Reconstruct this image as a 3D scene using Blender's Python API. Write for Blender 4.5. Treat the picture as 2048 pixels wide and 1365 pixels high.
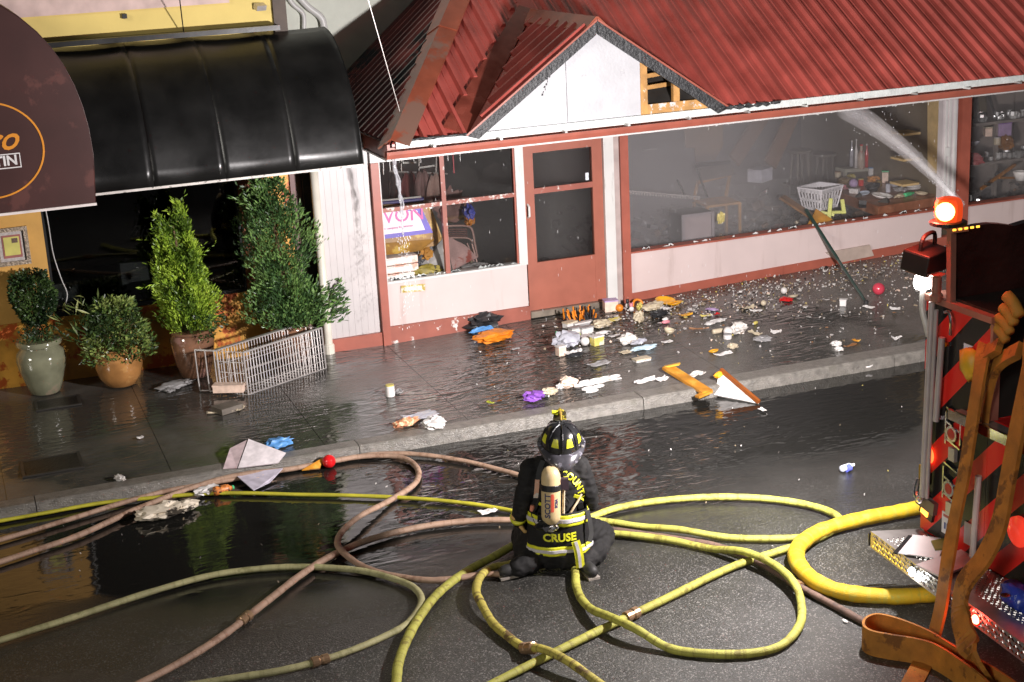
import bpy, bmesh, math, random
import numpy as np
from mathutils import Vector, Matrix, noise as mnoise
from mathutils.bvhtree import BVHTree

for o in list(bpy.data.objects):
    bpy.data.objects.remove(o, do_unlink=True)
SC = bpy.context.scene
COL = SC.collection
rng = random.Random(7)
PI = math.pi

# ------------------------------------------------------------------ camera
cam_data = bpy.data.cameras.new('camera')
cam_data.sensor_width = 36.0
cam_data.lens = 53.46
cam_data.clip_start = 0.1
cam_data.clip_end = 400.0
cam = bpy.data.objects.new('camera', cam_data)
COL.objects.link(cam)
def camera_matrix(yaw, pitch, roll, loc):
    fwd = Vector((math.sin(yaw)*math.cos(pitch), math.cos(yaw)*math.cos(pitch), -math.sin(pitch)))
    right = Vector((math.cos(yaw), -math.sin(yaw), 0))
    down = fwd.cross(right)
    r = right*math.cos(roll) + down*math.sin(roll)
    d = -right*math.sin(roll) + down*math.cos(roll)
    m = Matrix((r, -d, -fwd)).transposed().to_4x4()
    m.translation = loc
    return m
cam.matrix_world = camera_matrix(0.357408, 0.284347, 0.0508714, Vector((0, -17.0, 5.153)))
SC.camera = cam

# ------------------------------------------------------------------ night sky, added fill sun, scene lights of the engine
world = bpy.data.worlds.new('World'); SC.world = world; world.use_nodes = True
wn = world.node_tree.nodes; wl = world.node_tree.links
sky_tex = wn.new('ShaderNodeTexSky'); sky_tex.sky_type = 'NISHITA'; sky_tex.sun_disc = False
sky_tex.sun_elevation = math.radians(30); sky_tex.sun_rotation = math.radians(200)
sky_hue = wn.new('ShaderNodeHueSaturation'); sky_hue.inputs['Saturation'].default_value = 0.15
wl.new(sky_tex.outputs[0], sky_hue.inputs['Color'])
wl.new(sky_hue.outputs[0], wn['Background'].inputs['Color'])
wn['Background'].inputs['Strength'].default_value = 0.0075

def lamp(name, kind, loc, energy, color, aim=None, **kw):
    d = bpy.data.lights.new(name, kind); d.energy = energy; d.color = color
    for k, v in kw.items(): setattr(d, k, v)
    o = bpy.data.objects.new(name, d); COL.objects.link(o); o.location = loc
    if aim is not None:
        o.rotation_euler = (Vector(aim)-Vector(loc)).to_track_quat('-Z', 'Y').to_euler()
    return o
# dim sun lamp added as fill from the left, standing in for street glow
lamp('street_fill', 'SUN', (-16, -11.5, 8.5), 0.75, (1.0, 0.95, 0.86), aim=(2.5, 0, 0), angle=math.radians(12))
# floodlight on the rear corner pole of the engine, turned to the shop front
FLOOD = Vector((6.66, -7.70, 2.47))
lamp('floodlight_beam', 'SPOT', FLOOD, 2550, (1.0, 0.955, 0.955), aim=(7.9, 0, 2.0),
     spot_size=math.radians(165), spot_blend=1.0, shadow_soft_size=0.10)
# bare work lamp on the same corner, it rakes the road from the right
lamp('work_lamp_light', 'SPOT', (6.46, -7.88, 2.32), 950, (1.0, 0.95, 0.93), aim=(2.6, -5.4, -0.1), spot_size=math.radians(150), spot_blend=0.7, shadow_soft_size=0.06)
# red beacon
lamp('beacon_glow', 'POINT', (6.52, -8.12, 2.88), 48, (1.0, 0.10, 0.06), shadow_soft_size=0.07)

SC.view_settings.view_transform = 'Standard'
SC.view_settings.look = 'None'
SC.view_settings.gamma = 1.0
SC.view_settings.use_curve_mapping = False
SC.view_settings.exposure = 0.32
SC.render.engine = 'CYCLES'
SC.cycles.use_denoising = True
SC.cycles.max_bounces = 6
SC.cycles.diffuse_bounces = 3
SC.cycles.glossy_bounces = 3
SC.cycles.transparent_max_bounces = 16
SC.cycles.volume_bounces = 2
SC.cycles.sample_clamp_indirect = 4.0
SC.cycles.caustics_reflective = False
SC.cycles.caustics_refractive = False

# ------------------------------------------------------------------ materials
MATS = {}
def lin(c):
    return tuple(((v/255.0+0.055)/1.055)**2.4 if v/255.0 > 0.04045 else v/255.0/12.92 for v in c)
def mat(name, col, rough=0.6, metal=0.0, spec=0.5, var=0.15, vscale=6.0, bump=0.0, bscale=40.0,
        emit=None, estr=0.0, wstretch=None, wsoft=0.05, wear=None, wscale=3.0, wlim=0.6, rvar=0.0, alpha=1.0, coat=0.0, trans=0.0):
    """A principled material with colour variation, optional worn patches (second colour) and fine relief."""
    if name in MATS: return MATS[name]
    m = bpy.data.materials.new(name); m.use_nodes = True
    nt = m.node_tree; N = nt.nodes; L = nt.links
    b = N['Principled BSDF']
    b.inputs['Roughness'].default_value = rough
    b.inputs['Metallic'].default_value = metal
    b.inputs['Specular IOR Level'].default_value = spec
    b.inputs['Coat Weight'].default_value = coat
    b.inputs['Transmission Weight'].default_value = trans
    b.inputs['Alpha'].default_value = alpha
    tc = N.new('ShaderNodeTexCoord')
    base = None
    if var > 0:
        n = N.new('ShaderNodeTexNoise'); n.inputs['Scale'].default_value = vscale; n.inputs['Detail'].default_value = 5
        L.new(tc.outputs['Object'], n.inputs['Vector'])
        mx = N.new('ShaderNodeMix'); mx.data_type = 'RGBA'
        rr = N.new('ShaderNodeMapRange'); rr.inputs[1].default_value = 0.3; rr.inputs[2].default_value = 0.7
        L.new(n.outputs['Fac'], rr.inputs[0]); L.new(rr.outputs[0], mx.inputs['Factor'])
        mx.inputs['A'].default_value = tuple(max(0, c*(1-var)) for c in col)+(1,)
        mx.inputs['B'].default_value = tuple(min(1, c*(1+var)) for c in col)+(1,)
        base = mx.outputs['Result']
        if rvar > 0:
            r2 = N.new('ShaderNodeMapRange'); r2.inputs[1].default_value = 0.3; r2.inputs[2].default_value = 0.7
            r2.inputs[3].default_value = max(0.03, rough-rvar); r2.inputs[4].default_value = min(1, rough+rvar)
            L.new(n.outputs['Fac'], r2.inputs[0]); L.new(r2.outputs[0], b.inputs['Roughness'])
    if wear is not None:
        w = N.new('ShaderNodeTexNoise'); w.inputs['Scale'].default_value = wscale; w.inputs['Detail'].default_value = 8
        w.inputs['Roughness'].default_value = 0.65
        wv = tc.outputs['Object']
        if wstretch:
            wm = N.new('ShaderNodeMapping'); wm.inputs['Scale'].default_value = wstretch; L.new(wv, wm.inputs['Vector']); wv = wm.outputs[0]
        L.new(wv, w.inputs['Vector'])
        cr = N.new('ShaderNodeMapRange'); cr.inputs[1].default_value = wlim; cr.inputs[2].default_value = wlim+wsoft
        L.new(w.outputs['Fac'], cr.inputs[0])
        m2 = N.new('ShaderNodeMix'); m2.data_type = 'RGBA'
        L.new(cr.outputs[0], m2.inputs['Factor'])
        if base is not None: L.new(base, m2.inputs['A'])
        else: m2.inputs['A'].default_value = tuple(col)+(1,)
        m2.inputs['B'].default_value = tuple(wear)+(1,)
        base = m2.outputs['Result']
    if base is not None: L.new(base, b.inputs['Base Color'])
    else: b.inputs['Base Color'].default_value = tuple(col)+(1,)
    if bump > 0:
        bn = N.new('ShaderNodeTexNoise'); bn.inputs['Scale'].default_value = bscale; bn.inputs['Detail'].default_value = 4
        L.new(tc.outputs['Object'], bn.inputs['Vector'])
        bp = N.new('ShaderNodeBump'); bp.inputs['Strength'].default_value = bump; bp.inputs['Distance'].default_value = 0.02
        L.new(bn.outputs['Fac'], bp.inputs['Height']); L.new(bp.outputs[0], b.inputs['Normal'])
    if emit is not None:
        b.inputs['Emission Color'].default_value = tuple(emit)+(1,)
        b.inputs['Emission Strength'].default_value = estr
    MATS[name] = m
    return m
def nodes_mat(name):
    m = bpy.data.materials.new(name); m.use_nodes = True
    MATS[name] = m
    return m, m.node_tree.nodes, m.node_tree.links, m.node_tree.nodes['Principled BSDF']
def math_node(N, L, op, a, b=None, clamp=False):
    n = N.new('ShaderNodeMath'); n.operation = op; n.use_clamp = clamp
    for i, v in enumerate((a, b)):
        if v is None: continue
        if isinstance(v, (int, float)): n.inputs[i].default_value = v
        else: L.new(v, n.inputs[i])
    return n.outputs[0]
def noise_node(N, L, vec, scale, detail=4, rough=0.5, dist=0.0):
    n = N.new('ShaderNodeTexNoise'); n.inputs['Scale'].default_value = scale; n.inputs['Detail'].default_value = detail
    n.inputs['Roughness'].default_value = rough; n.inputs['Distortion'].default_value = dist
    L.new(vec, n.inputs['Vector']); return n.outputs['Fac']
def ramp(N, L, v, a, b, c=0.0, d=1.0):
    n = N.new('ShaderNodeMapRange'); n.inputs[1].default_value = a; n.inputs[2].default_value = b
    n.inputs[3].default_value = c; n.inputs[4].default_value = d
    L.new(v, n.inputs[0]); return n.outputs[0]

def wet_ground(name, base, dark, wet_lo, wet_hi, rough_wet, rough_dry, ripple, fleck, gy0=None, gy1=None, flow=False):
    """Paving under a film of water: where the film lies it is smooth and rippled, elsewhere the grain shows."""
    m, N, L, b = nodes_mat(name)
    g = N.new('ShaderNodeNewGeometry'); pos = g.outputs['Position']
    sep = N.new('ShaderNodeSeparateXYZ'); L.new(pos, sep.inputs[0])
    big = noise_node(N, L, pos, 0.45, 4, 0.55)
    if gy0 is not None:     # deeper water towards the gutter
        t = ramp(N, L, sep.outputs['Y'], gy0, gy1)
        big = math_node(N, L, 'ADD', math_node(N, L, 'MULTIPLY', big, 0.55), math_node(N, L, 'MULTIPLY', t, 0.62))
    wet = ramp(N, L, big, wet_lo, wet_hi)
    grain = noise_node(N, L, pos, 62, 4, 0.75)
    mid = noise_node(N, L, pos, 3.0, 6, 0.6)
    mx = N.new('ShaderNodeMix'); mx.data_type = 'RGBA'
    f = math_node(N, L, 'ADD', math_node(N, L, 'MULTIPLY', mid, 0.6), math_node(N, L, 'MULTIPLY', grain, 0.4))
    L.new(ramp(N, L, f, 0.35, 0.65), mx.inputs['Factor'])
    mx.inputs['A'].default_value = tuple(c*0.65 for c in base)+(1,); mx.inputs['B'].default_value = tuple(c*1.35 for c in base)+(1,)
    col = mx.outputs['Result']
    if fleck > 0:
        v = N.new('ShaderNodeTexVoronoi'); v.inputs['Scale'].default_value = 110; L.new(pos, v.inputs['Vector'])
        vc = N.new('ShaderNodeSeparateColor'); L.new(v.outputs['Color'], vc.inputs[0])
        fl = math_node(N, L, 'MULTIPLY', ramp(N, L, vc.outputs[0], 0.86, 0.95), math_node(N, L, 'SUBTRACT', 1.0, wet))
        m2 = N.new('ShaderNodeMix'); m2.data_type = 'RGBA'; L.new(fl, m2.inputs['Factor']); L.new(col, m2.inputs['A'])
        m2.inputs['B'].default_value = (fleck, fleck*0.96, fleck*0.9, 1); col = m2.outputs['Result']
    m3 = N.new('ShaderNodeMix'); m3.data_type = 'RGBA'; L.new(wet, m3.inputs['Factor']); L.new(col, m3.inputs['A'])
    m3.inputs['B'].default_value = tuple(dark)+(1,)
    L.new(m3.outputs['Result'], b.inputs['Base Color'])
    L.new(ramp(N, L, wet, 0, 1, rough_dry, rough_wet), b.inputs['Roughness'])
    b.inputs['IOR'].default_value = 1.5; b.inputs['Specular IOR Level'].default_value = 0.75
    # relief: stone grain where dry, ripples where wet
    mp = N.new('ShaderNodeMapping'); mp.inputs['Scale'].default_value = (1.0, 2.6, 1.0); mp.inputs['Rotation'].default_value = (0, 0, math.radians(-20))
    L.new(pos, mp.inputs['Vector'])
    r1 = noise_node(N, L, mp.outputs[0], 2.6, 1, 0.45, 1.6)
    r2 = noise_node(N, L, mp.outputs[0], 7.0, 1, 0.5, 0.8)
    rip = math_node(N, L, 'ADD', r1, math_node(N, L, 'MULTIPLY', r2, 0.35))
    amp = ripple
    if flow:   # water runs out of the shop door over the pavement between x 4.5 and 9
        fx = math_node(N, L, 'MULTIPLY', ramp(N, L, sep.outputs['X'], 3.7, 5.0), ramp(N, L, sep.outputs['X'], 9.5, 7.0))
        amp = math_node(N, L, 'ADD', math_node(N, L, 'MULTIPLY', fx, ripple), ripple*0.22)
    else:
        gx = math_node(N, L, 'MULTIPLY', ramp(N, L, sep.outputs['X'], 2.4, 4.2), ramp(N, L, sep.outputs['X'], 8.2, 6.0))
        patch = ramp(N, L, noise_node(N, L, pos, 1.1, 3, 0.6), 0.40, 0.62)
        amp = math_node(N, L, 'ADD', math_node(N, L, 'MULTIPLY', math_node(N, L, 'MULTIPLY', gx, patch), ripple*2.0), ripple*0.20)
    h = math_node(N, L, 'ADD', math_node(N, L, 'MULTIPLY', math_node(N, L, 'MULTIPLY', rip, wet), amp),
                  math_node(N, L, 'MULTIPLY', math_node(N, L, 'MULTIPLY', grain, math_node(N, L, 'SUBTRACT', 1.0, wet)), 0.55))
    bp = N.new('ShaderNodeBump'); bp.inputs['Strength'].default_value = 1.0; bp.inputs['Distance'].default_value = 0.02
    L.new(h, bp.inputs['Height']); L.new(bp.outputs[0], b.inputs['Normal'])
    return m
M_ROAD = wet_ground('wet_asphalt', (0.044, 0.043, 0.040), (0.014, 0.0135, 0.012), 0.32, 0.70, 0.05, 0.40, 0.42, 0.22, -7.6, -4.0)
M_WALK = wet_ground('wet_concrete', (0.15, 0.140, 0.127), (0.052, 0.048, 0.042), 0.28, 0.55, 0.045, 0.28, 1.6, 0.0, flow=True)
M_KERB = mat('kerb_concrete', (0.165, 0.152, 0.134), 0.30, var=0.3, vscale=14, bump=0.6, bscale=70, wear=(0.14, 0.13, 0.11), wscale=7, wlim=0.58)
M_JOINT = mat('joint_dirt', (0.045, 0.041, 0.036), 0.2)
M_ROOF = mat('red_metal_roof', (0.40, 0.080, 0.064), 0.34, var=0.22, vscale=2, wear=(0.20, 0.045, 0.036), wscale=1.0, wlim=0.52, wsoft=0.30, wstretch=(4,0.45,0.45), rvar=0.12, bump=0.12, bscale=5)
M_ROOFD = mat('brown_red_flashing', (0.20, 0.045, 0.03), 0.22, var=0.3, vscale=4, rvar=0.1)
M_CAP = mat('rusty_hip_cap', (0.30, 0.075, 0.04), 0.30, var=0.3, vscale=3, wear=(0.22, 0.12, 0.09), wscale=1.2, wlim=0.52)
M_TRIM = mat('brick_red_trim', (0.34, 0.095, 0.063), 0.42, var=0.12, vscale=5, wear=(0.62, 0.55, 0.5), wscale=9, wlim=0.70)
M_TRIMW = mat('peeling_red_trim', (0.30, 0.09, 0.062), 0.45, var=0.15, vscale=5, wear=(0.70, 0.66, 0.62), wscale=9, wlim=0.60)
M_PINK = mat('pale_pink_paint', (0.62, 0.505, 0.485), 0.35, var=0.05, vscale=2, bump=0.06, bscale=12, wear=(0.42, 0.32, 0.29), wscale=1.3, wlim=0.55, wsoft=0.30, wstretch=(4.5,4.5,0.5))
M_WHITE = mat('white_paint', (0.62, 0.61, 0.59), 0.38, var=0.06, vscale=3, wear=(0.34, 0.31, 0.28), wscale=3, wlim=0.58, wsoft=0.2, wstretch=(3,3,0.6))
M_SHEATH = mat('white_sheathing', (0.50, 0.50, 0.52), 0.5, var=0.09, vscale=3, bump=0.2, bscale=25, wear=(0.40, 0.39, 0.41), wscale=7, wlim=0.66)
M_CHAR = mat('charred_wood', (0.035, 0.036, 0.038), 0.45, var=0.5, vscale=12, bump=0.8, bscale=30, wear=(0.17, 0.17, 0.18), wscale=12, wlim=0.64)
M_RAW = mat('raw_lumber', (0.50, 0.26, 0.08), 0.55, var=0.3, vscale=8, wear=(0.70, 0.62, 0.52), wscale=9, wlim=0.60)
M_DARK = mat('sooty_black', (0.012, 0.011, 0.010), 0.7, var=0.3)
M_SOOT_SHADE = mat('soot_and_shade', (0.05, 0.045, 0.04), 0.7, var=0.5, vscale=2)  # soot of the burnt walls; on the attic sheets it paints shade
M_TAN = mat('tan_panel', (0.32, 0.20, 0.10), 0.6, var=0.15, vscale=3)
M_STEEL = mat('galvanised_wire', (0.58, 0.54, 0.52), 0.32, metal=0.55, var=0.15)
M_CHROME = mat('chrome', (0.75, 0.75, 0.77), 0.12, metal=1.0, var=0.05)
M_BLACK = mat('black_plastic', (0.015, 0.015, 0.016), 0.35, var=0.2)
M_RUBBER = mat('black_rubber', (0.02, 0.02, 0.02), 0.6, var=0.2)

def glass_mat(name, refl_rough=0.03, tint=(0.9, 0.92, 0.92), fac=1.0):
    m = bpy.data.materials.new(name); m.use_nodes = True; N = m.node_tree.nodes; L = m.node_tree.links
    N.remove(N['Principled BSDF'])
    t = N.new('ShaderNodeBsdfTransparent'); t.inputs[0].default_value = tint+(1,)
    g = N.new('ShaderNodeBsdfGlossy'); g.inputs['Roughness'].default_value = refl_rough
    f = N.new('ShaderNodeFresnel'); f.inputs[0].default_value = 1.5
    fm = math_node(N, L, 'MULTIPLY', f.outputs[0], fac, True)
    mx = N.new('ShaderNodeMixShader'); L.new(fm, mx.inputs[0]); L.new(t.outputs[0], mx.inputs[1]); L.new(g.outputs[0], mx.inputs[2])
    L.new(mx.outputs[0], N['Material Output'].inputs['Surface'])
    MATS[name] = m
    return m
M_GLASS = glass_mat('window_glass', 0.03, (0.84, 0.84, 0.83), 1.0)
M_GLASSD = glass_mat('dark_window_glass', 0.02, (0.42, 0.43, 0.42), 1.6)

# ------------------------------------------------------------------ building blocks
class MB:
    """Collects shapes in world coordinates and links them as one mesh object."""
    def __init__(s): s.v = []; s.f = []
    def add(s, v, f):
        k = len(s.v); s.v += [tuple(p) for p in v]; s.f += [tuple(i+k for i in q) for q in f]; return s
    def box(s, a, b):
        (x0, y0, z0), (x1, y1, z1) = a, b
        x0, x1 = min(x0, x1), max(x0, x1); y0, y1 = min(y0, y1), max(y0, y1); z0, z1 = min(z0, z1), max(z0, z1)
        return s.add([(x0,y0,z0),(x1,y0,z0),(x1,y1,z0),(x0,y1,z0),(x0,y0,z1),(x1,y0,z1),(x1,y1,z1),(x0,y1,z1)],
                     [(0,3,2,1),(4,5,6,7),(0,1,5,4),(1,2,6,5),(2,3,7,6),(3,0,4,7)])
    def obox(s, c, size, rot=(0,0,0)):
        R = Matrix.Rotation(rot[2],3,'Z') @ Matrix.Rotation(rot[1],3,'Y') @ Matrix.Rotation(rot[0],3,'X')
        c = Vector(c); h = [q/2 for q in size]
        vs = [c + R @ Vector((sx*h[0], sy*h[1], sz*h[2])) for sz in (-1,1) for sx, sy in ((-1,-1),(1,-1),(1,1),(-1,1))]
        return s.add(vs, [(0,3,2,1),(4,5,6,7),(0,1,5,4),(1,2,6,5),(2,3,7,6),(3,0,4,7)])
    def bar(s, a, b, w, h=None, up=(0,0,1)):
        """A rectangular bar from a to b, w wide (sideways) and h thick (along up)."""
        a, b = Vector(a), Vector(b); d = (b-a).normalized(); u = Vector(up)
        side = d.cross(u)
        if side.length < 1e-4: side = d.cross(Vector((0,1,0)))
        side.normalize(); u = side.cross(d).normalized(); h = h or w
        vs = [p + side*sx*w/2 + u*sz*h/2 for p in (a, b) for sx, sz in ((-1,-1),(1,-1),(1,1),(-1,1))]
        return s.add(vs, [(3,2,1,0),(4,5,6,7),(0,1,5,4),(1,2,6,5),(2,3,7,6),(3,0,4,7)])
    def prism(s, poly, off):
        """Polygon (3D points) pushed along the vector off."""
        n = len(poly); o = Vector(off)
        vs = [Vector(p) for p in poly] + [Vector(p)+o for p in poly]
        return s.add(vs, [tuple(range(n-1,-1,-1)), tuple(range(n,2*n))] + [(i,(i+1)%n,n+(i+1)%n,n+i) for i in range(n)])
    def tube(s, path, r, n=8, cap=True):
        path = [Vector(p) for p in path]; m = len(path)
        rs = r if isinstance(r, (list, tuple)) else [r]*m
        k = len(s.v); prev = None
        for i, p in enumerate(path):
            t = (path[min(i+1,m-1)]-path[max(i-1,0)])
            t = t.normalized() if t.length > 1e-9 else Vector((0,0,1))
            if prev is None:
                a = t.cross(Vector((0,0,1)))
                if a.length < 1e-3: a = t.cross(Vector((0,1,0)))
                a.normalize()
            else:
                a = (prev - t*prev.dot(t)); a = a.normalized() if a.length > 1e-6 else t.orthogonal().normalized()
            prev = a; c = t.cross(a)
            s.v += [tuple(p + (a*math.cos(2*PI*j/n) + c*math.sin(2*PI*j/n))*rs[i]) for j in range(n)]
        for i in range(m-1):
            for j in range(n):
                s.f.append((k+i*n+j, k+i*n+(j+1)%n, k+(i+1)*n+(j+1)%n, k+(i+1)*n+j))
        if cap:
            s.f.append(tuple(k+j for j in range(n-1,-1,-1))); s.f.append(tuple(k+(m-1)*n+j for j in range(n)))
        return s
    def lathe(s, c, prof, n=20, axis=(0,0,1), squash=None):
        """Revolve (radius, height) pairs about axis through c."""
        c = Vector(c); q = Vector((0,0,1)).rotation_difference(Vector(axis).normalized()); k = len(s.v)
        for r, h in prof:
            for j in range(n):
                p = Vector((r*math.cos(2*PI*j/n), r*math.sin(2*PI*j/n)*(squash or 1.0), h)); s.v.append(tuple(c + q @ p))
        for i in range(len(prof)-1):
            for j in range(n):
                s.f.append((k+i*n+j, k+i*n+(j+1)%n, k+(i+1)*n+(j+1)%n, k+(i+1)*n+j))
        s.f.append(tuple(k+j for j in range(n-1,-1,-1))); s.f.append(tuple(k+(len(prof)-1)*n+j for j in range(n)))
        return s
    def ribbon(s, path, widths, thick=0.012, wdir=None):
        """Flat strap along a path; wdir gives the direction across it at each point (or one for all)."""
        path = [Vector(p) for p in path]; m = len(path); k = len(s.v)
        for i, p in enumerate(path):
            t = (path[min(i+1,m-1)]-path[max(i-1,0)]).normalized()
            w = Vector(wdir[i] if isinstance(wdir[0], (tuple, list, Vector)) else wdir)
            w = (w - t*w.dot(t)).normalized(); nn = t.cross(w)
            ww = widths[i] if isinstance(widths, (list, tuple)) else widths
            s.v += [tuple(p + w*a*ww/2 + nn*b*thick/2) for a, b in ((-1,-1),(1,-1),(1,1),(-1,1))]
        for i in range(m-1):
            for j in range(4): s.f.append((k+i*4+j, k+i*4+(j+1)%4, k+(i+1)*4+(j+1)%4, k+(i+1)*4+j))
        s.f.append((k+3,k+2,k+1,k)); e = k+(m-1)*4; s.f.append((e,e+1,e+2,e+3))
        return s
    def blob(s, c, size, seed=0, amp=0.35, freq=2.5, sub=2, flat=None, rot=0):
        bm = bmesh.new(); bmesh.ops.create_icosphere(bm, subdivisions=sub, radius=1.0)
        R = Matrix.Rotation(rot, 3, 'Z'); k = len(s.v); c = Vector(c); sd = Vector((seed*3.7, seed*1.3, seed*7.1))
        for v in bm.verts:
            p = v.co.copy(); d = 1 + amp*mnoise.noise(p*freq+sd) + amp*0.5*mnoise.noise(p*freq*2.7+sd)
            q = Vector((p.x*size[0], p.y*size[1], p.z*size[2]))*d
            if flat is not None: q.z = max(q.z, flat)
            s.v.append(tuple(c + R @ q))
        s.f += [tuple(k+v.index for v in f.verts) for f in bm.faces]; bm.free()
        return s
    def build(s, name, mat, parent=None, smooth=False, bevel=0.0, origin=None, mats=None, fidx=None):
        me = bpy.data.meshes.new(name)
        va = np.array(s.v, dtype=float)
        if parent is None:
            if origin is None:
                lo, hi = va.min(0), va.max(0); origin = ((lo[0]+hi[0])/2, (lo[1]+hi[1])/2, lo[2])
            va = va - np.array(origin)
        else:
            W = np.array(WORLD[parent.name].inverted()); va = va @ W[:3,:3].T + W[:3,3]
        me.from_pydata(va.tolist(), [], s.f)
        o = bpy.data.objects.new(name, me); COL.objects.link(o)
        for mm in (mats or [mat]): me.materials.append(mm)
        if fidx is not None: me.polygons.foreach_set('material_index', fidx)
        if smooth: me.polygons.foreach_set('use_smooth', [True]*len(me.polygons))
        if parent is None:
            o.location = origin; WORLD[o.name] = Matrix.Translation(Vector(origin))
        else:
            o.parent = parent; WORLD[o.name] = WORLD[parent.name].copy()
        if bevel > 0:
            bv = o.modifiers.new('edge', 'BEVEL'); bv.width = bevel; bv.segments = 2; bv.limit_method = 'ANGLE'
        return o
WORLD = {}
def smooth_auto(o, ang=40):
    me = o.data
    me.polygons.foreach_set('use_smooth', [True]*len(me.polygons))
    me.set_sharp_from_angle(angle=math.radians(ang))
    return o
def tag(o, label=None, cat=None, group=None, kind=None):
    if label: o['label'] = label
    if cat: o['category'] = cat
    if group: o['group'] = group
    if kind: o['kind'] = kind
    return o
def thing(name, label, cat, loc=(0,0,0), rotz=0.0, group=None):
    o = bpy.data.objects.new(name, None); COL.objects.link(o)
    o.empty_display_size = 0.1
    o.location = loc; o.rotation_euler = (0,0,rotz)
    WORLD[o.name] = Matrix.Translation(Vector(loc)) @ Matrix.Rotation(rotz,4,'Z')
    return tag(o, label, cat, group)
def local(parent, p):
    return WORLD[parent.name] @ Vector(p)
def zs(x, y):
    """Height of the pavement: it climbs slightly along the shop front and falls to the kerb."""
    t = min(max((y+2.95)/2.95, 0.0), 1.15)
    return t*(0.055+(0.025*(x-4.7) if x > 4.7 else 0.0135*(4.7-x)))
ROADZ = -0.13
def smooth_path(ps, n=8, closed=False):
    """Catmull-Rom through the points."""
    P = [Vector(p) for p in ps]; out = []
    for i in range(len(P)-1):
        p0 = P[max(i-1,0)]; p1 = P[i]; p2 = P[i+1]; p3 = P[min(i+2,len(P)-1)]
        for k in range(n):
            t = k/n
            out.append(0.5*((2*p1)+(p2-p0)*t+(2*p0-5*p1+4*p2-p3)*t*t+(3*p1-p0-3*p2+p3)*t**3))
    out.append(P[-1]); return out
def text_mb(body, size, depth=0.002, shear=0.0, align='CENTER', extrude=True, bold=0.0, spacing=1.0):
    """Letters as a mesh lying in the xy plane (x right, y up, z towards the reader)."""
    cu = bpy.data.curves.new('lettering', 'FONT'); cu.body = body; cu.size = size; cu.shear = shear
    cu.align_x = align; cu.align_y = 'CENTER'; cu.extrude = depth; cu.offset = bold; cu.resolution_u = 3; cu.space_character = spacing
    o = bpy.data.objects.new('lettering', cu); COL.objects.link(o)
    dg = bpy.context.evaluated_depsgraph_get()
    me = bpy.data.meshes.new_from_object(o.evaluated_get(dg))
    v = [tuple(x.co) for x in me.vertices]; f = [tuple(p.vertices) for p in me.polygons]
    bpy.data.objects.remove(o); bpy.data.meshes.remove(me); bpy.data.curves.remove(cu)
    return v, f
def place_text(v, c, xdir, ydir):
    X, Y = Vector(xdir).normalized(), Vector(ydir).normalized(); Z = X.cross(Y); c = Vector(c)
    return [tuple(c + X*p[0] + Y*p[1] + Z*p[2]) for p in v]

# ------------------------------------------------------------------ ground
def grid_sheet(name, x0, x1, y0, y1, nx, ny, zf, m):
    b = MB()
    for j in range(ny+1):
        for i in range(nx+1):
            x = x0+(x1-x0)*i/nx; y = y0+(y1-y0)*j/ny; b.v.append((x, y, zf(x, y)))
    for j in range(ny):
        for i in range(nx):
            a = j*(nx+1)+i; b.f.append((a, a+1, a+nx+2, a+nx+1))
    return b.build(name, m, origin=(0,0,0))
ground = grid_sheet('ground', -140, 160, -140, 160, 2, 2, lambda x, y: -0.30, mat('dark_ground', (0.04,0.038,0.035), 0.8)); tag(ground, kind='structure')
road = grid_sheet('road', -60, 80, -60, -3.15, 40, 20, lambda x, y: ROADZ + (0.012 if y < -6 else 0.0), M_ROAD); tag(road, kind='structure')
walk = grid_sheet('sidewalk', -12, 24, -2.96, 0.5, 40, 6, lambda x, y: zs(x, y)-0.014, M_JOINT); tag(walk, kind='structure')
# concrete slabs with recessed joints
xs = [-12+1.52*i for i in range(24)]
for j, (ya, yb) in enumerate(((-2.955, -1.48), (-1.474, 0.49))):
    for i in range(23):
        xa, xb = xs[i]+0.006, xs[i+1]
        b = MB(); n = 6
        for jj in range(n+1):
            for ii in range(n+1):
                x = xa+(xb-xa)*ii/n; y = ya+(yb-ya)*jj/n; b.v.append((x, y, zs(x, y)))
        for jj in range(n):
            for ii in range(n):
                a = jj*(n+1)+ii; b.f.append((a, a+1, a+n+2, a+n+1))
        k = len(b.v)
        ring = [i2 for i2 in range(n+1)] + [(q+1)*(n+1)-1 for q in range(1, n+1)] + [n*(n+1)+q for q in range(n-1, -1, -1)] + [q*(n+1) for q in range(n-1, 0, -1)]
        b.v += [(b.v[q][0], b.v[q][1], b.v[q][2]-0.03) for q in ring]
        for q in range(len(ring)):
            b.f.append((ring[(q+1) % len(ring)], ring[q], k+q, k+(q+1) % len(ring)))
        b.build('slab', M_WALK, walk)
kerb = MB().box((-30, -3.13, -0.28), (-12, -2.97, 0)).build('kerb', M_KERB); tag(kerb, kind='structure')
def kerb_y(x):
    return 0.0 if x < 5.2 else -min(1.0, (x-5.2)/3.0)*0.10
x = -12.0
while x < 30:
    xa, xb = x+0.008, x+3.1; b = MB(); ya, yb = kerb_y(xa), kerb_y(xb)
    for xx, dy in ((xa, ya), (xb, yb)):
        for y, z in ((-2.965, -0.28), (-3.165+dy, -0.28), (-3.145+dy, -0.02), (-3.125+dy, -0.004), (-3.10+dy, 0.0), (-2.965, 0.004)):
            b.v.append((xx, y, z))
    b.f += [(i, (i+1) % 6, 6+(i+1) % 6, 6+i) for i in range(6)] + [(5,4,3,2,1,0), (6,7,8,9,10,11)]
    b.build('kerb_stone', M_KERB, kerb); x += 3.1
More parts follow.
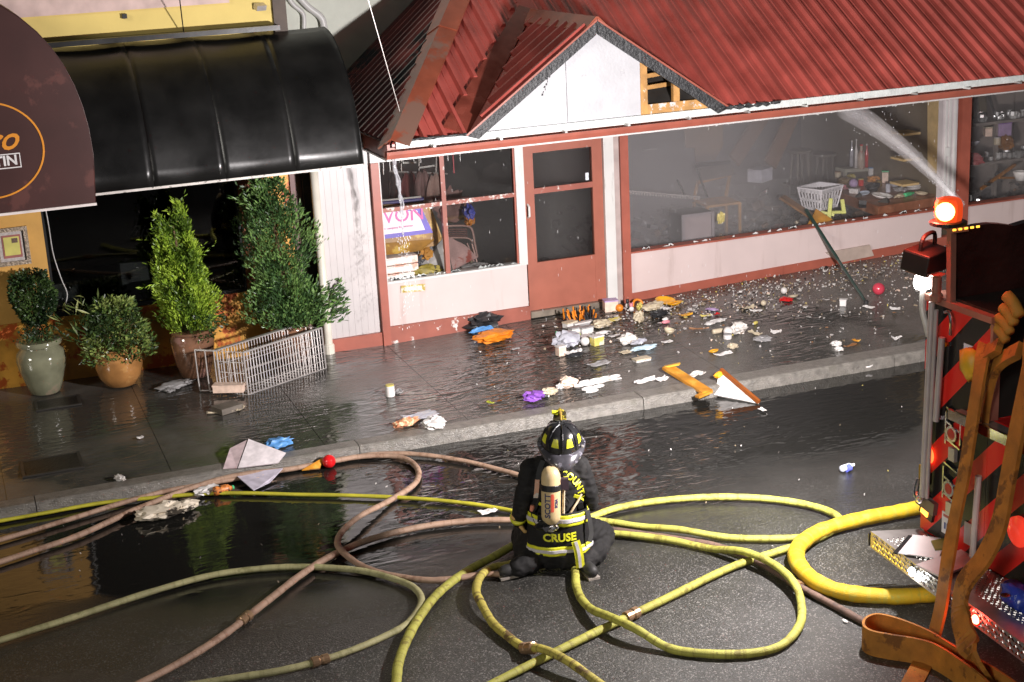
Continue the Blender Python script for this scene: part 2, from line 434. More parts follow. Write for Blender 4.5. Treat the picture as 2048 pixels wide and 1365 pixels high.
# iron covers let into the pavement by the restaurant
for (cx, cy, w, d) in ((0.86, -0.45, 0.42, 0.30), (0.63, -2.25, 0.52, 0.42)):
    z = zs(cx, cy)
    t = thing('utility_cover', 'dark iron cover let into the pavement close to the green glazed urn' if cy > -1 else 'larger square iron cover let into the wet pavement nearer the kerb', 'cover', (cx, cy, z), 0.05)
    MB().obox((cx, cy, z+0.003), (w, d, 0.012), (0,0,0.05)).build('cover_plate', mat('cast_iron', (0.02,0.02,0.02), 0.35, metal=0.4, var=0.4, bump=0.4, bscale=50), t)
    fr = MB()
    for sx, sy, lw, ld in ((0,1,w+0.06,0.03),(0,-1,w+0.06,0.03),(1,0,0.03,d),(-1,0,0.03,d)):
        fr.obox((cx+sx*(w/2+0.015), cy+sy*(d/2+0.015), z+0.004), (lw, ld, 0.014))
    fr.build('cover_frame', mat('worn_iron', (0.07,0.065,0.06), 0.3, metal=0.5), t)

# ------------------------------------------------------------------ the burnt shop
shop = thing('thrift_shop', 'burnt single storey shop with red metal roof and broken windows', 'shop', (4.69, 0, 0.05))
X0, X1 = 4.69, 19.0      # front wall
EZ = 2.60                # roof edge height
SL = 0.62                # slope of the long roof side
def rz(x, y): return EZ + SL*(y+0.96)
HX = 1/1.39
def hip_x(y): return 4.70 + (y+0.96)*HX
RY = 3.2                 # ridge
# structure behind the windows
b = MB(); b.box((4.69, 0.12, -0.1), (X1, 6.2, 0.16)); b.build('shop_floor', mat('sodden_floor', (0.045,0.04,0.035), 0.3, var=0.5, vscale=3, bump=0.3, bscale=15), shop)
b = MB(); b.box((4.69, 6.0, 0.16), (X1, 6.15, 2.6)); b.build('back_wall', mat('smoked_back_wall', (0.035,0.032,0.028), 0.7, var=0.6, vscale=1.2), shop)
b = MB(); b.box((4.69, 0.10, 0.16), (4.80, 6.0, 2.6)); b.build('side_wall', M_SOOT_SHADE, shop)
b = MB(); b.box((X1-0.1, 0.1, 0.16), (X1, 6.0, 2.6)); b.build('side_wall', M_SOOT_SHADE, shop)
b = MB(); b.box((4.69, 0.10, 2.46), (X1, 6.0, 2.52)); b.build('ceiling', M_DARK, shop)
b = MB(); b.box((12.95, 0.16, 0.16), (13.02, 4.0, 2.46)); b.build('partition', mat('tan_partition', (0.13,0.10,0.065), 0.6, var=0.25, vscale=2), shop)
# front wall pieces (x range, z range)
def wall_piece(name, x0, x1, z0, z1, m, y0=-0.02, y1=0.10, **k):
    return MB().box((x0, y0, z0), (x1, y1, z1)).build(name, m, shop, **k)
wall_piece('bulkhead', 4.79, 6.585, 0.275, 0.80, M_PINK)
wall_piece('bulkhead', 7.985, 12.70, 0.22, 0.755, M_PINK)
wall_piece('bulkhead', 13.10, X1, 0.30, 0.755, M_PINK)
wall_piece('base_board', 4.79, 6.60, 0.00, 0.272, M_TRIMW, y0=-0.035)
MB().prism([(7.87,-0.035,0),(10.2,-0.035,0),(10.2,-0.035,0.305),(7.87,-0.035,0.235)],(0,0.1,0)).build('base_board', M_TRIM, shop)
MB().prism([(10.203,-0.035,0),(X1,-0.035,0),(X1,-0.035,0.55),(10.203,-0.035,0.305)],(0,0.1,0)).build('base_board', M_TRIM, shop)
wall_piece('window_sill', 4.79, 6.50, 0.80, 0.825, M_WHITE, y0=-0.045, y1=0.12)
wall_piece('window_sill', 7.985, 12.72, 0.757, 0.778, M_TRIM, y0=-0.045, y1=0.12)
wall_piece('window_sill', 13.10, X1, 0.757, 0.778, M_TRIM, y0=-0.045, y1=0.12)
wall_piece('header_beam', 4.69, 13.0, 2.262, 2.50, M_WHITE, y0=-0.05)
wall_piece('header_beam', 13.003, X1, 2.262, 2.50, M_TRIM, y0=-0.05)
wall_piece('corner_post', 4.69, 4.785, 0.0, 2.26, M_TRIM, y0=-0.06)
wall_piece('window_post', 6.49, 6.60, 0.80, 2.26, M_WHITE, y0=-0.03)
wall_piece('door_post', 7.655, 7.79, 0.12, 2.26, M_WHITE, y0=-0.045)
wall_piece('door_post', 7.793, 7.868, 0.12, 2.26, mat('pinkish_grey_paint', (0.42,0.34,0.32), 0.4), y0=-0.03)
wall_piece('door_post', 7.872, 7.982, 0.12, 2.26, M_TRIM, y0=-0.065)
wall_piece('window_post', 12.66, 12.90, 0.757, 2.26, mat('greyish_white_frame', (0.55,0.5,0.5), 0.35, var=0.08), y0=-0.03, y1=0.07)
wall_piece('window_post', 12.955, 13.10, 0.3, 2.26, M_TRIM, y0=-0.06)
wall_piece('window_post', 15.9, 16.05, 0.757, 2.26, M_TRIM, y0=-0.06)
b = MB()
for xx in (12.70, 12.76, 12.84): b.box((xx, -0.05, 0.78), (xx+0.022, -0.031, 2.25))
b.build('frame_moulding', M_WHITE, shop)
MB().box((12.69, -0.075, 1.50), (12.75, -0.052, 1.62)).build('window_latch', M_WHITE, shop)
# left shop window: four lights in a peeling frame
M_PEEL = mat('flaking_red_trim', (0.30, 0.09, 0.062), 0.45, var=0.15, vscale=5, wear=(0.66, 0.62, 0.58), wscale=11, wlim=0.52)
win = MB().box((5.545, -0.012, 0.825), (5.60, 0.05, 2.262)).build('window_mullion', M_TRIMW, shop)
MB().box((4.785, -0.008, 1.655), (5.545, 0.045, 1.705)).build('window_transom', M_PEEL, shop)
MB().box((5.60, -0.008, 1.655), (6.49, 0.045, 1.705)).build('window_transom', M_PEEL, shop)
for (a0, a1) in ((4.785, 4.81), (6.47, 6.49)):
    MB().box((a0, -0.01, 0.825), (a1, 0.05, 2.262)).build('window_frame', M_WHITE if a0 < 5 else M_TRIM, shop)
for (a0, a1, c0, c1) in ((5.60, 6.47, 0.825, 1.655), (5.60, 6.47, 1.705, 2.262), (4.81, 5.545, 1.705, 2.262)):
    MB().box((a0, 0.018, c0), (a1, 0.024, c1)).build('pane', M_GLASS, shop)
# broken glass left standing in the frame of the long window and the empty light
def shard_row(x0, x1, z0, up, n, seed):
    r = random.Random(seed); b = MB()
    for i in range(n):
        x = r.uniform(x0, x1); w = r.uniform(0.02, 0.10); h = r.uniform(0.008, 0.035)*(1 if up else -1)
        b.prism([(x, 0.02, z0), (x+w, 0.02, z0), (x+w*r.uniform(0.1, 0.9), 0.02, z0+h)], (0, 0.006, 0))
    return b
M_SHARD = mat('broken_glass', (0.72, 0.76, 0.75), 0.05, spec=0.8, var=0.1)
for args in ((4.83, 6.4, 0.825, True, 34, 1), (8.1, 12.5, 0.778, True, 40, 2), (8.1, 12.5, 2.262, False, 16, 3), (4.83, 5.5, 1.655, False, 8, 4)):
    tag(shard_row(*args).build('glass_shard', M_SHARD, shop), kind='stuff')
# hanging flakes and drips under the header
b = MB(); r = random.Random(5)
for i in range(16):
    x = r.choice((r.uniform(4.85, 6.4), r.uniform(8.0, 12.6))); l = r.uniform(0.03, 0.12)
    b.obox((x, -0.02+r.uniform(0, .05), 2.262-l/2), (0.005, 0.005, l))
tag(b.build('hanging_sliver', M_WHITE, shop), kind='stuff')
# door
d = MB()
d.box((6.605, 0.0, 0.20), (6.735, 0.07, 2.262)); d.box((7.515, 0.0, 0.20), (7.652, 0.07, 2.262)); d.box((6.735, 0.002, 2.16), (7.515, 0.068, 2.262))
door = d.build('door', mat('red_brown_door', (0.33,0.105,0.068), 0.42, var=0.1, vscale=4, wear=(0.62,0.5,0.42), wscale=7, wlim=0.72), shop)
MB().box((6.735, 0.004, 0.20), (7.515, 0.060, 0.80)).build('kick_panel', MATS['red_brown_door'], door)
MB().box((6.735, 0.003, 1.655), (7.515, 0.062, 1.725)).build('door_rail', M_TRIMW, door)
MB().box((6.735, 0.030, 0.80), (7.515, 0.036, 1.655)).build('door_glass', M_GLASS, door)
MB().box((6.735, 0.030, 1.725), (7.515, 0.036, 2.16)).build('door_glass', M_GLASS, door)
MB().box((7.43, 0.012, 1.75), (7.47, 0.028, 1.84)).build('door_sticker', mat('white_sticker', (0.75,0.78,0.85), 0.4), door)
MB().tube([(6.64, -0.005, 1.38), (6.64, -0.05, 1.40), (6.64, -0.05, 1.52), (6.64, -0.005, 1.54)], 0.014).build('door_handle', M_WHITE, door)
MB().box((6.60, -0.06, 0.12), (7.66, 0.1, 0.197)).build('door_step', mat('wet_sill', (0.18,0.15,0.12), 0.3, var=0.4), shop)
# number / mail plate on the bulkhead
mp = MB().obox((5.107, -0.030, 0.705), (0.30, 0.02, 0.085), (0, math.radians(3), 0)).build('mail_slot', mat('aged_brass', (0.55,0.42,0.12), 0.35, metal=0.5, var=0.4, vscale=25, wear=(0.75,0.7,0.6), wscale=25, wlim=0.5), shop)
MB().obox((5.102, -0.046, 0.709), (0.22, 0.012, 0.045), (0, math.radians(3), 0)).build('mail_flap', mat('pale_brass', (0.72,0.68,0.58), 0.4, var=0.3, vscale=30), mp)
# long white letter-slot shadow free; boarding of the wall left of the shop
px0 = 4.055
for i in range(8):
    xa = px0 + i*0.0795
    MB().box((xa+0.0015, 0.010, 0.22), (xa+0.078, 0.03, 2.40)).build('wall_board', mat('grey_white_boarding', (0.54,0.50,0.495), 0.42, var=0.05, vscale=3), shop)
MB().box((px0, 0.013, 0.0), (4.69, 0.029, 2.5)).build('wall_backing', mat('boarding_gap', (0.48,0.44,0.44), 0.6), shop)
MB().box((px0, -0.03, 0.0), (4.688, 0.03, 0.215)).build('base_board', M_TRIM, shop)

# roof: long front side, hip side, back side
T = 0.03
def slab3(name, poly, m, parent=shop, off=(0,0,-T)):
    return MB().prism(poly, off).build(name, m, parent)
hx = hip_x(RY)
ZR = rz(0, RY)
roof = slab3('roof', [(4.70,-0.96,EZ), (X1+0.6,-0.96,EZ), (X1+0.6,RY,ZR), (hx,RY,ZR)], M_ROOF)
M_HIP = mat('sooty_shaded_red_roof', (0.20,0.045,0.038), 0.35, var=0.3, vscale=2, wear=(0.012,0.010,0.009), wscale=0.8, wlim=0.50)  # deeper red and black patches paint the hip's shade along with soot
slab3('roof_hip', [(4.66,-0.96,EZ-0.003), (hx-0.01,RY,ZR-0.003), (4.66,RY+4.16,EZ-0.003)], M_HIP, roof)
slab3('roof_back', [(hx,RY+0.005,ZR), (X1+0.6,RY+0.005,ZR), (X1+0.6,RY+4.16,EZ), (4.70,RY+4.16,EZ)], M_ROOF, roof)
def rib(a, b, nrm, w=0.034, h=0.022, m=M_ROOF):
    """One raised seam of the metal sheets, trapezoid section."""
    a, b, nv = Vector(a), Vector(b), Vector(nrm).normalized(); t = (b-a).normalized(); s = t.cross(nv)
    vs = [p + s*q*w/2*k + nv*z for p in (a, b) for q, k, z in ((-1,1.5,0.0),(1,1.5,0.0),(1,0.7,h),(-1,0.7,h))]
    m_ = MB().add(vs, [(3,2,1,0),(4,5,6,7),(0,1,5,4),(1,2,6,5),(2,3,7,6),(3,0,4,7)])
    return m_.build('roof_rib', m, roof)
nf = (0, -SL, 1)
GX0, GX1, GXA, GZ0, GZA, GY = 5.60, 8.84, 7.20, 2.63, 3.76, -0.93   # little gable over the door
RYE = -0.96 + (GZA-EZ)/SL                                             # where its ridge meets the roof
def in_gable(x):      # y on the long roof where the gable's valley crosses x
    if GX0 < x < GXA: return -0.96 + (RYE+0.96)*(x-GX0)/(GXA-GX0)
    if GXA <= x < GX1: return -0.96 + (RYE+0.96)*(GX1-x)/(GX1-GXA)
    return -0.96
i = 0
x = 4.86
while x < X1+0.5:
    y0 = in_gable(x) + (0.36 if GX0 < x < GXA else 0.12 if GX0 < x < GX1 else 0.0)
    y1 = RY if x > hx else -0.96 + (x-4.70)/HX - 0.17/HX
    big = i % 2 == 0
    if y1 - y0 > 0.15:
        rib((x, y0, rz(x, y0)), (x, y1, rz(x, y1)), nf, 0.056 if big else 0.018, 0.050 if big else 0.008)
    i += 1; x += 0.115
# ribs of the hip side
hs = (ZR-EZ)/(hx-4.66)
def hz(x): return EZ + hs*(x-4.66)
nh = Vector((-hs, 0, 1))
y = -0.80; i = 0
while y < RY+4.0:
    xe = hip_x(y) - 0.17 if y < RY else 4.66 + (hx-4.66)*(RY+4.16-y)/4.16
    if xe > 4.75:
        rib((4.67, y, hz(4.67)), (xe, y, hz(xe)), nh, 0.06, 0.045, M_HIP if y > 0.2 else M_ROOF)  # ribs further back take the hip's painted shade
    i += 1; y += 0.19
# rusty cap along the hip, ridge cap
ha, hb = Vector((4.70,-0.97,EZ+0.02)), Vector((hx,RY,ZR+0.03))
th = (hb-ha).normalized(); up = (Vector(nf).normalized()+nh.normalized()).normalized()
s1 = th.cross(Vector(nf).normalized()).normalized(); s2 = nh.normalized().cross(th).normalized()
b = MB()
for nsec in range(2):
    p, q = ha.lerp(hb, 0.40*nsec), ha.lerp(hb, 0.42 if nsec == 0 else 1.0)
    lift = 0.012*nsec
    vs = []
    for e in (p, q):
        vs += [e + up*(0.05+lift), e + s1*0.20 + Vector(nf).normalized()*(0.035+lift), e + s2*0.20 + nh.normalized()*(0.035+lift),
               e + s1*0.20 + Vector(nf).normalized()*(0.012+lift), e + s2*0.20 + nh.normalized()*(0.012+lift), e + up*(0.03+lift)]
    k = len(b.v); b.v += [tuple(v) for v in vs]
    for u, w in ((0,1),(2,0),(1,3),(4,2),(3,5),(5,4)): b.f.append((k+u, k+w, k+6+w, k+6+u))
    b.f += [(k,k+2,k+4,k+5,k+3,k+1), (k+6,k+7,k+9,k+11,k+10,k+8)]
b.build('hip_cap', M_CAP, roof)
MB().bar((hx,RY,ZR+0.03), (X1+0.6,RY,ZR+0.03), 0.35, 0.02).build('ridge_cap', M_CAP, roof)
# gutter line: drip edge, gutter, brackets, soffit
MB().box((4.74,-0.985,EZ-0.055), (X1+0.6,-0.93,EZ+0.028)).build('drip_edge', mat('wet_white_drip_edge', (0.66,0.70,0.68), 0.3, var=0.12, vscale=8, bump=0.5, bscale=45), roof)
g = MB()
prof = [(-0.99,2.535),(-0.99,2.445),(-1.00,2.44),(-1.07,2.455),(-1.085,2.50),(-1.09,2.535),(-1.075,2.535),(-1.065,2.47),(-1.005,2.46),(-1.004,2.535)]
n = len(prof)
for xx in (4.60, X1+0.6): g.v += [(xx, y, z) for y, z in prof]
g.f += [(i, n+i, n+(i+1)%n, (i+1)%n) for i in range(n)] + [tuple(range(n)), tuple(range(2*n-1, n-1, -1))]
gut = g.build('gutter', M_TRIM, roof)
for k in range(18):
    xx = 5.15 + k*0.79
    MB().obox((xx, -1.03, 2.548), (0.03, 0.12, 0.02)).build('gutter_bracket', M_STEEL if k % 3 else M_WHITE, gut)
MB().box((4.62,-0.99,2.42), (X1+0.6,-0.06,2.44)).build('soffit', M_WHITE, roof)
MB().box((4.64,-0.97,2.43), (4.672, 0.2, 2.60)).build('end_fascia', M_TRIM, roof)
MB().box((4.674,-0.95,2.441), (X1+0.6,-0.92,2.56)).build('front_fascia', M_TRIM, roof)
# little gable
sx_ = 6.82; sz_ = GZ0+(GZA-0.07-GZ0)*(sx_-GX0-0.05)/(GXA-GX0-0.05)
MB().prism([(GX0+0.05,GY,GZ0), (sx_-0.003,GY,GZ0), (sx_-0.003,GY,sz_)], (0,0.025,0)).build('gable_panel', M_SHEATH, roof)
MB().prism([(sx_+0.003,GY,GZ0), (GXA+0.55,GY,GZ0), (GXA+0.55,GY,GZA-0.45), (GXA,GY,GZA-0.07), (sx_+0.003,GY,sz_)], (0,0.025,0)).build('gable_panel', M_SHEATH, roof)
for k_ in range(9):
    MB().obox((6.62-0.012*k_+0.01*math.sin(k_*2.3),GY-0.002,3.20-0.028*k_),(0.014+0.008*math.sin(k_*1.7),0.004,0.024),(0,0.3,0)).build('scorch_flake', M_CHAR, roof)
b = MB()
b.box((GXA+0.552,GY-0.005,GZ0), (GXA+0.64,GY+0.06,GZA-0.50)); 
gf = b.build('gable_stud', M_RAW, roof)
MB().box((GXA+0.642,GY-0.003,GZ0), (GX1-0.16,GY+0.06,GZ0+0.11)).build('gable_plate', mat('charred_raw_lumber', (0.50,0.27,0.09), 0.5, var=0.3, wear=(0.62,0.58,0.55), wscale=14, wlim=0.54), roof)
MB().box((GXA+0.98,GY+0.0,GZ0+0.112), (GXA+1.06,GY+0.06,GZ0+0.37)).build('gable_stud', M_RAW, roof)
for k in range(4):
    MB().bar((GXA+0.60, GY+0.26+0.17*k, rz(0,GY+0.26+0.17*k)+0.115), (GXA+1.15-0.1*k, GY+0.30+0.17*k, rz(0,GY+0.30+0.17*k)+0.115), 0.03, 0.05).build('attic_joist', M_RAW, roof)
# gable's roof, with dark sheets added to paint the attic's shade
apx = Vector((GXA, GY-0.05, GZA))
el, er = Vector((GX0-0.04, GY-0.05, GZ0-0.02)), Vector((GX1+0.04, GY-0.05, GZ0-0.02))
apb = Vector((GXA, RYE, GZA))
slab3('gable_roof', [el, apx, apb], M_ROOF, roof, (0,0,-0.025))
slab3('gable_roof', [apx, er, apb], M_ROOF, roof, (0,0,-0.025))
for pp in ([el, apx, apb], [apx, er, apb]): slab3('gable_shade_sheet', [Vector(q)+Vector((0,0.03 if q is not apb else -0.05,-0.03)) for q in pp], M_SOOT_SHADE, roof, (0,0,-0.01))
slab3('attic_shade_sheet', [(7.3,-0.85,rz(0,-0.85)+0.075), (8.75,-0.85,rz(0,-0.85)+0.075), (8.0,-0.1,rz(0,-0.1)+0.075), (7.3,0.6,rz(0,0.6)+0.075)], M_SOOT_SHADE, roof)
# ribs on the left half of the gable, running down to the valley
nl = Vector((-(GZA-GZ0)/(GXA-GX0), 0, 1))
dl = (el-apx)
for k in range(7):
    t = 0.045 + k*0.135
    a = apx.lerp(apb, t)
    e = a + dl*(1-t)*0.90
    rib(a+dl*0.06, e, nl, 0.055, 0.048)
nr = Vector(((GZA-GZ0)/(GX1-GXA), 0, 1)); dr = er-apx
for k in range(7):
    t = 0.045 + k*0.135; a = apx.lerp(apb, t); rib(a+dr*0.06, a+dr*(1-t)*0.93, nr, 0.046, 0.03)
# bent ridge cap of the gable
b = MB()
pa, pb = apx+Vector((0,-0.02,0.02)), apb+Vector((-0.03,0.15,0.02))
for e, w, tw in ((pa,0.15,0.0),(pa.lerp(pb,0.5),0.17,0.0),(pa.lerp(pb,0.9),0.19,0.03),(pb,0.12,0.07)):
    b.v += [tuple(e+Vector((-w,0,-w*0.72+tw))), tuple(e+Vector((-0.015,0,0.02))), tuple(e+Vector((0.015,0,0.02))), tuple(e+Vector((w,0,-w*0.72+tw))), tuple(e+Vector((w,0,-w*0.72-0.012+tw))), tuple(e+Vector((0,0,0.0))), tuple(e+Vector((-w,0,-w*0.72-0.012+tw)))]
for k in range(3):
    for j in range(7): b.f.append((k*7+j, k*7+(j+1)%7, (k+1)*7+(j+1)%7, (k+1)*7+j))
b.f += [(6,5,4,3,2,1,0), (21,22,23,24,25,26,27)]
b.build('gable_ridge_cap', M_CAP, roof)
# valley flashing on the long side, left of the gable
va, vb = Vector((GX0-0.02,-0.97,EZ)), Vector((GXA,RYE,GZA))
n_ = Vector(nf).normalized(); sv = (vb-va).normalized().cross(n_)
q = [va-sv*0.0, va-sv*0.30, vb-sv*0.20, vb]
if (va-sv).x > va.x: q = [va, va+sv*0.30, vb+sv*0.20, vb]
MB().prism([p+n_*0.020 for p in q], n_*0.012).build('valley_flashing', M_ROOFD, roof)
# barge boards, charred
for e0, nm in ((el, 'l'), (er, 'r')):
    dv = (e0-apx).normalized(); dn = Vector((-dv.z, 0, dv.x)); dn = -dn if dn.z > 0 else dn
    base = apx + Vector((0,-0.012 if nm == 'l' else -0.016,0.0))
    MB().prism([base+dn*0.005+dv*0.002, base+dv*(e0-apx).length+dn*0.005, base+dv*((e0-apx).length-0.09)+dn*0.125, base+dn*0.125+dv*0.105], (0,0.045,0)).build('barge_board', M_CHAR, roof)
b = MB().bar(apx+Vector((0,-0.02,0.006)), el+Vector((0,-0.02,0.006)), 0.02, 0.02); b.build('barge_trim', M_TRIM, roof)
b = MB().bar(apx+Vector((0,-0.02,0.006)), er+Vector((0,-0.02,0.006)), 0.02, 0.02); b.build('barge_trim', M_TRIM, roof)
# torn roof edge at the foot of the gable
b = MB()
for k in range(7):
    xx = GX1-0.05+k*0.12
    b.blob((xx, -0.99, EZ+0.015), (0.08, 0.03, 0.03), k, 0.6, 3, 1)
b.build('scorched_edge', M_CHAR, roof)
b = MB()
for k in range(6):
    xx = 4.9+k*0.13
    b.blob((xx, -0.99, EZ+0.03), (0.09, 0.02, 0.018), k+20, 0.6, 3, 1)
b.build('scorched_edge', M_CHAR, roof)

# ------------------------------------------------------------------ pale building behind, with pipes
pale = thing('neighbouring_building', 'pale stucco building rising behind the two shop fronts', 'building', (4.2, 2.5, 0))
MB().box((3.93, 2.45, 0), (4.64, 2.8, 2.59)).build('wall', mat('pale_green_white_stucco', (0.62,0.64,0.56), 0.7, var=0.06, bump=0.1, bscale=60), pale)
MB().box((3.93, 2.452, 2.592), (12.5, 2.8, 8.5)).build('upper_wall', MATS['pale_green_white_stucco'], pale)
MB().box((3.62, 2.40, 4.6), (3.925, 2.8, 8.5)).build('corner_trim', mat('brown_trim', (0.09,0.06,0.04), 0.6), pale)

# ------------------------------------------------------------------ restaurant
rest = thing('restaurant', 'ochre stuccoed restaurant front under dark rounded awnings', 'restaurant', (1.5, 0.3, 0))
M_OCH = mat('ochre_stucco', (0.66,0.36,0.085), 0.6, var=0.10, vscale=4, bump=0.08, bscale=40)
M_MOT = mat('mottled_orange_stucco', (0.70,0.33,0.05), 0.5, var=0.5, vscale=2.5, wear=(0.52,0.10,0.015), wscale=3.2, wlim=0.52, bump=0.08, bscale=30)
M_YEL = mat('yellow_stucco', (0.70,0.54,0.17), 0.7, var=0.05, vscale=3, bump=0.06, bscale=60)
MB().box((-6, 0.30, 0.86), (1.0, 0.55, 2.75)).build('wall', M_OCH, rest)
MB().box((-6, 0.303, -0.3), (4.05, 0.55, 0.857)).build('lower_wall', M_MOT, rest)
MB().box((3.19, 0.302, 0.86), (3.42, 0.55, 2.75)).build('pilaster', mat('burnt_orange_pilaster', (0.30,0.085,0.02), 0.5, var=0.3, vscale=3), rest)
MB().box((3.423, 0.31, 0.86), (3.80, 0.55, 2.75)).build('wall', M_MOT, rest)
MB().box((3.803, 0.28, 0.0), (3.93, 0.55, 2.75)).build('corner_board', mat('mauve_brown_board', (0.16,0.075,0.07), 0.5), rest)
MB().box((3.933, 0.20, 0.0), (4.05, 0.55, 2.75)).build('corner_gap', M_DARK, rest)
MB().box((-6, 0.28, 2.752), (3.9, 0.55, 6.5)).build('upper_wall', M_YEL, rest)
MB().box((-6, 0.25, 4.17), (3.3, 0.279, 4.40)).build('wall_band', mat('pinkish_band', (0.62,0.46,0.42), 0.7), rest)
MB().box((3.78, 0.24, 2.752), (3.93, 0.56, 6.5)).build('corner_post', mat('dark_brown_post', (0.07,0.045,0.03), 0.6, var=0.3), rest)
wf = MB(); wf.box((1.0,0.31,0.86),(1.03,0.42,2.74)); wf.box((3.16,0.31,0.86),(3.188,0.42,2.74)); wf.box((1.03,0.31,0.86),(3.16,0.42,0.90))
rw = wf.build('window_frame', M_BLACK, rest)
MB().box((1.03,0.35,0.90),(3.16,0.356,2.74)).build('window_pane', M_GLASSD, rw)
v, f = text_mb('Bistro', 0.20, 0.0008, shear=0.5)
MB().add(place_text(v, (2.158, 0.345, 1.706), (1,0,0), (0,0,1)), f).build('window_lettering', mat('etched_white', (0.10,0.10,0.10), 0.5), rest)
# dark dining room
MB().box((-3,0.56,0.0),(3.9,4.0,0.12)).build('dining_floor', M_SOOT_SHADE, rest)
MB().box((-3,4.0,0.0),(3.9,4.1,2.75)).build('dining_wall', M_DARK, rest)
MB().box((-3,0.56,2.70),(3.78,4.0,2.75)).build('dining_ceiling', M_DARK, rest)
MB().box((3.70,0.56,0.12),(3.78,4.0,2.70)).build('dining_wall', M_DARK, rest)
cord = smooth_path([(1.02,0.27,2.6),(1.06,0.27,2.0),(1.07,0.27,1.6),(1.12,0.26,1.3),(1.16,0.25,1.12),(1.10,0.27,0.95)], 6)
MB().tube(cord, 0.006, 6).build('wall_cable', M_WHITE, rest)
# small fixtures on the yellow wall
MB().obox((2.146, 0.260, 4.105), (0.05,0.04,0.05)).build('wall_hook', M_BLACK, rest)
MB().obox((3.635, 0.240, 4.102), (0.12,0.08,0.06), (0.4,0,0.3)).build('wall_lamp', M_STEEL, rest)
# framed menu
menu = thing('menu_frame', 'ornate silver framed menu on yellow paper hung on the ochre wall', 'menu', (0.650, 0.280, 1.730))
c = Vector((0.650, 0.290, 1.728))
w_, h_ = 0.36, 0.42
fr = MB()
for sx, sz, lw, lh in ((0,1,w_,0.045),(0,-1,w_,0.045),(1,0,0.045,h_-0.09),(-1,0,0.045,h_-0.09)):
    fr.obox(c+Vector((sx*(w_/2-0.022),-0.012,sz*(h_/2-0.022))), (lw,0.04,lh))
fr.build('frame', mat('worn_silver_frame', (0.34,0.27,0.20), 0.45, metal=0.3, var=0.5, vscale=40, bump=0.5, bscale=60), menu)
MB().obox(c, (w_-0.09,0.012,h_-0.09)).build('mat_board', mat('grey_white_board', (0.52,0.47,0.44), 0.6, var=0.2, vscale=30), menu)
MB().obox(c+Vector((0,-0.008,0)), (0.20,0.006,0.255)).build('red_border', mat('dull_red_paper', (0.36,0.13,0.11), 0.6), menu)
MB().obox(c+Vector((0,-0.013,0.005)), (0.165,0.005,0.205)).build('menu_sheet', mat('yellow_paper', (0.66,0.60,0.16), 0.6), menu)
MB().obox(c+Vector((0.035,-0.017,0.065)), (0.062,0.004,0.052)).build('picture', mat('dark_print', (0.16,0.10,0.07), 0.6, var=0.5, vscale=60), menu)

# black rounded awning over the window
awn = thing('black_awning', 'glossy black rounded awning with four bulging panels over the restaurant window', 'awning', (2.9, -0.3, 2.43))
M_AWN = mat('black_wet_vinyl', (0.008,0.0078,0.0075), 0.34, spec=0.5, var=0.35, vscale=2.5, rvar=0.08, bump=0.22, bscale=2.5)
prof = [(-1.0,2.43),(-0.965,2.60),(-0.92,2.77),(-0.85,2.95),(-0.75,3.15),(-0.62,3.33),(-0.48,3.48),(-0.30,3.63),(-0.12,3.74),(0.08,3.80),(0.27,3.83)]
AX = [1.30, 2.085, 2.84, 3.60, 4.35]
for p in range(4):
    b = MB(); n = 12; m_ = len(prof)
    for j, (y, z) in enumerate(prof):
        t = Vector((prof[min(j+1,m_-1)][0]-prof[max(j-1,0)][0], prof[min(j+1,m_-1)][1]-prof[max(j-1,0)][1])).normalized()
        ny, nz = -t.y, t.x
        for i in range(n+1):
            u = i/n; sag = -0.038*math.sin(PI*u)*math.sin(PI*min(1, 0.12+0.8*j/(m_-1)))
            b.v.append((AX[p]+(AX[p+1]-AX[p])*u, y+ny*sag, z+nz*sag))
    for j in range(m_-1):
        for i in range(n):
            a = j*(n+1)+i; b.f.append((a, a+1, a+n+2, a+n+1))
    o = b.build('awning_panel', M_AWN, awn, smooth=True)
    so = o.modifiers.new('thick', 'SOLIDIFY'); so.thickness = 0.012
for p in (0,1,2,3,4):
    MB().tube([(AX[p],y+0.02,z-0.02) for y, z in prof], 0.010, 6).build('awning_rib', M_AWN, awn)
MB().box((1.30,-1.015,2.405),(4.36,-0.985,2.43)).build('awning_hem', mat('white_awning_hem', (0.62,0.58,0.54), 0.5, wear=(0.2,0.18,0.16), wscale=20, wlim=0.56), awn)
e = MB(); e.prism([(4.352,y,z) for y, z in prof]+[(4.352,0.27,2.43)], (0.008,0,0)); e.build('awning_end', M_AWN, awn)
MB().box((-6,0.05,3.845),(3.80,0.278,3.90)).build('awning_headboard', M_AWN, awn)
# brown entrance canopy with the painted sign
can = thing('entrance_canopy', 'dark maroon arched entrance canopy lettered with an orange oval sign', 'canopy', (0, -1.35, 2.40))
M_CAN = mat('maroon_canvas', (0.055,0.020,0.018), 0.42, var=0.15, vscale=2, wear=(0.105,0.038,0.032), wscale=2.2, wlim=0.585)
arch = []
for k in range(25):
    a = PI*k/24; cc, ss = math.cos(a), math.sin(a)
    arch.append((math.copysign(abs(cc)**0.86, cc)*1.475, 2.88+1.70*abs(ss)**0.93))
arch = [(1.44,2.40)] + arch + [(-1.44,2.40)]
MB().prism([(x,-1.37,z) for x, z in arch], (0,0.02,0)).build('canopy_front', M_CAN, can)
b = MB(); na = len(arch)
for yy in (-1.35, 0.27):
    b.v += [(x, yy, z) for x, z in arch]
b.f = [(i, i+1, na+i+1, na+i) for i in range(na-1)]
o = b.build('canopy_vault', M_CAN, can, smooth=True); so = o.modifiers.new('thick', 'SOLIDIFY'); so.thickness = 0.01
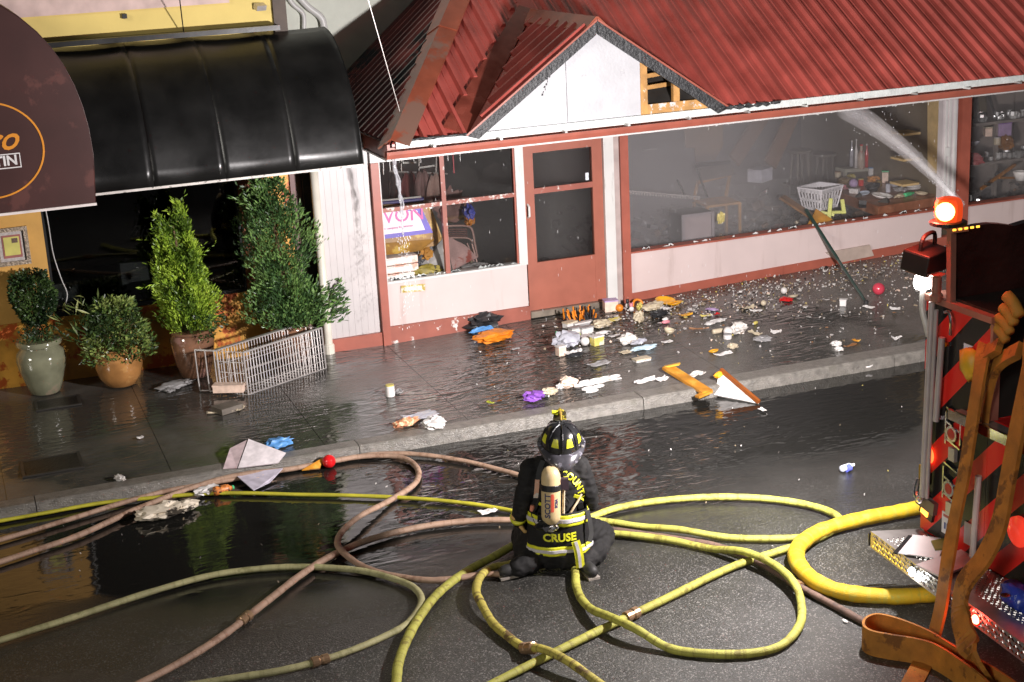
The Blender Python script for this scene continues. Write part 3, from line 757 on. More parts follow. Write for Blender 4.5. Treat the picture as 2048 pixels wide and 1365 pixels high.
MB().box((-1.45,-1.40,2.375),(1.45,-1.36,2.40)).build('canopy_hem', mat('white_canopy_hem', (0.75,0.68,0.66), 0.5), can)
ring = MB(); cx_, cz_ = 0.50, 3.02
for k in range(64):
    a = 2*PI*k/64
    for rr, yy in ((1.0,-1.376),(0.965,-1.376)):
        ring.v.append((cx_+0.525*rr*math.cos(a), yy, cz_+0.475*rr*math.sin(a)))
ring.f = [(2*k, 2*((k+1)%64), 2*((k+1)%64)+1, 2*k+1) for k in range(64)]
M_ORL = mat('orange_paint', (0.72,0.27,0.02), 0.5, var=0.05)
ring.build('sign_oval', M_ORL, can)
v, f = text_mb('Bistro', 0.32, 0.0006, shear=0.4, align='RIGHT', bold=0.004)
MB().add(place_text(v, (0.775,-1.374,3.115), (1,0,0.02), (0,0,1)), f).build('sign_lettering', M_ORL, can)
v, f = text_mb('ST. MARTIN', 0.135, 0.0006, align='RIGHT', bold=0.004)
M_LTW = mat('white_lettering', (0.75,0.72,0.72), 0.5)
MB().add(place_text(v, (0.755,-1.374,2.905), (1,0,0.02), (0,0,1)), f).build('sign_lettering', M_LTW, can)
b = MB()
for (xa, xb, za, zb) in ((0.0,0.785,2.965,2.975),(0.0,0.785,2.83,2.84),(0.776,0.785,2.84,2.965)): b.box((xa,-1.376,za),(xb,-1.3715,zb))
b.build('sign_box', M_LTW, can)
# white downpipe between restaurant and shop
dp = thing('downpipe', 'white round downpipe standing between the restaurant and the pale boarding', 'pipe', (4.02,-0.03,zs(4.02,-0.03)))
MB().tube([(4.02,-0.03,2.42),(4.02,-0.03,0.22),(4.02,-0.035,0.12),(4.02,-0.05,0.03)], 0.05, 14).build('pipe', mat('cream_pipe', (0.72,0.68,0.58), 0.35, var=0.08), dp, smooth=True)
MB().lathe((4.02,-0.04,0.03), [(0.066,0),(0.066,0.13),(0.055,0.15)], 14).build('pipe_foot', MATS['cream_pipe'], dp)
for z in (0.75, 1.6): MB().lathe((4.02,-0.03,z), [(0.056,0),(0.056,0.035)], 14).build('pipe_collar', MATS['cream_pipe'], dp)
# white pipes on the pale building
for pth, lab in (([(4.370, 2.400, 4.223), (4.509, 2.400, 3.979), (4.633, 2.400, 3.845), (4.629, 2.400, 3.645), (4.614, 2.400, 3.331)], 'thinner white pipe bending down the pale wall above the awning'),
                 ([(4.377, 2.380, 4.346), (4.677, 2.380, 3.955), (4.847, 2.380, 3.800), (4.887, 2.380, 3.658), (4.884, 2.380, 3.310)], 'thicker white pipe bending down the pale wall above the awning')):
    o = MB().tube(smooth_path(pth, 5), 0.03 if 'thinner' in lab else 0.045, 10).build('wall_pipe', M_WHITE, smooth=True); tag(o, lab, 'pipe', 'pipes on the pale wall')
# overhead wires in front
for a, b_, lab in (((2.648, -0.400, 4.582), (2.761, 0.250, 3.849), 'thin black wire coming down to the top of the black awning'), ((4.550, -0.800, 4.370), (4.950, -0.550, 2.845), 'thin pale wire hanging down to the hip of the red roof')):
    mid = [Vector(a).lerp(Vector(b_), t) for t in (0,0.25,0.5,0.75,1)]
    o = MB().tube(mid, 0.007 if 'black' in lab else 0.005, 5).build('overhead_wire', M_BLACK if 'black' in lab else M_STEEL); tag(o, lab, 'wire')

# ------------------------------------------------------------------ fire engine
RX = 6.62
eng = thing('fire_engine', 'red fire engine seen from the rear with black and red chevrons and hoses hanging out', 'fire engine', (8.5, -9.25, ROADZ))
M_RED = mat('fire_red_paint', (0.52,0.015,0.012), 0.16, var=0.08, vscale=3, coat=0.4, estr=0)
M_CHRED = mat('red_reflective_sheet', (0.80,0.026,0.018), 0.3, var=0.08, vscale=4)
M_CHBLK = mat('black_reflective_sheet', (0.014,0.014,0.014), 0.22, var=0.3, vscale=4)
M_DIA = mat('diamond_plate', (0.55,0.52,0.50), 0.30, metal=0.75, var=0.2, vscale=6)
M_ALU = mat('satin_aluminium', (0.55,0.50,0.50), 0.28, metal=0.35, var=0.1)
M_HOSEB = mat('brown_flat_hose', (0.44,0.175,0.022), 0.72, var=0.3, vscale=7, wear=(0.20,0.075,0.012), wscale=5, wlim=0.56, bump=0.4, bscale=160)
MB().box((RX+0.02,-10.5,0.12),(13.2,-8.0,1.46)).build('body', M_RED, eng, bevel=0.02)
MB().box((RX+0.02,-8.76,1.462),(12.0,-8.0,2.20)).build('side_locker', M_RED, eng)
MB().box((RX+0.02,-10.5,1.462),(12.0,-9.74,2.20)).build('side_locker', M_RED, eng)
MB().box((7.45,-9.738,1.462),(12.0,-8.762,1.72)).build('bed_floor', M_DARK, eng)
MB().box((12.05,-10.45,0.5),(15.2,-8.05,2.75)).build('cab', M_RED, eng, bevel=0.08)
for wx in (8.6, 9.2, 13.9):
    for wy in (-8.16, -10.34):
        w = MB().lathe((wx, wy-0.16, ROADZ+0.52), [(0.2,0),(0.5,0.0),(0.52,0.04),(0.52,0.28),(0.5,0.32),(0.2,0.32)], 24, (0,1,0)).build('wheel', M_RUBBER, eng)
        MB().lathe((wx, wy-0.17, ROADZ+0.52), [(0.05,-0.01),(0.27,0.0),(0.27,0.34),(0.05,0.35)], 16, (0,1,0)).build('rim', M_CHROME, w)
# chevron sheets on the rear face, cut to the panels
def clip(poly, f):
    out = []
    for i in range(len(poly)):
        p, q = poly[i], poly[(i+1) % len(poly)]; a, b_ = f(p), f(q)
        if a >= 0: out.append(p)
        if (a >= 0) != (b_ >= 0):
            t = a/(a-b_); out.append((p[0]+(q[0]-p[0])*t, p[1]+(q[1]-p[1])*t))
    return out
for (ya, yb, za, zb) in ((-8.0,-8.745,0.36,2.165), (-8.75,-9.75,0.36,1.40), (-9.755,-10.5,0.36,2.165)):
    for k in range(-8, 14):
        for s, m in ((0, M_CHRED), (1, M_CHBLK)):
            off = 1.63-8.0+0.45*k+0.225*(s)
            if ya > -9.25+0.3:       # left half climbs towards the middle
                f0 = lambda p, o=off: (p[1]+p[0]) - o - 0.0
                f1 = lambda p, o=off: o+0.225 - (p[1]+p[0])
                sg = 1
            poly = [(ya,za),(yb,za),(yb,zb),(ya,zb)]
            if ya <= -9.7: f = lambda p: p[1]-(p[0]+18.5)-(off); g_ = lambda p: off+0.225-(p[1]-(p[0]+18.5))
            else:
                f = lambda p: p[1]+p[0]-off; g_ = lambda p: off+0.225-(p[1]+p[0])
            pl = clip(clip(poly, f), g_) if len(poly) else []
            if len(pl) >= 3:
                MB().prism([(RX, y, z) for y, z in pl], (0.019,0,0)).build('chevron_stripe', m, eng)
MB().box((RX-0.02,-8.76,2.168),(RX+0.2,-7.99,2.215)).build('locker_trim', mat('copper_red_trim', (0.45,0.20,0.15), 0.3, metal=0.4), eng)
MB().box((RX-0.015,-8.775,1.46),(RX+0.06,-8.748,2.165)).build('locker_trim', MATS['copper_red_trim'], eng)
# side of the hose bed with the ruffled cover
b = MB(); n = 40
for k in range(n+1):
    xx = 6.66 + k*0.10; zt = 2.72 + 0.035*abs(math.sin(k*0.62)) - 0.004*k
    b.v += [(xx,-8.27,2.20),(xx,-8.27,zt),(xx,-8.20,zt),(xx,-8.20,2.20)]
for k in range(n):
    for j in range(4): b.f.append((k*4+j,k*4+(j+1)%4,(k+1)*4+(j+1)%4,(k+1)*4+j))
b.f += [(3,2,1,0),(n*4,n*4+1,n*4+2,n*4+3)]
M_TARP = mat('dark_red_tarp', (0.035,0.010,0.008), 0.18, var=0.4, vscale=3, bump=0.5, bscale=9)
b.build('bed_side', M_TARP, eng)
MB().box((7.55,-9.8,2.202),(11,-8.76,2.235)).build('bed_cover', mat('wet_black_cover', (0.018,0.017,0.015), 0.12, var=0.3, bump=0.6, bscale=7), eng)
MB().box((6.66,-8.764,1.47),(11.9,-8.7605,2.19)).build('bed_lining', M_DARK, eng)
MB().box((6.66,-8.758,2.216),(11,-8.28,2.235)).build('bed_cover', mat('wet_black_cover', (0.018,0.017,0.015), 0.12, var=0.3, bump=0.6, bscale=7), eng)
MB().bar((6.63,-8.27,2.2),(6.63,-8.25,2.76),0.045,0.05).build('bed_post', MATS['copper_red_trim'], eng)
MB().prism([(6.60,-8.30,2.72),(6.60,-8.02,2.755),(6.60,-8.30,2.755)],(0.14,0,0)).build('beacon_bracket', MATS['copper_red_trim'], eng)
# beacon
bc = MB().lathe((6.66,-8.17,2.755), [(0.13,0.0),(0.13,0.025),(0.115,0.03)], 20).build('beacon_base', M_BLACK, eng)
M_LENS = mat('red_beacon_lens', (0.75,0.05,0.01), 0.12, emit=(1.0,0.09,0.018), estr=0.55, var=0)
bl = MB().lathe((6.66,-8.17,2.782), [(0.090,0),(0.098,0.035),(0.098,0.125),(0.082,0.16),(0.045,0.172)], 8).build('beacon_lens', M_LENS, bc)
MB().lathe((6.578,-8.242,2.868), [(0.02,-0.02),(0.066,-0.012),(0.066,0.006),(0.05,0.016),(0.02,0.020)], 20, (-0.55,-0.75,0.15)).build('beacon_bulb', mat('hot_lamp', (1,0.85,0.4), 0.3, emit=(1.0,0.62,0.14), estr=6, var=0), bl)
for k in range(5):
    a = -2.6+0.5*k
    MB().box((6.60+0.05*k,-8.31,2.738),(6.625+0.05*k,-8.302,2.752)).build('beacon_screw_glint', mat('amber_glint', (0.9,0.5,0.05), 0.3, emit=(1,0.45,0.05), estr=2.0, var=0), bc)  # emissive specks paint the beacon's glint on its base
# floodlight on its pole
M_BRZ = mat('brown_black_housing', (0.022,0.014,0.012), 0.45, var=0.3)
fl = MB().obox((6.62,-7.98,2.47),(0.34,0.22,0.16),(math.radians(10),0,math.radians(25))).build('floodlight', M_BRZ, eng, bevel=0.015)
MB().obox((6.66,-7.87,2.455),(0.28,0.012,0.12),(math.radians(10),0,math.radians(25))).build('lens', mat('lit_lens', (1,1,1), 0.3, emit=(1,0.96,0.94), estr=30, var=0), fl)
hp = [local(eng, p) for p in ()]
MB().tube(smooth_path([(6.53,-8.03,2.55),(6.54,-8.04,2.63),(6.60,-8.01,2.66),(6.70,-7.96,2.65),(6.72,-7.94,2.56)],5),0.016,8).build('floodlight_handle', M_BRZ, fl)
MB().obox((6.52,-8.04,2.46),(0.05,0.17,0.165),(math.radians(10),0,math.radians(25))).build('floodlight_stripe', mat('copper_stripe', (0.55,0.28,0.22), 0.4), fl)
MB().lathe((6.585,-8.16,2.20), [(0.045,0),(0.05,0.04),(0.035,0.06),(0.035,0.18),(0.06,0.2)], 16).build('pole_collar', mat('copper_collar', (0.50,0.24,0.18), 0.25, metal=0.6), eng)
MB().lathe((6.60,-7.97,2.24), [(0.02,0.0),(0.055,0.01),(0.065,0.05),(0.055,0.10),(0.02,0.12)], 16).build('work_lamp', mat('lit_work_lamp', (1,1,1), 0.3, emit=(1,0.97,0.92), estr=16, var=0), eng)
MB().tube(smooth_path([(6.60,-7.98,2.24),(6.59,-7.99,2.10),(6.60,-8.03,1.98),(6.61,-8.05,1.90)],4),0.022,8).build('coiled_cable', mat('pale_cable', (0.6,0.58,0.56), 0.4), eng)
# rails and poles
MB().tube([(6.56,-8.145,2.19),(6.56,-8.10,0.66)],0.024,12).build('light_pole', M_ALU, eng)
MB().tube([(6.57,-8.185,2.14),(6.57,-8.14,0.66)],0.016,10).build('light_pole', M_ALU, eng)
MB().tube([(6.57,-8.26,1.95),(6.57,-8.22,1.30)],0.024,12).build('grab_rail', M_ALU, eng)
for yz in ((-8.25,1.90),(-8.225,1.33)): MB().bar((6.57,yz[0],yz[1]),(6.63,yz[0]-0.02,yz[1]),0.03).build('rail_bracket', M_CHROME, eng)
MB().tube(smooth_path([(6.58,-8.27,2.14),(6.56,-8.34,2.16),(6.56,-8.37,2.09),(6.58,-8.34,1.99)],5),0.012,8).build('hook', M_CHROME, eng)
MB().tube(smooth_path([(6.56,-8.10,0.68),(6.55,-8.08,0.62),(6.57,-8.00,0.66),(6.60,-7.99,0.76)],5),0.02,8).build('pole_foot', M_CHROME, eng)
MB().obox((6.60,-8.10,0.60),(0.04,0.22,0.10),(0.15,0,0)).build('pole_socket', mat('dull_grey_metal', (0.16,0.14,0.13), 0.4, metal=0.5), eng)
for yz in (-8.55,): MB().obox((6.61,-8.52,1.93),(0.02,0.10,0.06)).build('latch', M_CHROME, eng)
# framed pull handles
def frame_light(yc, zc):
    b = MB()
    for dz in (-0.12, 0.01, 0.12): b.obox((6.605,yc,zc+dz),(0.02,0.17,0.014),(0.22,0,0))
    for dy in (-0.085, 0.085): b.obox((6.605,yc+dy,zc-dy*0.22),(0.02,0.014,0.25))
    p = b.build('pull_handle', M_CHROME, eng)
    MB().lathe((6.60,yc+0.005,zc-0.045), [(0.05,0),(0.05,0.012),(0.03,0.02)], 16, (-1,0,0)).build('ring', mat('red_knob', (0.4,0.04,0.03), 0.3), p)
    MB().lathe((6.595,yc+0.005,zc-0.045), [(0.062,0),(0.062,0.01)], 16, (-1,0,0)).build('washer', M_CHROME, p)
    MB().obox((6.60,yc-0.005,zc-0.20),(0.03,0.07,0.10)).build('catch', M_STEEL, p)
frame_light(-8.385, 1.29); frame_light(-8.375, 0.86)
# tail lights
MB().lathe((6.612,-8.085,0.985), [(0.07,0),(0.065,0.012),(0.03,0.016)], 16, (-1,0,0)).build('tail_light', mat('lit_tail_light', (0.7,0.05,0.02), 0.2, emit=(1.0,0.13,0.03), estr=2.5, var=0.6, vscale=70), eng)
MB().obox((6.61,-8.045,0.81),(0.02,0.11,0.13)).build('turn_light', mat('unlit_amber', (0.25,0.14,0.01), 0.2, var=0.3, vscale=60), eng)
mk = MB().obox((6.605,-8.10,0.52),(0.025,0.16,0.07),(0.25,0,0)).build('marker_light', M_BLACK, eng)
MB().obox((6.588,-8.09,0.525),(0.012,0.08,0.04),(0.25,0,0)).build('lens', mat('lit_amber', (1,0.4,0.05), 0.2, emit=(1,0.36,0.04), estr=4, var=0), mk)
MB().lathe((6.613,-8.40,0.66), [(0.075,0),(0.06,0.006)], 18, (-1,0,0), 0.65).build('badge', mat('white_badge', (0.8,0.8,0.8), 0.3), eng)
pl = MB().obox((6.61,-8.36,0.52),(0.008,0.16,0.17),(0.0,0,0)).build('number_plate', mat('white_plate', (0.72,0.70,0.72), 0.35, var=0.1), eng)
MB().obox((6.604,-8.36,0.58),(0.004,0.12,0.02)).build('plate_band', mat('red_print', (0.45,0.1,0.1), 0.4), pl)
for k in range(4): MB().obox((6.604,-8.32-0.03*k,0.50),(0.004,0.016,0.05)).build('plate_character', mat('blue_print', (0.06,0.08,0.25), 0.4), pl)
MB().box((6.608,-8.62,0.45),(6.615,-8.54,0.62)).build('data_plate', MATS['white_plate'], eng)
MB().tube([(6.56,-8.74,1.05),(6.55,-8.72,0.42)],0.024,10).build('grab_rail', mat('white_rail', (0.68,0.62,0.60), 0.35), eng)
MB().lathe((6.60,-9.16,0.78), [(0.11,0),(0.11,0.03),(0.05,0.05)], 20, (-1,0,0)).build('tail_light', mat('red_glossy_lens', (0.85,0.05,0.03), 0.1, emit=(1,0.06,0.03), estr=0.5, var=0), eng)
# step and lockers of the recess
MB().box((6.50,-9.35,1.42),(7.44,-8.45,1.455)).build('step', M_DIA, eng)
MB().box((6.499,-9.35,1.40),(6.52,-8.45,1.475)).build('step_edge', M_CHROME, eng)
lk = MB().box((6.98,-9.7,1.62),(7.44,-8.80,1.95)).build('khaki_locker', mat('khaki_case', (0.27,0.23,0.16), 0.5, var=0.1), eng, bevel=0.01)
MB().box((6.96,-8.98,1.86),(6.979,-8.90,1.96)).build('strap', M_BLACK, lk)
MB().box((6.96,-9.7,1.60),(6.979,-8.80,1.618)).build('edge', M_CHRED, lk)
MB().box((6.97,-9.7,1.457),(7.4,-8.80,1.598)).build('plinth', M_DIA, eng)
MB().tube([(7.0,-9.08,1.98),(6.95,-9.10,2.6)],0.018,8).build('bed_post', MATS['copper_red_trim'], eng)
# tailboard
tb = MB().prism([(6.27,-7.86,0.21),(6.62,-7.99,0.21),(6.62,-10.6,0.21),(6.05,-10.6,0.21)],(0,0,0.135)).build('tailboard', M_DIA, eng)
b = MB(); r = random.Random(3)
for i in range(14):
    for j in range(60):
        x = 6.30+0.025*i; y = -8.0-0.045*j+(0.022 if i % 2 else 0)
        if y < -8.02+(6.3-x)*0.3 and x > 6.27-0.08*(-7.9-y):
            b.obox((x,y,0.347),(0.018,0.007,0.004),(0,0,0.8 if (i+j) % 2 else -0.8))
tag(b.build('tread_bump', M_CHROME, tb), kind='stuff')
b = MB()
e0, e1 = Vector((6.27,-7.86,0.28)), Vector((6.05,-10.6,0.28)); dv = (e1-e0).normalized()
for k in range(64):
    for j in range(3):
        p = e0 + dv*(0.05+0.042*k+(0.02 if j % 2 else 0)) + Vector((-0.004,0,0.04-0.04*j)); b.obox(p,(0.006,0.026,0.014),(0.6 if (k+j) % 2 else -0.6,0,0))
tag(b.build('tread_bump', M_CHROME, tb), kind='stuff')
MB().obox((6.37,-7.875,0.27),(0.22,0.02,0.10),(0,0,-0.36)).build('end_plate', M_BLACK, tb)
MB().obox((6.345,-7.855,0.265),(0.10,0.02,0.05),(0,0,-0.36)).build('reflector', mat('red_reflector', (0.4,0.02,0.02), 0.2), tb)
def on_edge(t, z): p = e0+dv*t; return Vector((p.x-0.012,p.y,z))
for t, nm, mt in ((0.62,'lamp',mat('lit_white', (1,1,1), 0.3, emit=(0.9,0.97,1), estr=25, var=0)), (1.27,'lamp',mat('lit_red', (1,0.2,0.1), 0.3, emit=(1,0.20,0.10), estr=12, var=0)), (1.44,'lamp',MATS['lit_red'])):
    lp = MB().lathe(on_edge(t,0.275), [(0.034,0),(0.03,0.012),(0.01,0.018)], 14, (-1,0,0)).build(nm, mt, tb)
    MB().lathe(on_edge(t,0.275)+Vector((0.006,0,0)), [(0.046,0),(0.046,0.006)], 14, (-1,0,0)).build('bezel', M_CHRED if t > 1 else M_CHROME, lp)
lamp('step_lamp', 'POINT', on_edge(0.62,0.22)+Vector((-0.06,0,0)), 1.2, (0.9,0.97,1.0), shadow_soft_size=0.03)
lamp('red_step_lamp', 'POINT', on_edge(1.35,0.25)+Vector((-0.08,0,0)), 2.2, (1.0,0.06,0.04), shadow_soft_size=0.05)

# things lying on the tailboard
def slab_on(name, poly, z, th, m, label, cat, rim=None):
    t = thing(name, label, cat, (poly[0][0], poly[0][1], z))
    MB().prism([(p[0],p[1],z) for p in poly],(0,0,th)).build('sheet', m, t)
    return t
cb = slab_on('clipboard', [(6.476, -8.105, 0.360), (6.188, -8.324, 0.360), (6.387, -8.545, 0.360), (6.653, -8.282, 0.360)], 0.362, 0.008, mat('white_form', (0.78,0.74,0.75), 0.5, var=0.05), 'white form on a black edged clipboard lying on the tailboard', 'clipboard')
q = [(6.441, -8.102, 0.370), (6.462, -8.124, 0.370), (6.175, -8.342, 0.370), (6.157, -8.312, 0.370)]
MB().prism([(p[0],p[1],0.3625) for p in q],(0,0,0.010)).build('black_edge', M_BLACK, cb)
q = [(6.512, -8.285, 0.370), (6.660, -8.290, 0.370), (6.552, -8.458, 0.370), (6.446, -8.423, 0.370)]
MB().prism([(p[0],p[1],0.372) for p in q],(0,0,0.012)).build('clip', mat('olive_clip', (0.20,0.17,0.04), 0.5), cb)
slab_on('white_board', [(6.179, -8.563, 0.360), (6.214, -8.816, 0.360), (6.644, -8.698, 0.360), (6.635, -8.496, 0.360)], 0.362, 0.014, mat('white_board_face', (0.74,0.68,0.68), 0.4), 'larger white board with dark edge lying on the tailboard by the hanging hoses', 'board')
bag = MB().blob((6.424, -9.392, 0.420), (0.10,0.16,0.10), 4, 0.5, 2.6, 3).build('blue_bag', mat('blue_plastic', (0.03,0.06,0.42), 0.25, var=0.4, wear=(0.45,0.5,0.65), wscale=9, wlim=0.58), smooth=True)
tag(bag, 'crumpled blue plastic bag on the tailboard beside the red lamps', 'bag')
cup = thing('small_can', 'small dark pink can standing on the tailboard between hose and blue bag', 'can', (6.444, -9.216, 0.350))
MB().lathe((6.442, -9.219, 0.352), [(0.035,0),(0.036,0.01),(0.036,0.10),(0.03,0.115)], 14).build('can_body', mat('dusky_pink_can', (0.28,0.12,0.12), 0.3, metal=0.3, var=0.3), cup)
MB().lathe((6.286, -9.407, 0.468), [(0.03,0),(0.032,0.006)], 14).build('can_lid', M_CHROME, cup)

# flat brown supply hoses: folded in the bed and hanging down
h = thing('flat_supply_hose', 'flat brown supply hose hanging down behind the tailboard in a long strap nearest the chevrons', 'hose', (6.450, -8.791, 1.470), 0, 'flat brown supply hoses')
P = smooth_path([(7.500, -8.089, 1.906), (7.000, -8.465, 2.025), (6.720, -8.627, 2.033), (6.580, -8.719, 1.958), (6.500, -8.778, 1.787), (6.460, -8.773, 1.462), (6.420, -8.757, 1.091), (6.360, -8.744, 0.718), (6.220, -8.860, 0.447), (6.120, -8.935, 0.173), (6.020, -8.958, -0.086), (5.626, -9.300, -0.100), (5.312, -9.568, -0.100)], 6)
MB().ribbon(P, 0.135, 0.022, (0.15,1,0.05)).build('strap', M_HOSEB, h)
h = thing('flat_supply_hose', 'wider flat brown supply hose bulging forward over the tailboard right of the first strap', 'hose', (6.400, -9.238, 1.262), 0, 'flat brown supply hoses')
P = smooth_path([(7.500, -8.348, 1.968), (6.950, -8.860, 2.154), (6.600, -9.211, 2.102), (6.500, -9.261, 1.854), (6.460, -9.237, 1.536), (6.420, -9.221, 1.216), (6.360, -9.224, 0.901), (6.250, -9.220, 0.682), (6.120, -9.195, 0.514), (6.080, -9.203, 0.339), (6.000, -9.369, 0.226), (5.950, -9.556, 0.141), (6.125, -9.569, -0.100), (6.125, -9.896, -0.100)], 6)
MB().ribbon(P, 0.165, 0.03, (0.2,1,0.1)).build('strap', M_HOSEB, h)
h = thing('flat_supply_hose', 'flat brown supply hose looped on its edge on the asphalt behind the engine', 'hose', (6.023, -8.610, -0.130), 0, 'flat brown supply hoses')
P = [(p[0],p[1],-0.025) for p in [(6.067, -9.857, 0.070), (6.066, -9.582, 0.070), (6.026, -9.289, 0.070), (6.005, -8.983, 0.070), (5.938, -8.753, 0.070), (5.845, -8.601, 0.070), (5.736, -8.607, 0.070), (5.656, -8.688, 0.070), (5.651, -8.788, 0.070), (5.733, -8.897, 0.070), (5.851, -9.023, 0.070), (5.927, -9.175, 0.070), (5.935, -9.517, 0.070), (5.898, -9.796, 0.070), (5.788, -10.058, 0.070)]]
MB().ribbon(smooth_path(P,7), 0.20, 0.018, (0,0,1)).build('strap', M_HOSEB, h)
for k, (p0, p1, r) in enumerate((((6.640, -8.728, 2.143), (6.640, -8.880, 2.066), 0.035), ((6.660, -8.741, 2.208), (6.660, -8.893, 2.123), 0.037), ((6.680, -8.759, 2.280), (6.680, -8.905, 2.187), 0.039), ((6.700, -8.775, 2.367), (6.700, -8.928, 2.246), 0.044))):
    o = MB().tube(smooth_path([p0, Vector(p0).lerp(Vector(p1),0.5)+Vector((0,0,0.02)), p1],5), [r*0.7]+[r]*9+[r*0.7], 10).build('hose_fold', mat('orange_hose', (0.50,0.22,0.03), 0.7, var=0.2, bump=0.3, bscale=120), eng, smooth=True)
for pp, nm in (([(6.600, -8.859, 2.045), (6.600, -8.695, 1.923), (6.600, -8.615, 1.799)], 'hose_fold'), ([(6.600, -9.064, 2.063), (6.600, -8.842, 1.897), (6.600, -8.750, 1.653), (6.600, -8.717, 1.383)], 'hose_fold')):
    MB().ribbon(smooth_path(pp,6), 0.12, 0.05, (0.6,1,0.2)).build(nm, M_HOSEB, eng)
MB().blob((6.580, -8.562, 1.832), (0.05,0.10,0.13), 9, 0.3, 2, 2).build('yellow_bag', mat('yellow_bag_cloth', (0.62,0.36,0.02), 0.5, var=0.3, vscale=5), eng, smooth=True)

# ------------------------------------------------------------------ round hoses on the road
def hose_mat(name, a, b_, bands=14.0, worn=(0.25,0.2,0.12)):
    m = mat(name, a, 0.62, var=0.22, vscale=5, wear=worn, wscale=8, wlim=0.56, bump=0.35, bscale=140)
    N, L = m.node_tree.nodes, m.node_tree.links; b = N['Principled BSDF']
    at = N.new('ShaderNodeAttribute'); at.attribute_name = 'along'      # metres along the jacket
    n1 = N.new('ShaderNodeTexNoise'); n1.noise_dimensions = '1D'; n1.inputs['Scale'].default_value = 16; n1.inputs['Detail'].default_value = 3; n1.inputs['Roughness'].default_value = 0.7
    L.new(at.outputs['Fac'], n1.inputs['W'])
    mx = N.new('ShaderNodeMix'); mx.data_type = 'RGBA'
    L.new(ramp(N, L, n1.outputs['Fac'], 0.52, 0.68, 0.0, 0.75), mx.inputs['Factor'])
    src = b.inputs['Base Color'].links[0].from_socket; L.new(src, mx.inputs['A']); mx.inputs['B'].default_value = tuple(worn)+(1,)
    L.new(mx.outputs['Result'], b.inputs['Base Color'])
    return m
M_HY = hose_mat('yellow_hose', (0.39,0.38,0.07), None, worn=(0.22,0.19,0.035))
M_HYD = hose_mat('dirty_yellow_hose', (0.42,0.36,0.07), None, worn=(0.15,0.10,0.035))
M_HP = hose_mat('pinkish_brown_hose', (0.36,0.235,0.165), None, worn=(0.24,0.14,0.09))
M_HO = hose_mat('olive_hose', (0.36,0.34,0.17), None, worn=(0.24,0.23,0.10))
M_HL = hose_mat('amber_large_hose', (0.62,0.40,0.015), None, worn=(0.52,0.42,0.05))
M_HB = hose_mat('dark_brown_hose', (0.14,0.085,0.065), None, worn=(0.09,0.06,0.05))
def hose(label, pts, r, m, lift=None, couplings=(), rings=True, group='fire hoses on the road'):
    """Hose lying on the road; lift raises it where it crosses over others."""
    z0 = ROADZ + r + 0.014
    P = []
    for i, p in enumerate(pts):
        dz = 0 if lift is None else lift.get(i, 0.0)
        P.append((p[0], min(p[1], -3.175-r), z0+dz))
    P = smooth_path(P, 8)
    c = P[len(P)//2]
    t = thing('fire_hose', label, 'hose', (c[0], c[1], ROADZ), 0, group)
    # slight unevenness of a charged jacket
    rs = [r*(1+0.03*math.sin(i*1.7)+0.09*mnoise.noise(Vector((i*0.21, r*100, 0)))) for i in range(len(P))]
    tb_ = MB().tube(P, rs, 12); al, acc = [], 0.0
    for i, p in enumerate(P):
        acc += (Vector(P[i])-Vector(P[max(i-1,0)])).length; al += [acc]*12
        sq = 0.86+0.10*mnoise.noise(Vector((acc*0.9, r*50, 1.0)))       # a charged jacket still sags a little
        for j in range(12):
            x_, y_, z_ = tb_.v[i*12+j]; tb_.v[i*12+j] = (x_, y_, p[2]+(z_-p[2])*sq-(1-sq)*r)
    jk = tb_.build('hose_jacket', m, t, smooth=True)
    jk.data.attributes.new('along', 'FLOAT', 'POINT').data.foreach_set('value', al)
    for i in couplings:
        a, b_ = Vector(P[i]), Vector(P[min(i+1, len(P)-1)]); d = (b_-a).normalized()
        k = MB().lathe(a-d*0.07, [(r*1.05,0),(r*1.3,0.005),(r*1.3,0.05),(r*1.15,0.055),(r*1.15,0.075),(r*1.38,0.08),(r*1.38,0.13),(r*1.05,0.135)], 14, d).build('coupling', mat('worn_brass_coupling', (0.42,0.27,0.16), 0.3, metal=0.7, var=0.3), t)
    return t
hose('dusty tan hose curving in front of the kerb and behind the firefighter', [(-0.082, -3.709, -0.090), (0.309, -3.593, -0.090), (0.715, -3.461, -0.090), (1.186, -3.296, -0.090), (1.583, -3.129, -0.090), (1.939, -3.000, -0.090), (2.349, -2.904, -0.090), (2.765, -2.834, -0.090), (3.205, -2.915, -0.090), (3.621, -3.095, -0.090), (3.996, -3.397, -0.090), (4.337, -3.771, -0.090), (4.559, -4.151, -0.090), (4.727, -4.506, -0.090), (4.831, -4.984, -0.090)], 0.026, M_HP)
hose('dusty tan hose from the left edge coiling in the S bend left of the firefighter', [(-0.108, -4.231, -0.090), (0.272, -4.084, -0.090), (0.713, -3.905, -0.090), (1.293, -3.516, -0.090), (1.908, -3.174, -0.090), (2.324, -3.028, -0.090), (2.724, -3.016, -0.090), (3.114, -3.072, -0.090), (3.452, -3.146, -0.090), (3.719, -3.308, -0.090), (3.870, -3.485, -0.090), (3.899, -3.732, -0.090), (3.847, -3.972, -0.090), (3.713, -4.203, -0.090), (3.388, -4.470, -0.090), (3.067, -4.769, -0.090), (2.843, -4.999, -0.090), (2.727, -5.199, -0.090), (2.707, -5.386, -0.090), (2.780, -5.670, -0.090), (2.902, -5.927, -0.090), (3.072, -6.121, -0.090), (3.238, -6.248, -0.090), (3.420, -6.300, -0.090), (3.609, -6.324, -0.090), (3.797, -6.399, -0.090)], 0.029, M_HP, lift={5:0.03,15:0.05,16:0.05,17:0.04,18:0.03})
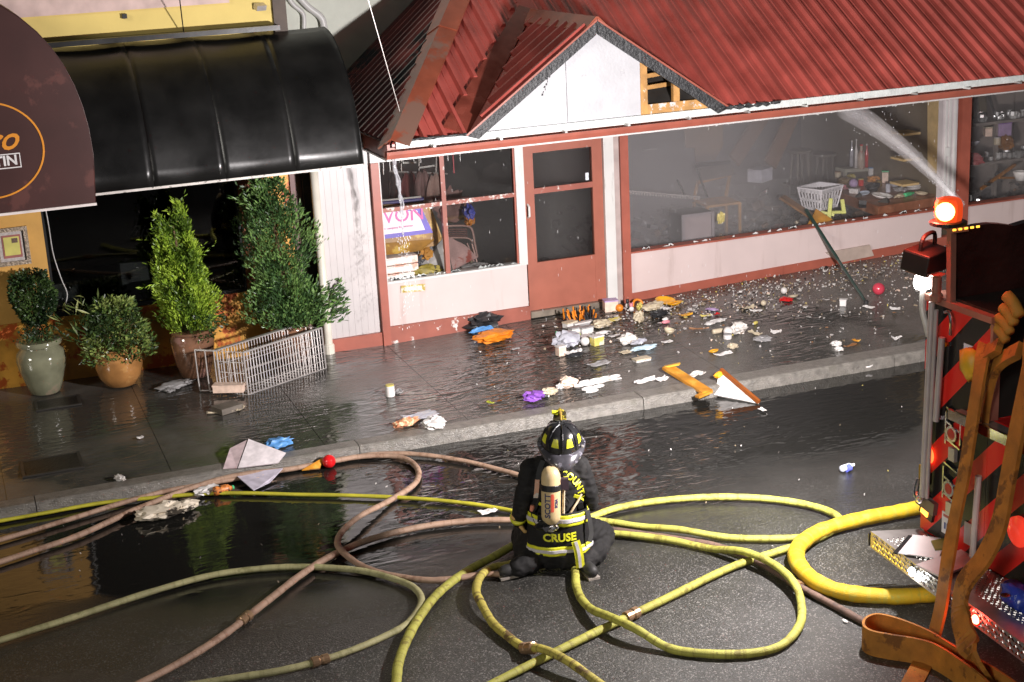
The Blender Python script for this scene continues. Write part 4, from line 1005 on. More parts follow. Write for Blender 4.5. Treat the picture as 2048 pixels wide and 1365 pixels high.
hose('pale tan hose running straight from the lower left to the firefighter', [(0.702, -6.964, -0.090), (1.009, -6.795, -0.090), (1.297, -6.602, -0.090), (1.564, -6.380, -0.090), (1.760, -6.181, -0.090), (2.014, -5.928, -0.090), (2.282, -5.662, -0.090), (2.601, -5.410, -0.090), (3.003, -5.226, -0.090), (3.473, -5.171, -0.090), (3.909, -5.252, -0.090), (4.230, -5.396, -0.090), (4.455, -5.540, -0.090), (4.627, -5.693, -0.090)], 0.031, M_HP, couplings=(30,))
hose('olive green hose sweeping in from the left edge and doubling back to the lower left', [(-0.182, -5.756, -0.090), (0.153, -5.669, -0.090), (0.499, -5.581, -0.090), (1.107, -5.403, -0.090), (1.609, -5.315, -0.090), (2.014, -5.372, -0.090), (2.324, -5.489, -0.090), (2.548, -5.626, -0.090), (2.783, -5.823, -0.090), (2.972, -6.101, -0.090), (3.054, -6.308, -0.090), (3.046, -6.525, -0.090), (2.951, -6.719, -0.090), (2.799, -6.894, -0.090), (2.610, -6.997, -0.090), (2.351, -7.095, -0.090), (2.067, -7.157, -0.090), (1.769, -7.173, -0.090), (1.452, -7.129, -0.090), (1.139, -7.086, -0.090), (0.863, -7.059, -0.090)], 0.029, M_HO, couplings=(128,))
hose('bright yellow hose rising from the bottom edge to pass under the firefighter', [(2.390, -7.934, -0.090), (2.477, -7.708, -0.090), (2.570, -7.457, -0.090), (2.731, -7.147, -0.090), (2.931, -6.831, -0.090), (3.157, -6.542, -0.090), (3.383, -6.333, -0.090), (3.576, -6.200, -0.090), (3.830, -6.059, -0.090), (4.077, -5.916, -0.090), (4.286, -5.839, -0.090), (4.546, -5.772, -0.090), (4.832, -5.764, -0.090)], 0.037, M_HY)
hose('dirty yellow hose with a brass coupling looping from under the firefighter to the bottom edge', [(3.988, -6.248, -0.060), (3.857, -6.246, -0.060), (3.739, -6.282, -0.060), (3.644, -6.350, -0.060), (3.533, -6.502, -0.060), (3.447, -6.690, -0.060), (3.410, -6.905, -0.060), (3.400, -7.172, -0.060), (3.426, -7.437, -0.060), (3.469, -7.650, -0.060), (3.534, -7.826, -0.060), (3.631, -8.080, -0.060), (3.755, -8.424, -0.060), (3.852, -8.697, -0.060)], 0.034, M_HYD, lift={2:0.02,3:0.03,4:0.04,5:0.04,6:0.04,10:0.06,11:0.06}, couplings=(74,))
hose('dirty yellow hose making the big low loop right of the firefighter', [(4.368, -6.505, -0.080), (4.288, -6.697, -0.080), (4.214, -6.886, -0.080), (4.160, -7.106, -0.080), (4.135, -7.370, -0.080), (4.177, -7.621, -0.080), (4.260, -7.875, -0.080), (4.404, -8.127, -0.080), (4.620, -8.327, -0.080), (4.876, -8.446, -0.080), (5.111, -8.448, -0.080), (5.339, -8.304, -0.080), (5.533, -8.070, -0.080), (5.676, -7.754, -0.080), (5.710, -7.399, -0.080), (5.625, -7.059, -0.080), (5.483, -6.732, -0.080), (5.270, -6.426, -0.080), (5.019, -6.178, -0.080), (4.811, -6.021, -0.080), (4.588, -5.892, -0.080)], 0.034, M_HY, lift={4:0.03,5:0.07,6:0.07,13:0.05,14:0.07,15:0.07})
hose('bright yellow hose making the small upper loop right of the firefighter', [(4.593, -5.772, -0.090), (4.873, -5.674, -0.090), (5.176, -5.593, -0.090), (5.579, -5.625, -0.090), (6.008, -5.762, -0.090), (6.385, -5.990, -0.090), (6.634, -6.253, -0.090), (6.753, -6.507, -0.090), (6.741, -6.711, -0.090), (6.580, -6.877, -0.090), (6.333, -6.899, -0.090), (6.015, -6.791, -0.090), (5.701, -6.591, -0.090), (5.411, -6.334, -0.090), (5.173, -6.053, -0.090), (4.918, -5.785, -0.090), (4.704, -5.733, -0.090)], 0.034, M_HY, lift={13:0.03})
hose('bright yellow hose running straight on the diagonal from the bottom edge to the large hose', [(2.879, -8.115, -0.090), (3.097, -8.023, -0.090), (3.594, -7.827, -0.090), (4.072, -7.644, -0.090), (4.730, -7.403, -0.090), (5.446, -7.134, -0.090), (5.964, -7.035, -0.090), (6.279, -6.986, -0.090), (6.522, -6.906, -0.090)], 0.034, M_HY, couplings=(28,))
hose('thin yellow line lying along the gutter from the left edge to the firefighter', [(-0.049, -3.004, -0.100), (0.083, -3.008, -0.100), (0.528, -3.055, -0.100), (0.968, -3.194, -0.100), (1.371, -3.284, -0.100), (1.863, -3.422, -0.100), (2.210, -3.580, -0.100), (2.712, -3.890, -0.100), (3.125, -4.139, -0.100), (3.643, -4.498, -0.100), (3.979, -4.785, -0.100), (4.221, -5.045, -0.100), (4.440, -5.342, -0.100)], 0.021, mat('thin_yellow_line', (0.44,0.40,0.03), 0.55, var=0.25, bump=0.3, bscale=100))
hose('dark reddish brown hose running from the firefighter to the flat loop behind the engine', [(4.788, -5.863, -0.090), (4.985, -6.051, -0.090), (5.262, -6.350, -0.090), (5.549, -6.696, -0.090), (5.686, -7.033, -0.090), (5.735, -7.419, -0.090), (5.757, -7.693, -0.090), (5.809, -8.020, -0.090), (5.864, -8.388, -0.090), (5.918, -8.574, -0.090)], 0.030, M_HB, couplings=(46,))
hose('thick amber supply hose bending in a wide U beside the tailboard', [(7.005, -8.422, -0.060), (6.776, -8.363, -0.060), (6.477, -8.277, -0.060), (6.232, -8.181, -0.060), (5.996, -8.003, -0.060), (5.883, -7.778, -0.060), (5.897, -7.481, -0.060), (5.998, -7.226, -0.060), (6.182, -7.034, -0.060), (6.482, -6.892, -0.060), (6.854, -6.849, -0.060), (7.197, -6.860, -0.060), (7.496, -6.869, -0.060), (7.887, -6.900, -0.060), (8.403, -6.982, -0.060)], 0.070, M_HL)

# ------------------------------------------------------------------ firefighter
FF0 = Vector((4.273, -6.388, -0.130)); FFR = math.radians(-20)
ff = thing('person', 'firefighter in black turnout gear and helmet kneeling on the wet road with back turned', 'person', FF0, FFR)
def L_(p): return local(ff, p)
M_GEAR = mat('black_turnout_cloth', (0.012,0.0115,0.012), 0.8, spec=0.25, var=0.4, vscale=5, wear=(0.024,0.023,0.023), wscale=3, wlim=0.56, bump=0.08, bscale=120)
M_SKIN = mat('skin', (0.50,0.27,0.18), 0.5, var=0.08)
M_LIME = mat('lime_reflective', (0.66,0.66,0.03), 0.45, var=0.12, vscale=20)
M_SILV = mat('silver_reflective', (0.52,0.50,0.53), 0.3, var=0.15, vscale=20)
bm = bmesh.new()
def ell(c, r, rot=None):
    m = bmesh.ops.create_icosphere(bm, subdivisions=3, radius=1.0)
    R = rot or Matrix.Identity(3)
    for v in m['verts']: v.co = Vector(c) + R @ Vector((v.co.x*r[0], v.co.y*r[1], v.co.z*r[2]))
def chain(ps, n=7):
    for (a, ra), (b_, rb) in zip(ps, ps[1:]):
        for i in range(n+1):
            t = i/n; c = Vector(a).lerp(Vector(b_), t); r = ra+(rb-ra)*t; ell(c, (r,r,r))
ell((0,0.02,0.30),(0.225,0.185,0.19)); ell((0.0,0.03,0.50),(0.215,0.165,0.22)); ell((0.005,0.06,0.70),(0.24,0.165,0.21)); ell((0.01,0.08,0.84),(0.22,0.13,0.115))
ell((0.01,0.06,0.60),(0.225,0.16,0.2))
chain([((0.03,0.08,0.86),0.12),((0.055,0.11,0.95),0.085)],4)                       # neck and hood
ell((0.06,0.17,0.975),(0.078,0.098,0.112)); ell((0.062,0.265,0.955),(0.014,0.018,0.022))
ell((0.062,0.255,0.920),(0.03,0.015,0.012)); ell((-0.018,0.165,0.965),(0.012,0.02,0.03)); ell((0.138,0.165,0.965),(0.012,0.02,0.03))
chain([((-0.185,0.07,0.83),0.092),((-0.255,0.02,0.62),0.078),((-0.28,0.03,0.52),0.070)]); chain([((-0.28,0.03,0.52),0.070),((-0.30,0.10,0.385),0.060)])
chain([((0.195,0.07,0.83),0.092),((0.265,0.06,0.60),0.078),((0.275,0.12,0.50),0.070)]); chain([((0.275,0.12,0.50),0.070),((0.20,0.34,0.43),0.060)])
chain([((0.11,0.02,0.25),0.155),((0.27,0.16,0.20),0.135),((0.37,0.26,0.14),0.115)]); chain([((0.37,0.26,0.13),0.110),((0.30,0.02,0.10),0.095),((0.20,-0.12,0.09),0.075)])
chain([((-0.10,0.02,0.25),0.155),((-0.20,0.22,0.19),0.135),((-0.26,0.36,0.14),0.110)]); chain([((-0.26,0.34,0.13),0.115),((-0.24,0.06,0.12),0.12),((-0.22,-0.10,0.10),0.09),((-0.34,-0.16,0.08),0.075)])
chain([((-0.08,-0.02,0.16),0.15),((0.06,-0.06,0.15),0.14)])
me = bpy.data.meshes.new('body'); bm.to_mesh(me); bm.free()
tmp = bpy.data.objects.new('body_raw', me); COL.objects.link(tmp)
rm = tmp.modifiers.new('r', 'REMESH'); rm.mode = 'VOXEL'; rm.voxel_size = 0.011
sm = tmp.modifiers.new('s', 'SMOOTH'); sm.factor = 0.6; sm.iterations = 9
dg = bpy.context.evaluated_depsgraph_get()
me2 = bpy.data.meshes.new_from_object(tmp.evaluated_get(dg)); bpy.data.objects.remove(tmp)
me2.name = 'body'
# cloth folds: creases gather at the waist, elbows and knees
vn = [v.normal.copy() for v in me2.vertices]
for v, nn in zip(me2.vertices, vn):
    p = v.co
    if p.z < 0.93 :
        q = Vector((p.x*3.5+2*math.sin(p.z*9), p.y*3.5, p.z*17.0)); f1 = 1-2*abs(mnoise.noise(q))**0.8; 
        q2 = Vector((p.x*13+p.z*9, p.y*12, p.z*17-p.x*8)); f2 = 1-abs(mnoise.noise(q2))*2
        amp = 0.0055 if 0.15 < p.z < 0.88 else 0.003
        v.co = p + nn*(amp*f1 + 0.008*f2)
    if v.co.z < 0.004: v.co.z = 0.004
body = bpy.data.objects.new('body', me2); COL.objects.link(body); body.parent = ff; WORLD[body.name] = WORLD[ff.name].copy()
me2.materials.clear(); me2.materials.append(M_GEAR); me2.materials.append(M_SKIN)
for pgn in me2.polygons:
    pgn.use_smooth = True
    c = pgn.center
    if c.z > 0.93 and c.y > 0.15: pgn.material_index = 1
bvh = BVHTree.FromPolygons([v.co.copy() for v in me2.vertices], [tuple(p.vertices) for p in me2.polygons])
def wrap(v2, cx, cz, rot, off=0.006, surf=None):
    """Lay flat letters (x, y) on the back of the jacket seen from behind (viewer looks along +y)."""
    out = []; c, s_ = math.cos(rot), math.sin(rot)
    for p in v2:
        x = cx + p[0]*c - p[1]*s_; z = cz + p[0]*s_ + p[1]*c
        h_ = bvh.ray_cast(Vector((x,-1.0,z)), Vector((0,1,0))); y = h_[0].y if h_[0] is not None else 0.0
        if surf: y = surf(x, z)
        out.append(tuple(L_((x, y-off-p[2], z))))
    return out
# skirt of the jacket with lime and silver bands
def skirt_ring(z): 
    t = (z-0.16)/0.38
    return (0.262-0.028*t, 0.208-0.02*t)
def band(z0, z1, off, name, m, parent, n=40, sl=0.0, a0=0, a1=2*PI):
    b = MB(); rows = 6
    for j in range(rows+1):
        z = z0+(z1-z0)*j/rows; rx, ry = skirt_ring(z)
        for i in range(n):
            a = a0+(a1-a0)*i/n; w = 0.006*math.sin(a*7+z*9)+0.004*math.sin(a*13)
            zz = z + sl*math.cos(a)*0.05 + 0.006*math.sin(a*3)
            b.v.append(tuple(L_((0.012+(rx+off+w)*math.cos(a), 0.015+(ry+off+w)*math.sin(a), zz))))
    for j in range(rows):
        for i in range(n):
            b.f.append((j*n+i, j*n+(i+1)%n, (j+1)*n+(i+1)%n, (j+1)*n+i))
    o = b.build(name, m, parent, smooth=True); so = o.modifiers.new('thick','SOLIDIFY'); so.thickness = 0.006; so.offset = 1
    return o
sk = band(0.17,0.53,0.0,'jacket_skirt',M_GEAR,ff)
for z0, z1 in ((0.42,0.515),(0.175,0.25)):
    bb = band(z0,z1,0.007,'reflective_band',M_LIME,ff)
    band(z0+(z1-z0)*0.32,z0+(z1-z0)*0.68,0.014,'silver_stripe',M_SILV,bb)
v, f = text_mb('CRUSE', 0.090, 0.001, bold=0.003)
def surf_sk(x, z):
    rx, ry = skirt_ring(z); q = max(0.0, 1-((x-0.012)/(rx+0.01))**2); return 0.015-(ry+0.012)*math.sqrt(q)
nt = MB().add(wrap(v, 0.01, 0.335, 0.0, 0.006, surf_sk), f).build('name_lettering', M_LIME, sk)
# COUNTY in an arc over the shoulders; part of it hides behind the cylinder
letters = 'COUNTY'
for k, ch in enumerate(letters):
    a = math.radians(72 - 16.5*k); cx, cz = 0.01+0.190*math.cos(a), 0.64+0.200*math.sin(a)
    v, f = text_mb(ch, 0.070, 0.001, bold=0.003)
    MB().add(wrap(v, cx, cz, a-PI/2, 0.006), f).build('letter', M_LIME, body)
v, f = text_mb('FIRE', 0.07, 0.001, bold=0.003)
# air cylinder on its harness
c0, c1 = L_((-0.055,-0.20,0.46)), L_((-0.035,-0.145,0.93)); ax = (c1-c0)
def cyl_prof(L, r): return [(0.03,0),(r*0.6,0.012),(r*0.9,0.04),(r,0.07),(r,L-0.09),(r*0.93,L-0.05),(r*0.72,L-0.018),(r*0.4,L-0.002),(0.01,L)]
M_CYL = mat('cream_composite_cylinder', (0.60,0.46,0.25), 0.42, var=0.12, vscale=7, wear=(0.42,0.36,0.27), wscale=6, wlim=0.62)
cyl = MB().lathe(c0, cyl_prof(ax.length, 0.078), 24, ax).build('air_cylinder', M_CYL, ff, smooth=True)
MB().lathe(c0+ax*0.60, [(0.081,0),(0.083,0.004),(0.083,0.046),(0.081,0.05)], 24, ax).build('cylinder_band', M_BLACK, cyl)
MB().lathe(c0-ax.normalized()*0.06, [(0.02,0),(0.03,0.005),(0.03,0.03),(0.022,0.035),(0.022,0.07)], 14, ax).build('valve', M_CHROME, cyl)
u = ax.normalized(); back = (Matrix.Rotation(FFR,3,'Z') @ Vector((0,-1,0))); back = (back-u*back.dot(u)).normalized(); side = u.cross(back)
def on_cyl(body_, size, t, ang, m, nm):
    v, f = text_mb(body_, size, 0.0006, bold=0.002); out = []
    for p in v:     # text runs up the cylinder
        al = c0+u*(ax.length*t+p[0]); th_ = ang + p[1]/0.078
        d = back*math.cos(th_)-side*math.sin(th_)*1.0
        out.append(tuple(al + d*(0.0795+p[2])))
    MB().add(out, f).build(nm, m, cyl)
M_NAVY = mat('dark_blue_print', (0.05,0.05,0.12), 0.4, var=0)
M_REDP = mat('red_label_print', (0.60,0.10,0.06), 0.4, var=0)
on_cyl('SCOTT', 0.062, 0.36, 0.38, M_NAVY, 'cylinder_lettering')
on_cyl('SCBA', 0.03, 0.40, -0.55, M_NAVY, 'cylinder_lettering')
for t_, an, ln, m_ in ((0.50,-0.1,0.06,M_REDP),(0.42,-0.12,0.10,M_REDP),(0.33,-0.10,0.07,M_REDP)):
    b = MB()
    for k in range(5):
        for q in range(2):
            th_ = an-0.16+0.08*k; d = back*math.cos(th_)-side*math.sin(th_); p = c0+u*(ax.length*t_+(q-0.5)*ln); b.v.append(tuple(p+d*0.0796))
    for k in range(4): b.f.append((k*2,k*2+1,k*2+3,k*2+2))
    b.build('cylinder_label', m_, cyl)
# back frame, straps, hoses of the breathing set
hf = MB()
hf.bar(L_((-0.10,-0.10,0.50)), L_((-0.08,-0.075,0.90)), 0.035, 0.03, back); hf.bar(L_((0.06,-0.10,0.47)), L_((0.045,-0.075,0.90)), 0.035, 0.03, back)
hf.bar(L_((-0.16,-0.13,0.50)), L_((0.12,-0.14,0.47)), 0.06, 0.06); hf.bar(L_((-0.13,-0.11,0.76)), L_((0.09,-0.11,0.765)), 0.045, 0.04)
fr_ = hf.build('pack_frame', M_BLACK, ff)
MB().bar(L_((0.045,-0.165,0.47)), L_((0.065,-0.13,0.80)), 0.016, 0.016).build('pack_bar', mat('tan_bar', (0.55,0.46,0.34), 0.4), fr_)
MB().bar(L_((0.03,-0.19,0.465)), L_((0.12,-0.17,0.475)), 0.016, 0.016).build('pack_bar', MATS['tan_bar'], fr_)
MB().obox(L_((0.065,-0.155,0.785)), (0.07,0.05,0.09), (0,0,FFR)).build('pack_buckle', mat('dark_plum_plastic', (0.06,0.04,0.055), 0.4), fr_)
def on_back(x, z, off=0.012):
    h_ = bvh.ray_cast(Vector((x,-1.0,z)), Vector((0,1,0))); return L_((x, (h_[0].y if h_[0] is not None else 0)-off, z))
def strap(pts2, w, m, nm, off=0.012, th=0.008):
    MB().ribbon(smooth_path([on_back(x, z, off) for x, z in pts2], 5), w, th, tuple(Matrix.Rotation(FFR,3,'Z') @ Vector((1,0,0.2)))).build(nm, m, ff)
strap([(-0.09,0.93),(-0.13,0.84),(-0.14,0.74),(-0.13,0.62)], 0.04, M_BLACK, 'shoulder_strap')
MB().ribbon([on_back(-0.145,0.80,0.03), on_back(-0.155,0.72,0.035), on_back(-0.165,0.65,0.035)], 0.036, 0.012, tuple(Matrix.Rotation(FFR,3,'Z') @ Vector((1,0,0.1)))).build('strap_label', mat('orange_white_label', (0.70,0.40,0.28), 0.45, wear=(0.75,0.7,0.65), wscale=20, wlim=0.5), ff)
MB().tube(smooth_path([on_back(0.09,0.50,0.03), on_back(0.13,0.56,0.04), on_back(0.17,0.60,0.03), on_back(0.205,0.645,0.02)],5), 0.009, 8).build('air_line', mat('tan_line', (0.50,0.38,0.24), 0.5), ff)
MB().tube(smooth_path([on_back(0.08,0.55,0.03), on_back(0.10,0.60,0.03), on_back(0.07,0.66,0.03)],5), 0.008, 8).build('air_line', M_BLACK, ff)
MB().tube(smooth_path([on_back(-0.14,0.63,0.03), on_back(-0.17,0.56,0.035), on_back(-0.20,0.50,0.03), on_back(-0.17,0.44,0.06)],5), 0.010, 8).build('air_line', M_BLACK, ff)
MB().lathe(on_back(-0.20,0.53,0.04), [(0.018,0),(0.02,0.01),(0.02,0.045),(0.012,0.05)], 12, (0.2,0,1)).build('pressure_gauge', mat('coral_gauge', (0.65,0.25,0.16), 0.4), ff)
for s_, z_ in ((-0.12,0.60),(0.165,0.635)):
    MB().obox(on_back(s_, z_, 0.016), (0.05,0.012,0.025), (0,0.35,FFR)).build('lime_tab', M_LIME, ff)
strap([(0.185,0.58),(0.205,0.50),(0.215,0.42)], 0.045, M_GEAR, 'waist_strap', 0.03, 0.012)
MB().ribbon(smooth_path([L_((0.245,-0.09,0.52)), L_((0.262,-0.11,0.42)), L_((0.268,-0.12,0.33)), L_((0.25,-0.13,0.26))],5), 0.035, 0.012, tuple(Matrix.Rotation(FFR,3,'Z') @ Vector((1,0,0)))).build('hanging_strap', mat('grey_webbing', (0.08,0.08,0.085), 0.6), ff)
MB().blob(L_((-0.09,-0.19,0.455)), (0.09,0.06,0.05), 3, 0.6, 3, 2).build('regulator', M_BLACK, ff)
MB().blob(L_((-0.03,-0.22,0.44)), (0.035,0.03,0.03), 5, 0.4, 3, 2).build('regulator_knob', M_CHROME, ff)
MB().blob(L_((0.15,0.10,0.90)), (0.045,0.06,0.075), 8, 0.25, 2, 3).build('face_mask', mat('tan_yellow_mask', (0.58,0.44,0.14), 0.35, var=0.3, wear=(0.10,0.10,0.12), wscale=8, wlim=0.62), ff, smooth=True)
# trouser cuff band, boots
def limb_ring(a, b_, r, w, m, nm, parent=ff):
    a, b_ = L_(a), L_(b_); d = (b_-a).normalized()
    return MB().lathe(a, [(r,0),(r+0.006,0.004),(r+0.006,w-0.004),(r,w)], 24, d).build(nm, m, parent, smooth=True)
rb = MB().ribbon(smooth_path([L_((0.135,-0.195,0.30)), L_((0.15,-0.205,0.24)), L_((0.16,-0.215,0.17)), L_((0.165,-0.22,0.08))],5), 0.07, 0.012, tuple(Matrix.Rotation(FFR,3,'Z') @ Vector((1,0.1,0)))).build('trouser_band', M_LIME, ff)
MB().ribbon(smooth_path([L_((0.135,-0.203,0.30)), L_((0.15,-0.213,0.24)), L_((0.16,-0.223,0.17)), L_((0.165,-0.228,0.085))],5), 0.025, 0.010, tuple(Matrix.Rotation(FFR,3,'Z') @ Vector((1,0.1,0)))).build('silver_stripe', M_SILV, rb)
def boot(heel, toe, nm='boot'):
    h_, t_ = Vector(heel), Vector(toe); b = MB()
    b.blob(L_(h_), (0.055,0.055,0.055), 2, 0.05, 2, 2); 
    P = [h_.lerp(t_, k/6) for k in range(7)]
    b.tube([L_(p) for p in P], [0.055,0.056,0.050,0.052,0.054,0.048,0.03], 14)
    o = b.build(nm, M_RUBBER, ff, smooth=True)
    MB().bar(L_(h_+Vector((0,0,-0.052))), L_(t_+Vector((0,0,-0.045))), 0.10, 0.02).build('sole', mat('pale_worn_sole', (0.30,0.27,0.24), 0.6, var=0.3), o)
boot((0.20,-0.13,0.075),(0.27,-0.31,0.06)); boot((-0.30,-0.15,0.085),(-0.49,-0.20,0.065))
# gloved hand on the left hip: palm, five fingers
M_GLV = mat('tan_glove', (0.48,0.30,0.10), 0.6, var=0.4, vscale=14, wear=(0.10,0.08,0.05), wscale=9, wlim=0.55)
def glove(wrist, fwd, across, nm='glove'):
    bmh = bmesh.new(); w = Vector(wrist); f_ = Vector(fwd).normalized(); a_ = Vector(across); a_ = (a_-f_*a_.dot(f_)).normalized(); n__ = f_.cross(a_)
    def sph(c, r):
        m = bmesh.ops.create_icosphere(bmh, subdivisions=2, radius=r)
        for v in m['verts']: v.co = v.co + c
    def ch(ps):
        for (a, ra), (b_, rb_) in zip(ps, ps[1:]):
            for i in range(5): t = i/4; sph(a.lerp(b_, t), ra+(rb_-ra)*t)
    ch([(w-f_*0.06, 0.052),(w, 0.046)]); 
    for k in range(4):
        s_ = (-0.036+0.024*k); base = w+f_*0.075+a_*s_; ch([(w+f_*0.01+a_*s_*0.8,0.024),(base,0.017)])
        L1 = (0.040,0.046,0.043,0.034)[k]
        p1 = base+f_*L1+n__*0.010+a_*s_*0.15; p2 = p1+f_*L1*0.55+n__*0.030; p3 = p2+f_*0.008+n__*0.026
        ch([(base,0.0135),(p1,0.0125),(p2,0.012),(p3,0.0105)])
    th0 = w+f_*0.02-a_*0.045; th1 = th0+f_*0.035-a_*0.026+n__*0.015; th2 = th1+f_*0.028+n__*0.022
    ch([(w+f_*0.005-a_*0.02,0.022),(th0,0.018),(th1,0.015),(th2,0.012)])
    mh = bpy.data.meshes.new(nm); bmh.to_mesh(mh); bmh.free()
    t_ = bpy.data.objects.new('raw', mh); COL.objects.link(t_)
    r_ = t_.modifiers.new('r','REMESH'); r_.mode = 'VOXEL'; r_.voxel_size = 0.0045
    s2_ = t_.modifiers.new('s','SMOOTH'); s2_.factor = 0.5; s2_.iterations = 3
    m2_ = bpy.data.meshes.new_from_object(t_.evaluated_get(bpy.context.evaluated_depsgraph_get())); bpy.data.objects.remove(t_)
    m2_.materials.clear(); m2_.materials.append(M_GLV)
    for p in m2_.polygons: p.use_smooth = True
    m2_.name = nm
    o = bpy.data.objects.new(nm, m2_); COL.objects.link(o); o.parent = ff; WORLD[o.name] = WORLD[ff.name].copy()
    return o
glove((-0.298,0.085,0.37),(0.16,0.05,-0.30),(0.1,1.0,0.1))
glove((0.20,0.35,0.43),(-0.10,0.25,-0.12),(0.6,0.2,-0.4))
limb_ring((-0.312,0.06,0.435),(-0.30,0.095,0.39),0.066,0.035,M_LIME,'cuff_band')
# helmet
HC = L_((0.062,0.10,1.000)); hr = Matrix.Rotation(FFR,3,'Z') @ Matrix.Rotation(math.radians(9),3,'X') @ Matrix.Rotation(math.radians(3),3,'Y')
def H(p): return HC + hr @ (Vector(p)*1.2)
def dome(th_, ph, r=1.0):
    c_, s_ = max(0.0,math.cos(ph))**0.72, math.sin(ph)**0.95
    return H((0.134*r*c_*math.cos(th_), 0.156*r*c_*math.sin(th_), 0.03+0.150*r*s_))
b = MB(); n, m_ = 32, 10
for j in range(m_+1):
    for i in range(n): b.v.append(tuple(dome(2*PI*i/n, (PI/2*0.999)*j/m_)))
for j in range(m_):
    for i in range(n): b.f.append((j*n+i, j*n+(i+1)%n, (j+1)*n+(i+1)%n, (j+1)*n+i))
M_HEL = mat('black_helmet_shell', (0.018,0.018,0.020), 0.25, var=0.3, wear=(0.06,0.06,0.065), wscale=5, wlim=0.6, coat=0.2)
hel = b.build('helmet', M_HEL, ff, smooth=True)
# brim: wide, longest at the back, turned down
b = MB(); n = 40
def brim(a, t):
    s_ = -math.sin(a)      # 1 at the back
    rx = 0.130+0.034*t; ry = (0.152+(0.085 if s_ > 0 else 0.050)*t*(abs(s_)**1.5 if s_ > 0 else 1))
    dz = 0.03 - 0.012*t - (0.070*t*t*max(0,s_)**1.2) + (0.018*t*abs(math.cos(a)))
    return H((rx*math.cos(a), ry*math.sin(a), dz))
for j in range(5):
    for i in range(n): b.v.append(tuple(brim(2*PI*i/n, j/4)))
for j in range(4):
    for i in range(n): b.f.append((j*n+i, (j+1)*n+i, (j+1)*n+(i+1)%n, j*n+(i+1)%n))
o = b.build('helmet_brim', mat('scuffed_grey_brim', (0.06,0.058,0.068), 0.22, var=0.5, vscale=10, wear=(0.26,0.25,0.30), wscale=14, wlim=0.56, coat=0.5), hel, smooth=True); so = o.modifiers.new('t','SOLIDIFY'); so.thickness = 0.006
for k in range(8):
    a = PI/8*0 + 2*PI*k/8 + PI/2
    MB().tube([dome(a, p, 1.015) for p in (0.06,0.35,0.65,0.95,1.25,1.5)], [0.006,0.007,0.007,0.007,0.006,0.005], 6).build('helmet_rib', M_HEL, hel)
for k in range(8):
    a = 2*PI*k/8 + PI/2 + PI/8
    b = MB(); da = 0.20
    for i in range(5):
        for j in range(4):
            ph = 0.26+0.40*j/3; aa = a + (i/4-0.5)*2*da*(1-0.35*j/3); b.v.append(tuple(dome(aa, ph, 1.02)))
    for i in range(4):
        for j in range(3): b.f.append((i*4+j, (i+1)*4+j, (i+1)*4+j+1, i*4+j+1))
    b.build('helmet_reflector', M_LIME, hel)
MB().tube(smooth_path([H((0,0.05,0.175)),H((0,0.10,0.195)),H((0,0.165,0.185)),H((0,0.185,0.14))],4),[0.008]*12+[0.007],8).build('helmet_holder', mat('gilt_holder', (0.55,0.36,0.08), 0.35, metal=0.5), hel)
MB().prism([H((-0.05,0.185,0.04)),H((0.05,0.185,0.04)),H((0.042,0.190,0.165)),H((0,0.190,0.195)),H((-0.042,0.190,0.165))], hr @ Vector((0,0.008,0))).build('front_shield', mat('black_yellow_leather', (0.05,0.04,0.02), 0.4, wear=(0.55,0.45,0.05), wscale=16, wlim=0.55), hel)
MB().obox(H((-0.035,0.165,0.175)),(0.05,0.03,0.02),(0.3,0.2,FFR)).build('goggle_strap', M_LIME, hel)
MB().lathe(H((0.13,-0.05,0.03)), [(0.012,0),(0.014,0.004),(0.014,0.02),(0.008,0.024)], 10, hr @ Vector((1,0,0))).build('helmet_bolt', M_STEEL, hel)

# ------------------------------------------------------------------ plants in glazed pots
def leaf_mesh(pos, dirs, length, width, seed, curl=0.25):
    """Many small pointed leaves (two faces each) standing at pos and pointing along dirs."""
    r = np.random.RandomState(seed); n = len(pos)
    d = dirs/np.linalg.norm(dirs, axis=1, keepdims=True)
    a = np.cross(d, r.normal(size=(n,3))); a /= np.linalg.norm(a, axis=1, keepdims=True)+1e-9
    nn = np.cross(d, a)
    L = (length*(0.6+0.8*r.rand(n)))[:,None]; W = (width*(0.6+0.8*r.rand(n)))[:,None]
    p0 = pos; p1 = pos+d*L*0.5+a*W*0.5+nn*L*curl*0.2; p2 = pos+d*L+nn*L*curl*(r.rand(n)[:,None]-0.5); p3 = pos+d*L*0.5-a*W*0.5+nn*L*curl*0.2
    V = np.stack([p0,p1,p2,p3],1).reshape(-1,3); F = [(4*i,4*i+1,4*i+2,4*i+3) for i in range(n)]
    return V.tolist(), F
def foliage(name, parent, V, F, mats, seed):
    b = MB(); b.v = V; b.f = F
    r = np.random.RandomState(seed)
    # clumps of lighter and darker growth
    cen = np.array(V).reshape(-1,4,3).mean(1)
    val = np.array([mnoise.noise(Vector(c*4.0)) for c in cen]) + r.normal(size=len(cen))*0.22
    idx = np.digitize(val, [-0.12, 0.16])
    return b.build(name, None, parent, mats=mats, fidx=idx.tolist())
def green(name, c): return mat(name, c, 0.42, var=0.25, vscale=30)
def pot(parent, base, prof, m, n=28):
    p = MB().lathe(base, prof, n).build('pot', m, parent, smooth=True)
    smooth_auto(p, 50)
    top = prof[-1]
    MB().lathe(Vector(base)+Vector((0,0,top[1]-0.05)), [(top[0]*0.85,0),(top[0]*0.5,0.012),(0.01,0.015)], 16).build('soil', M_DARK, p)
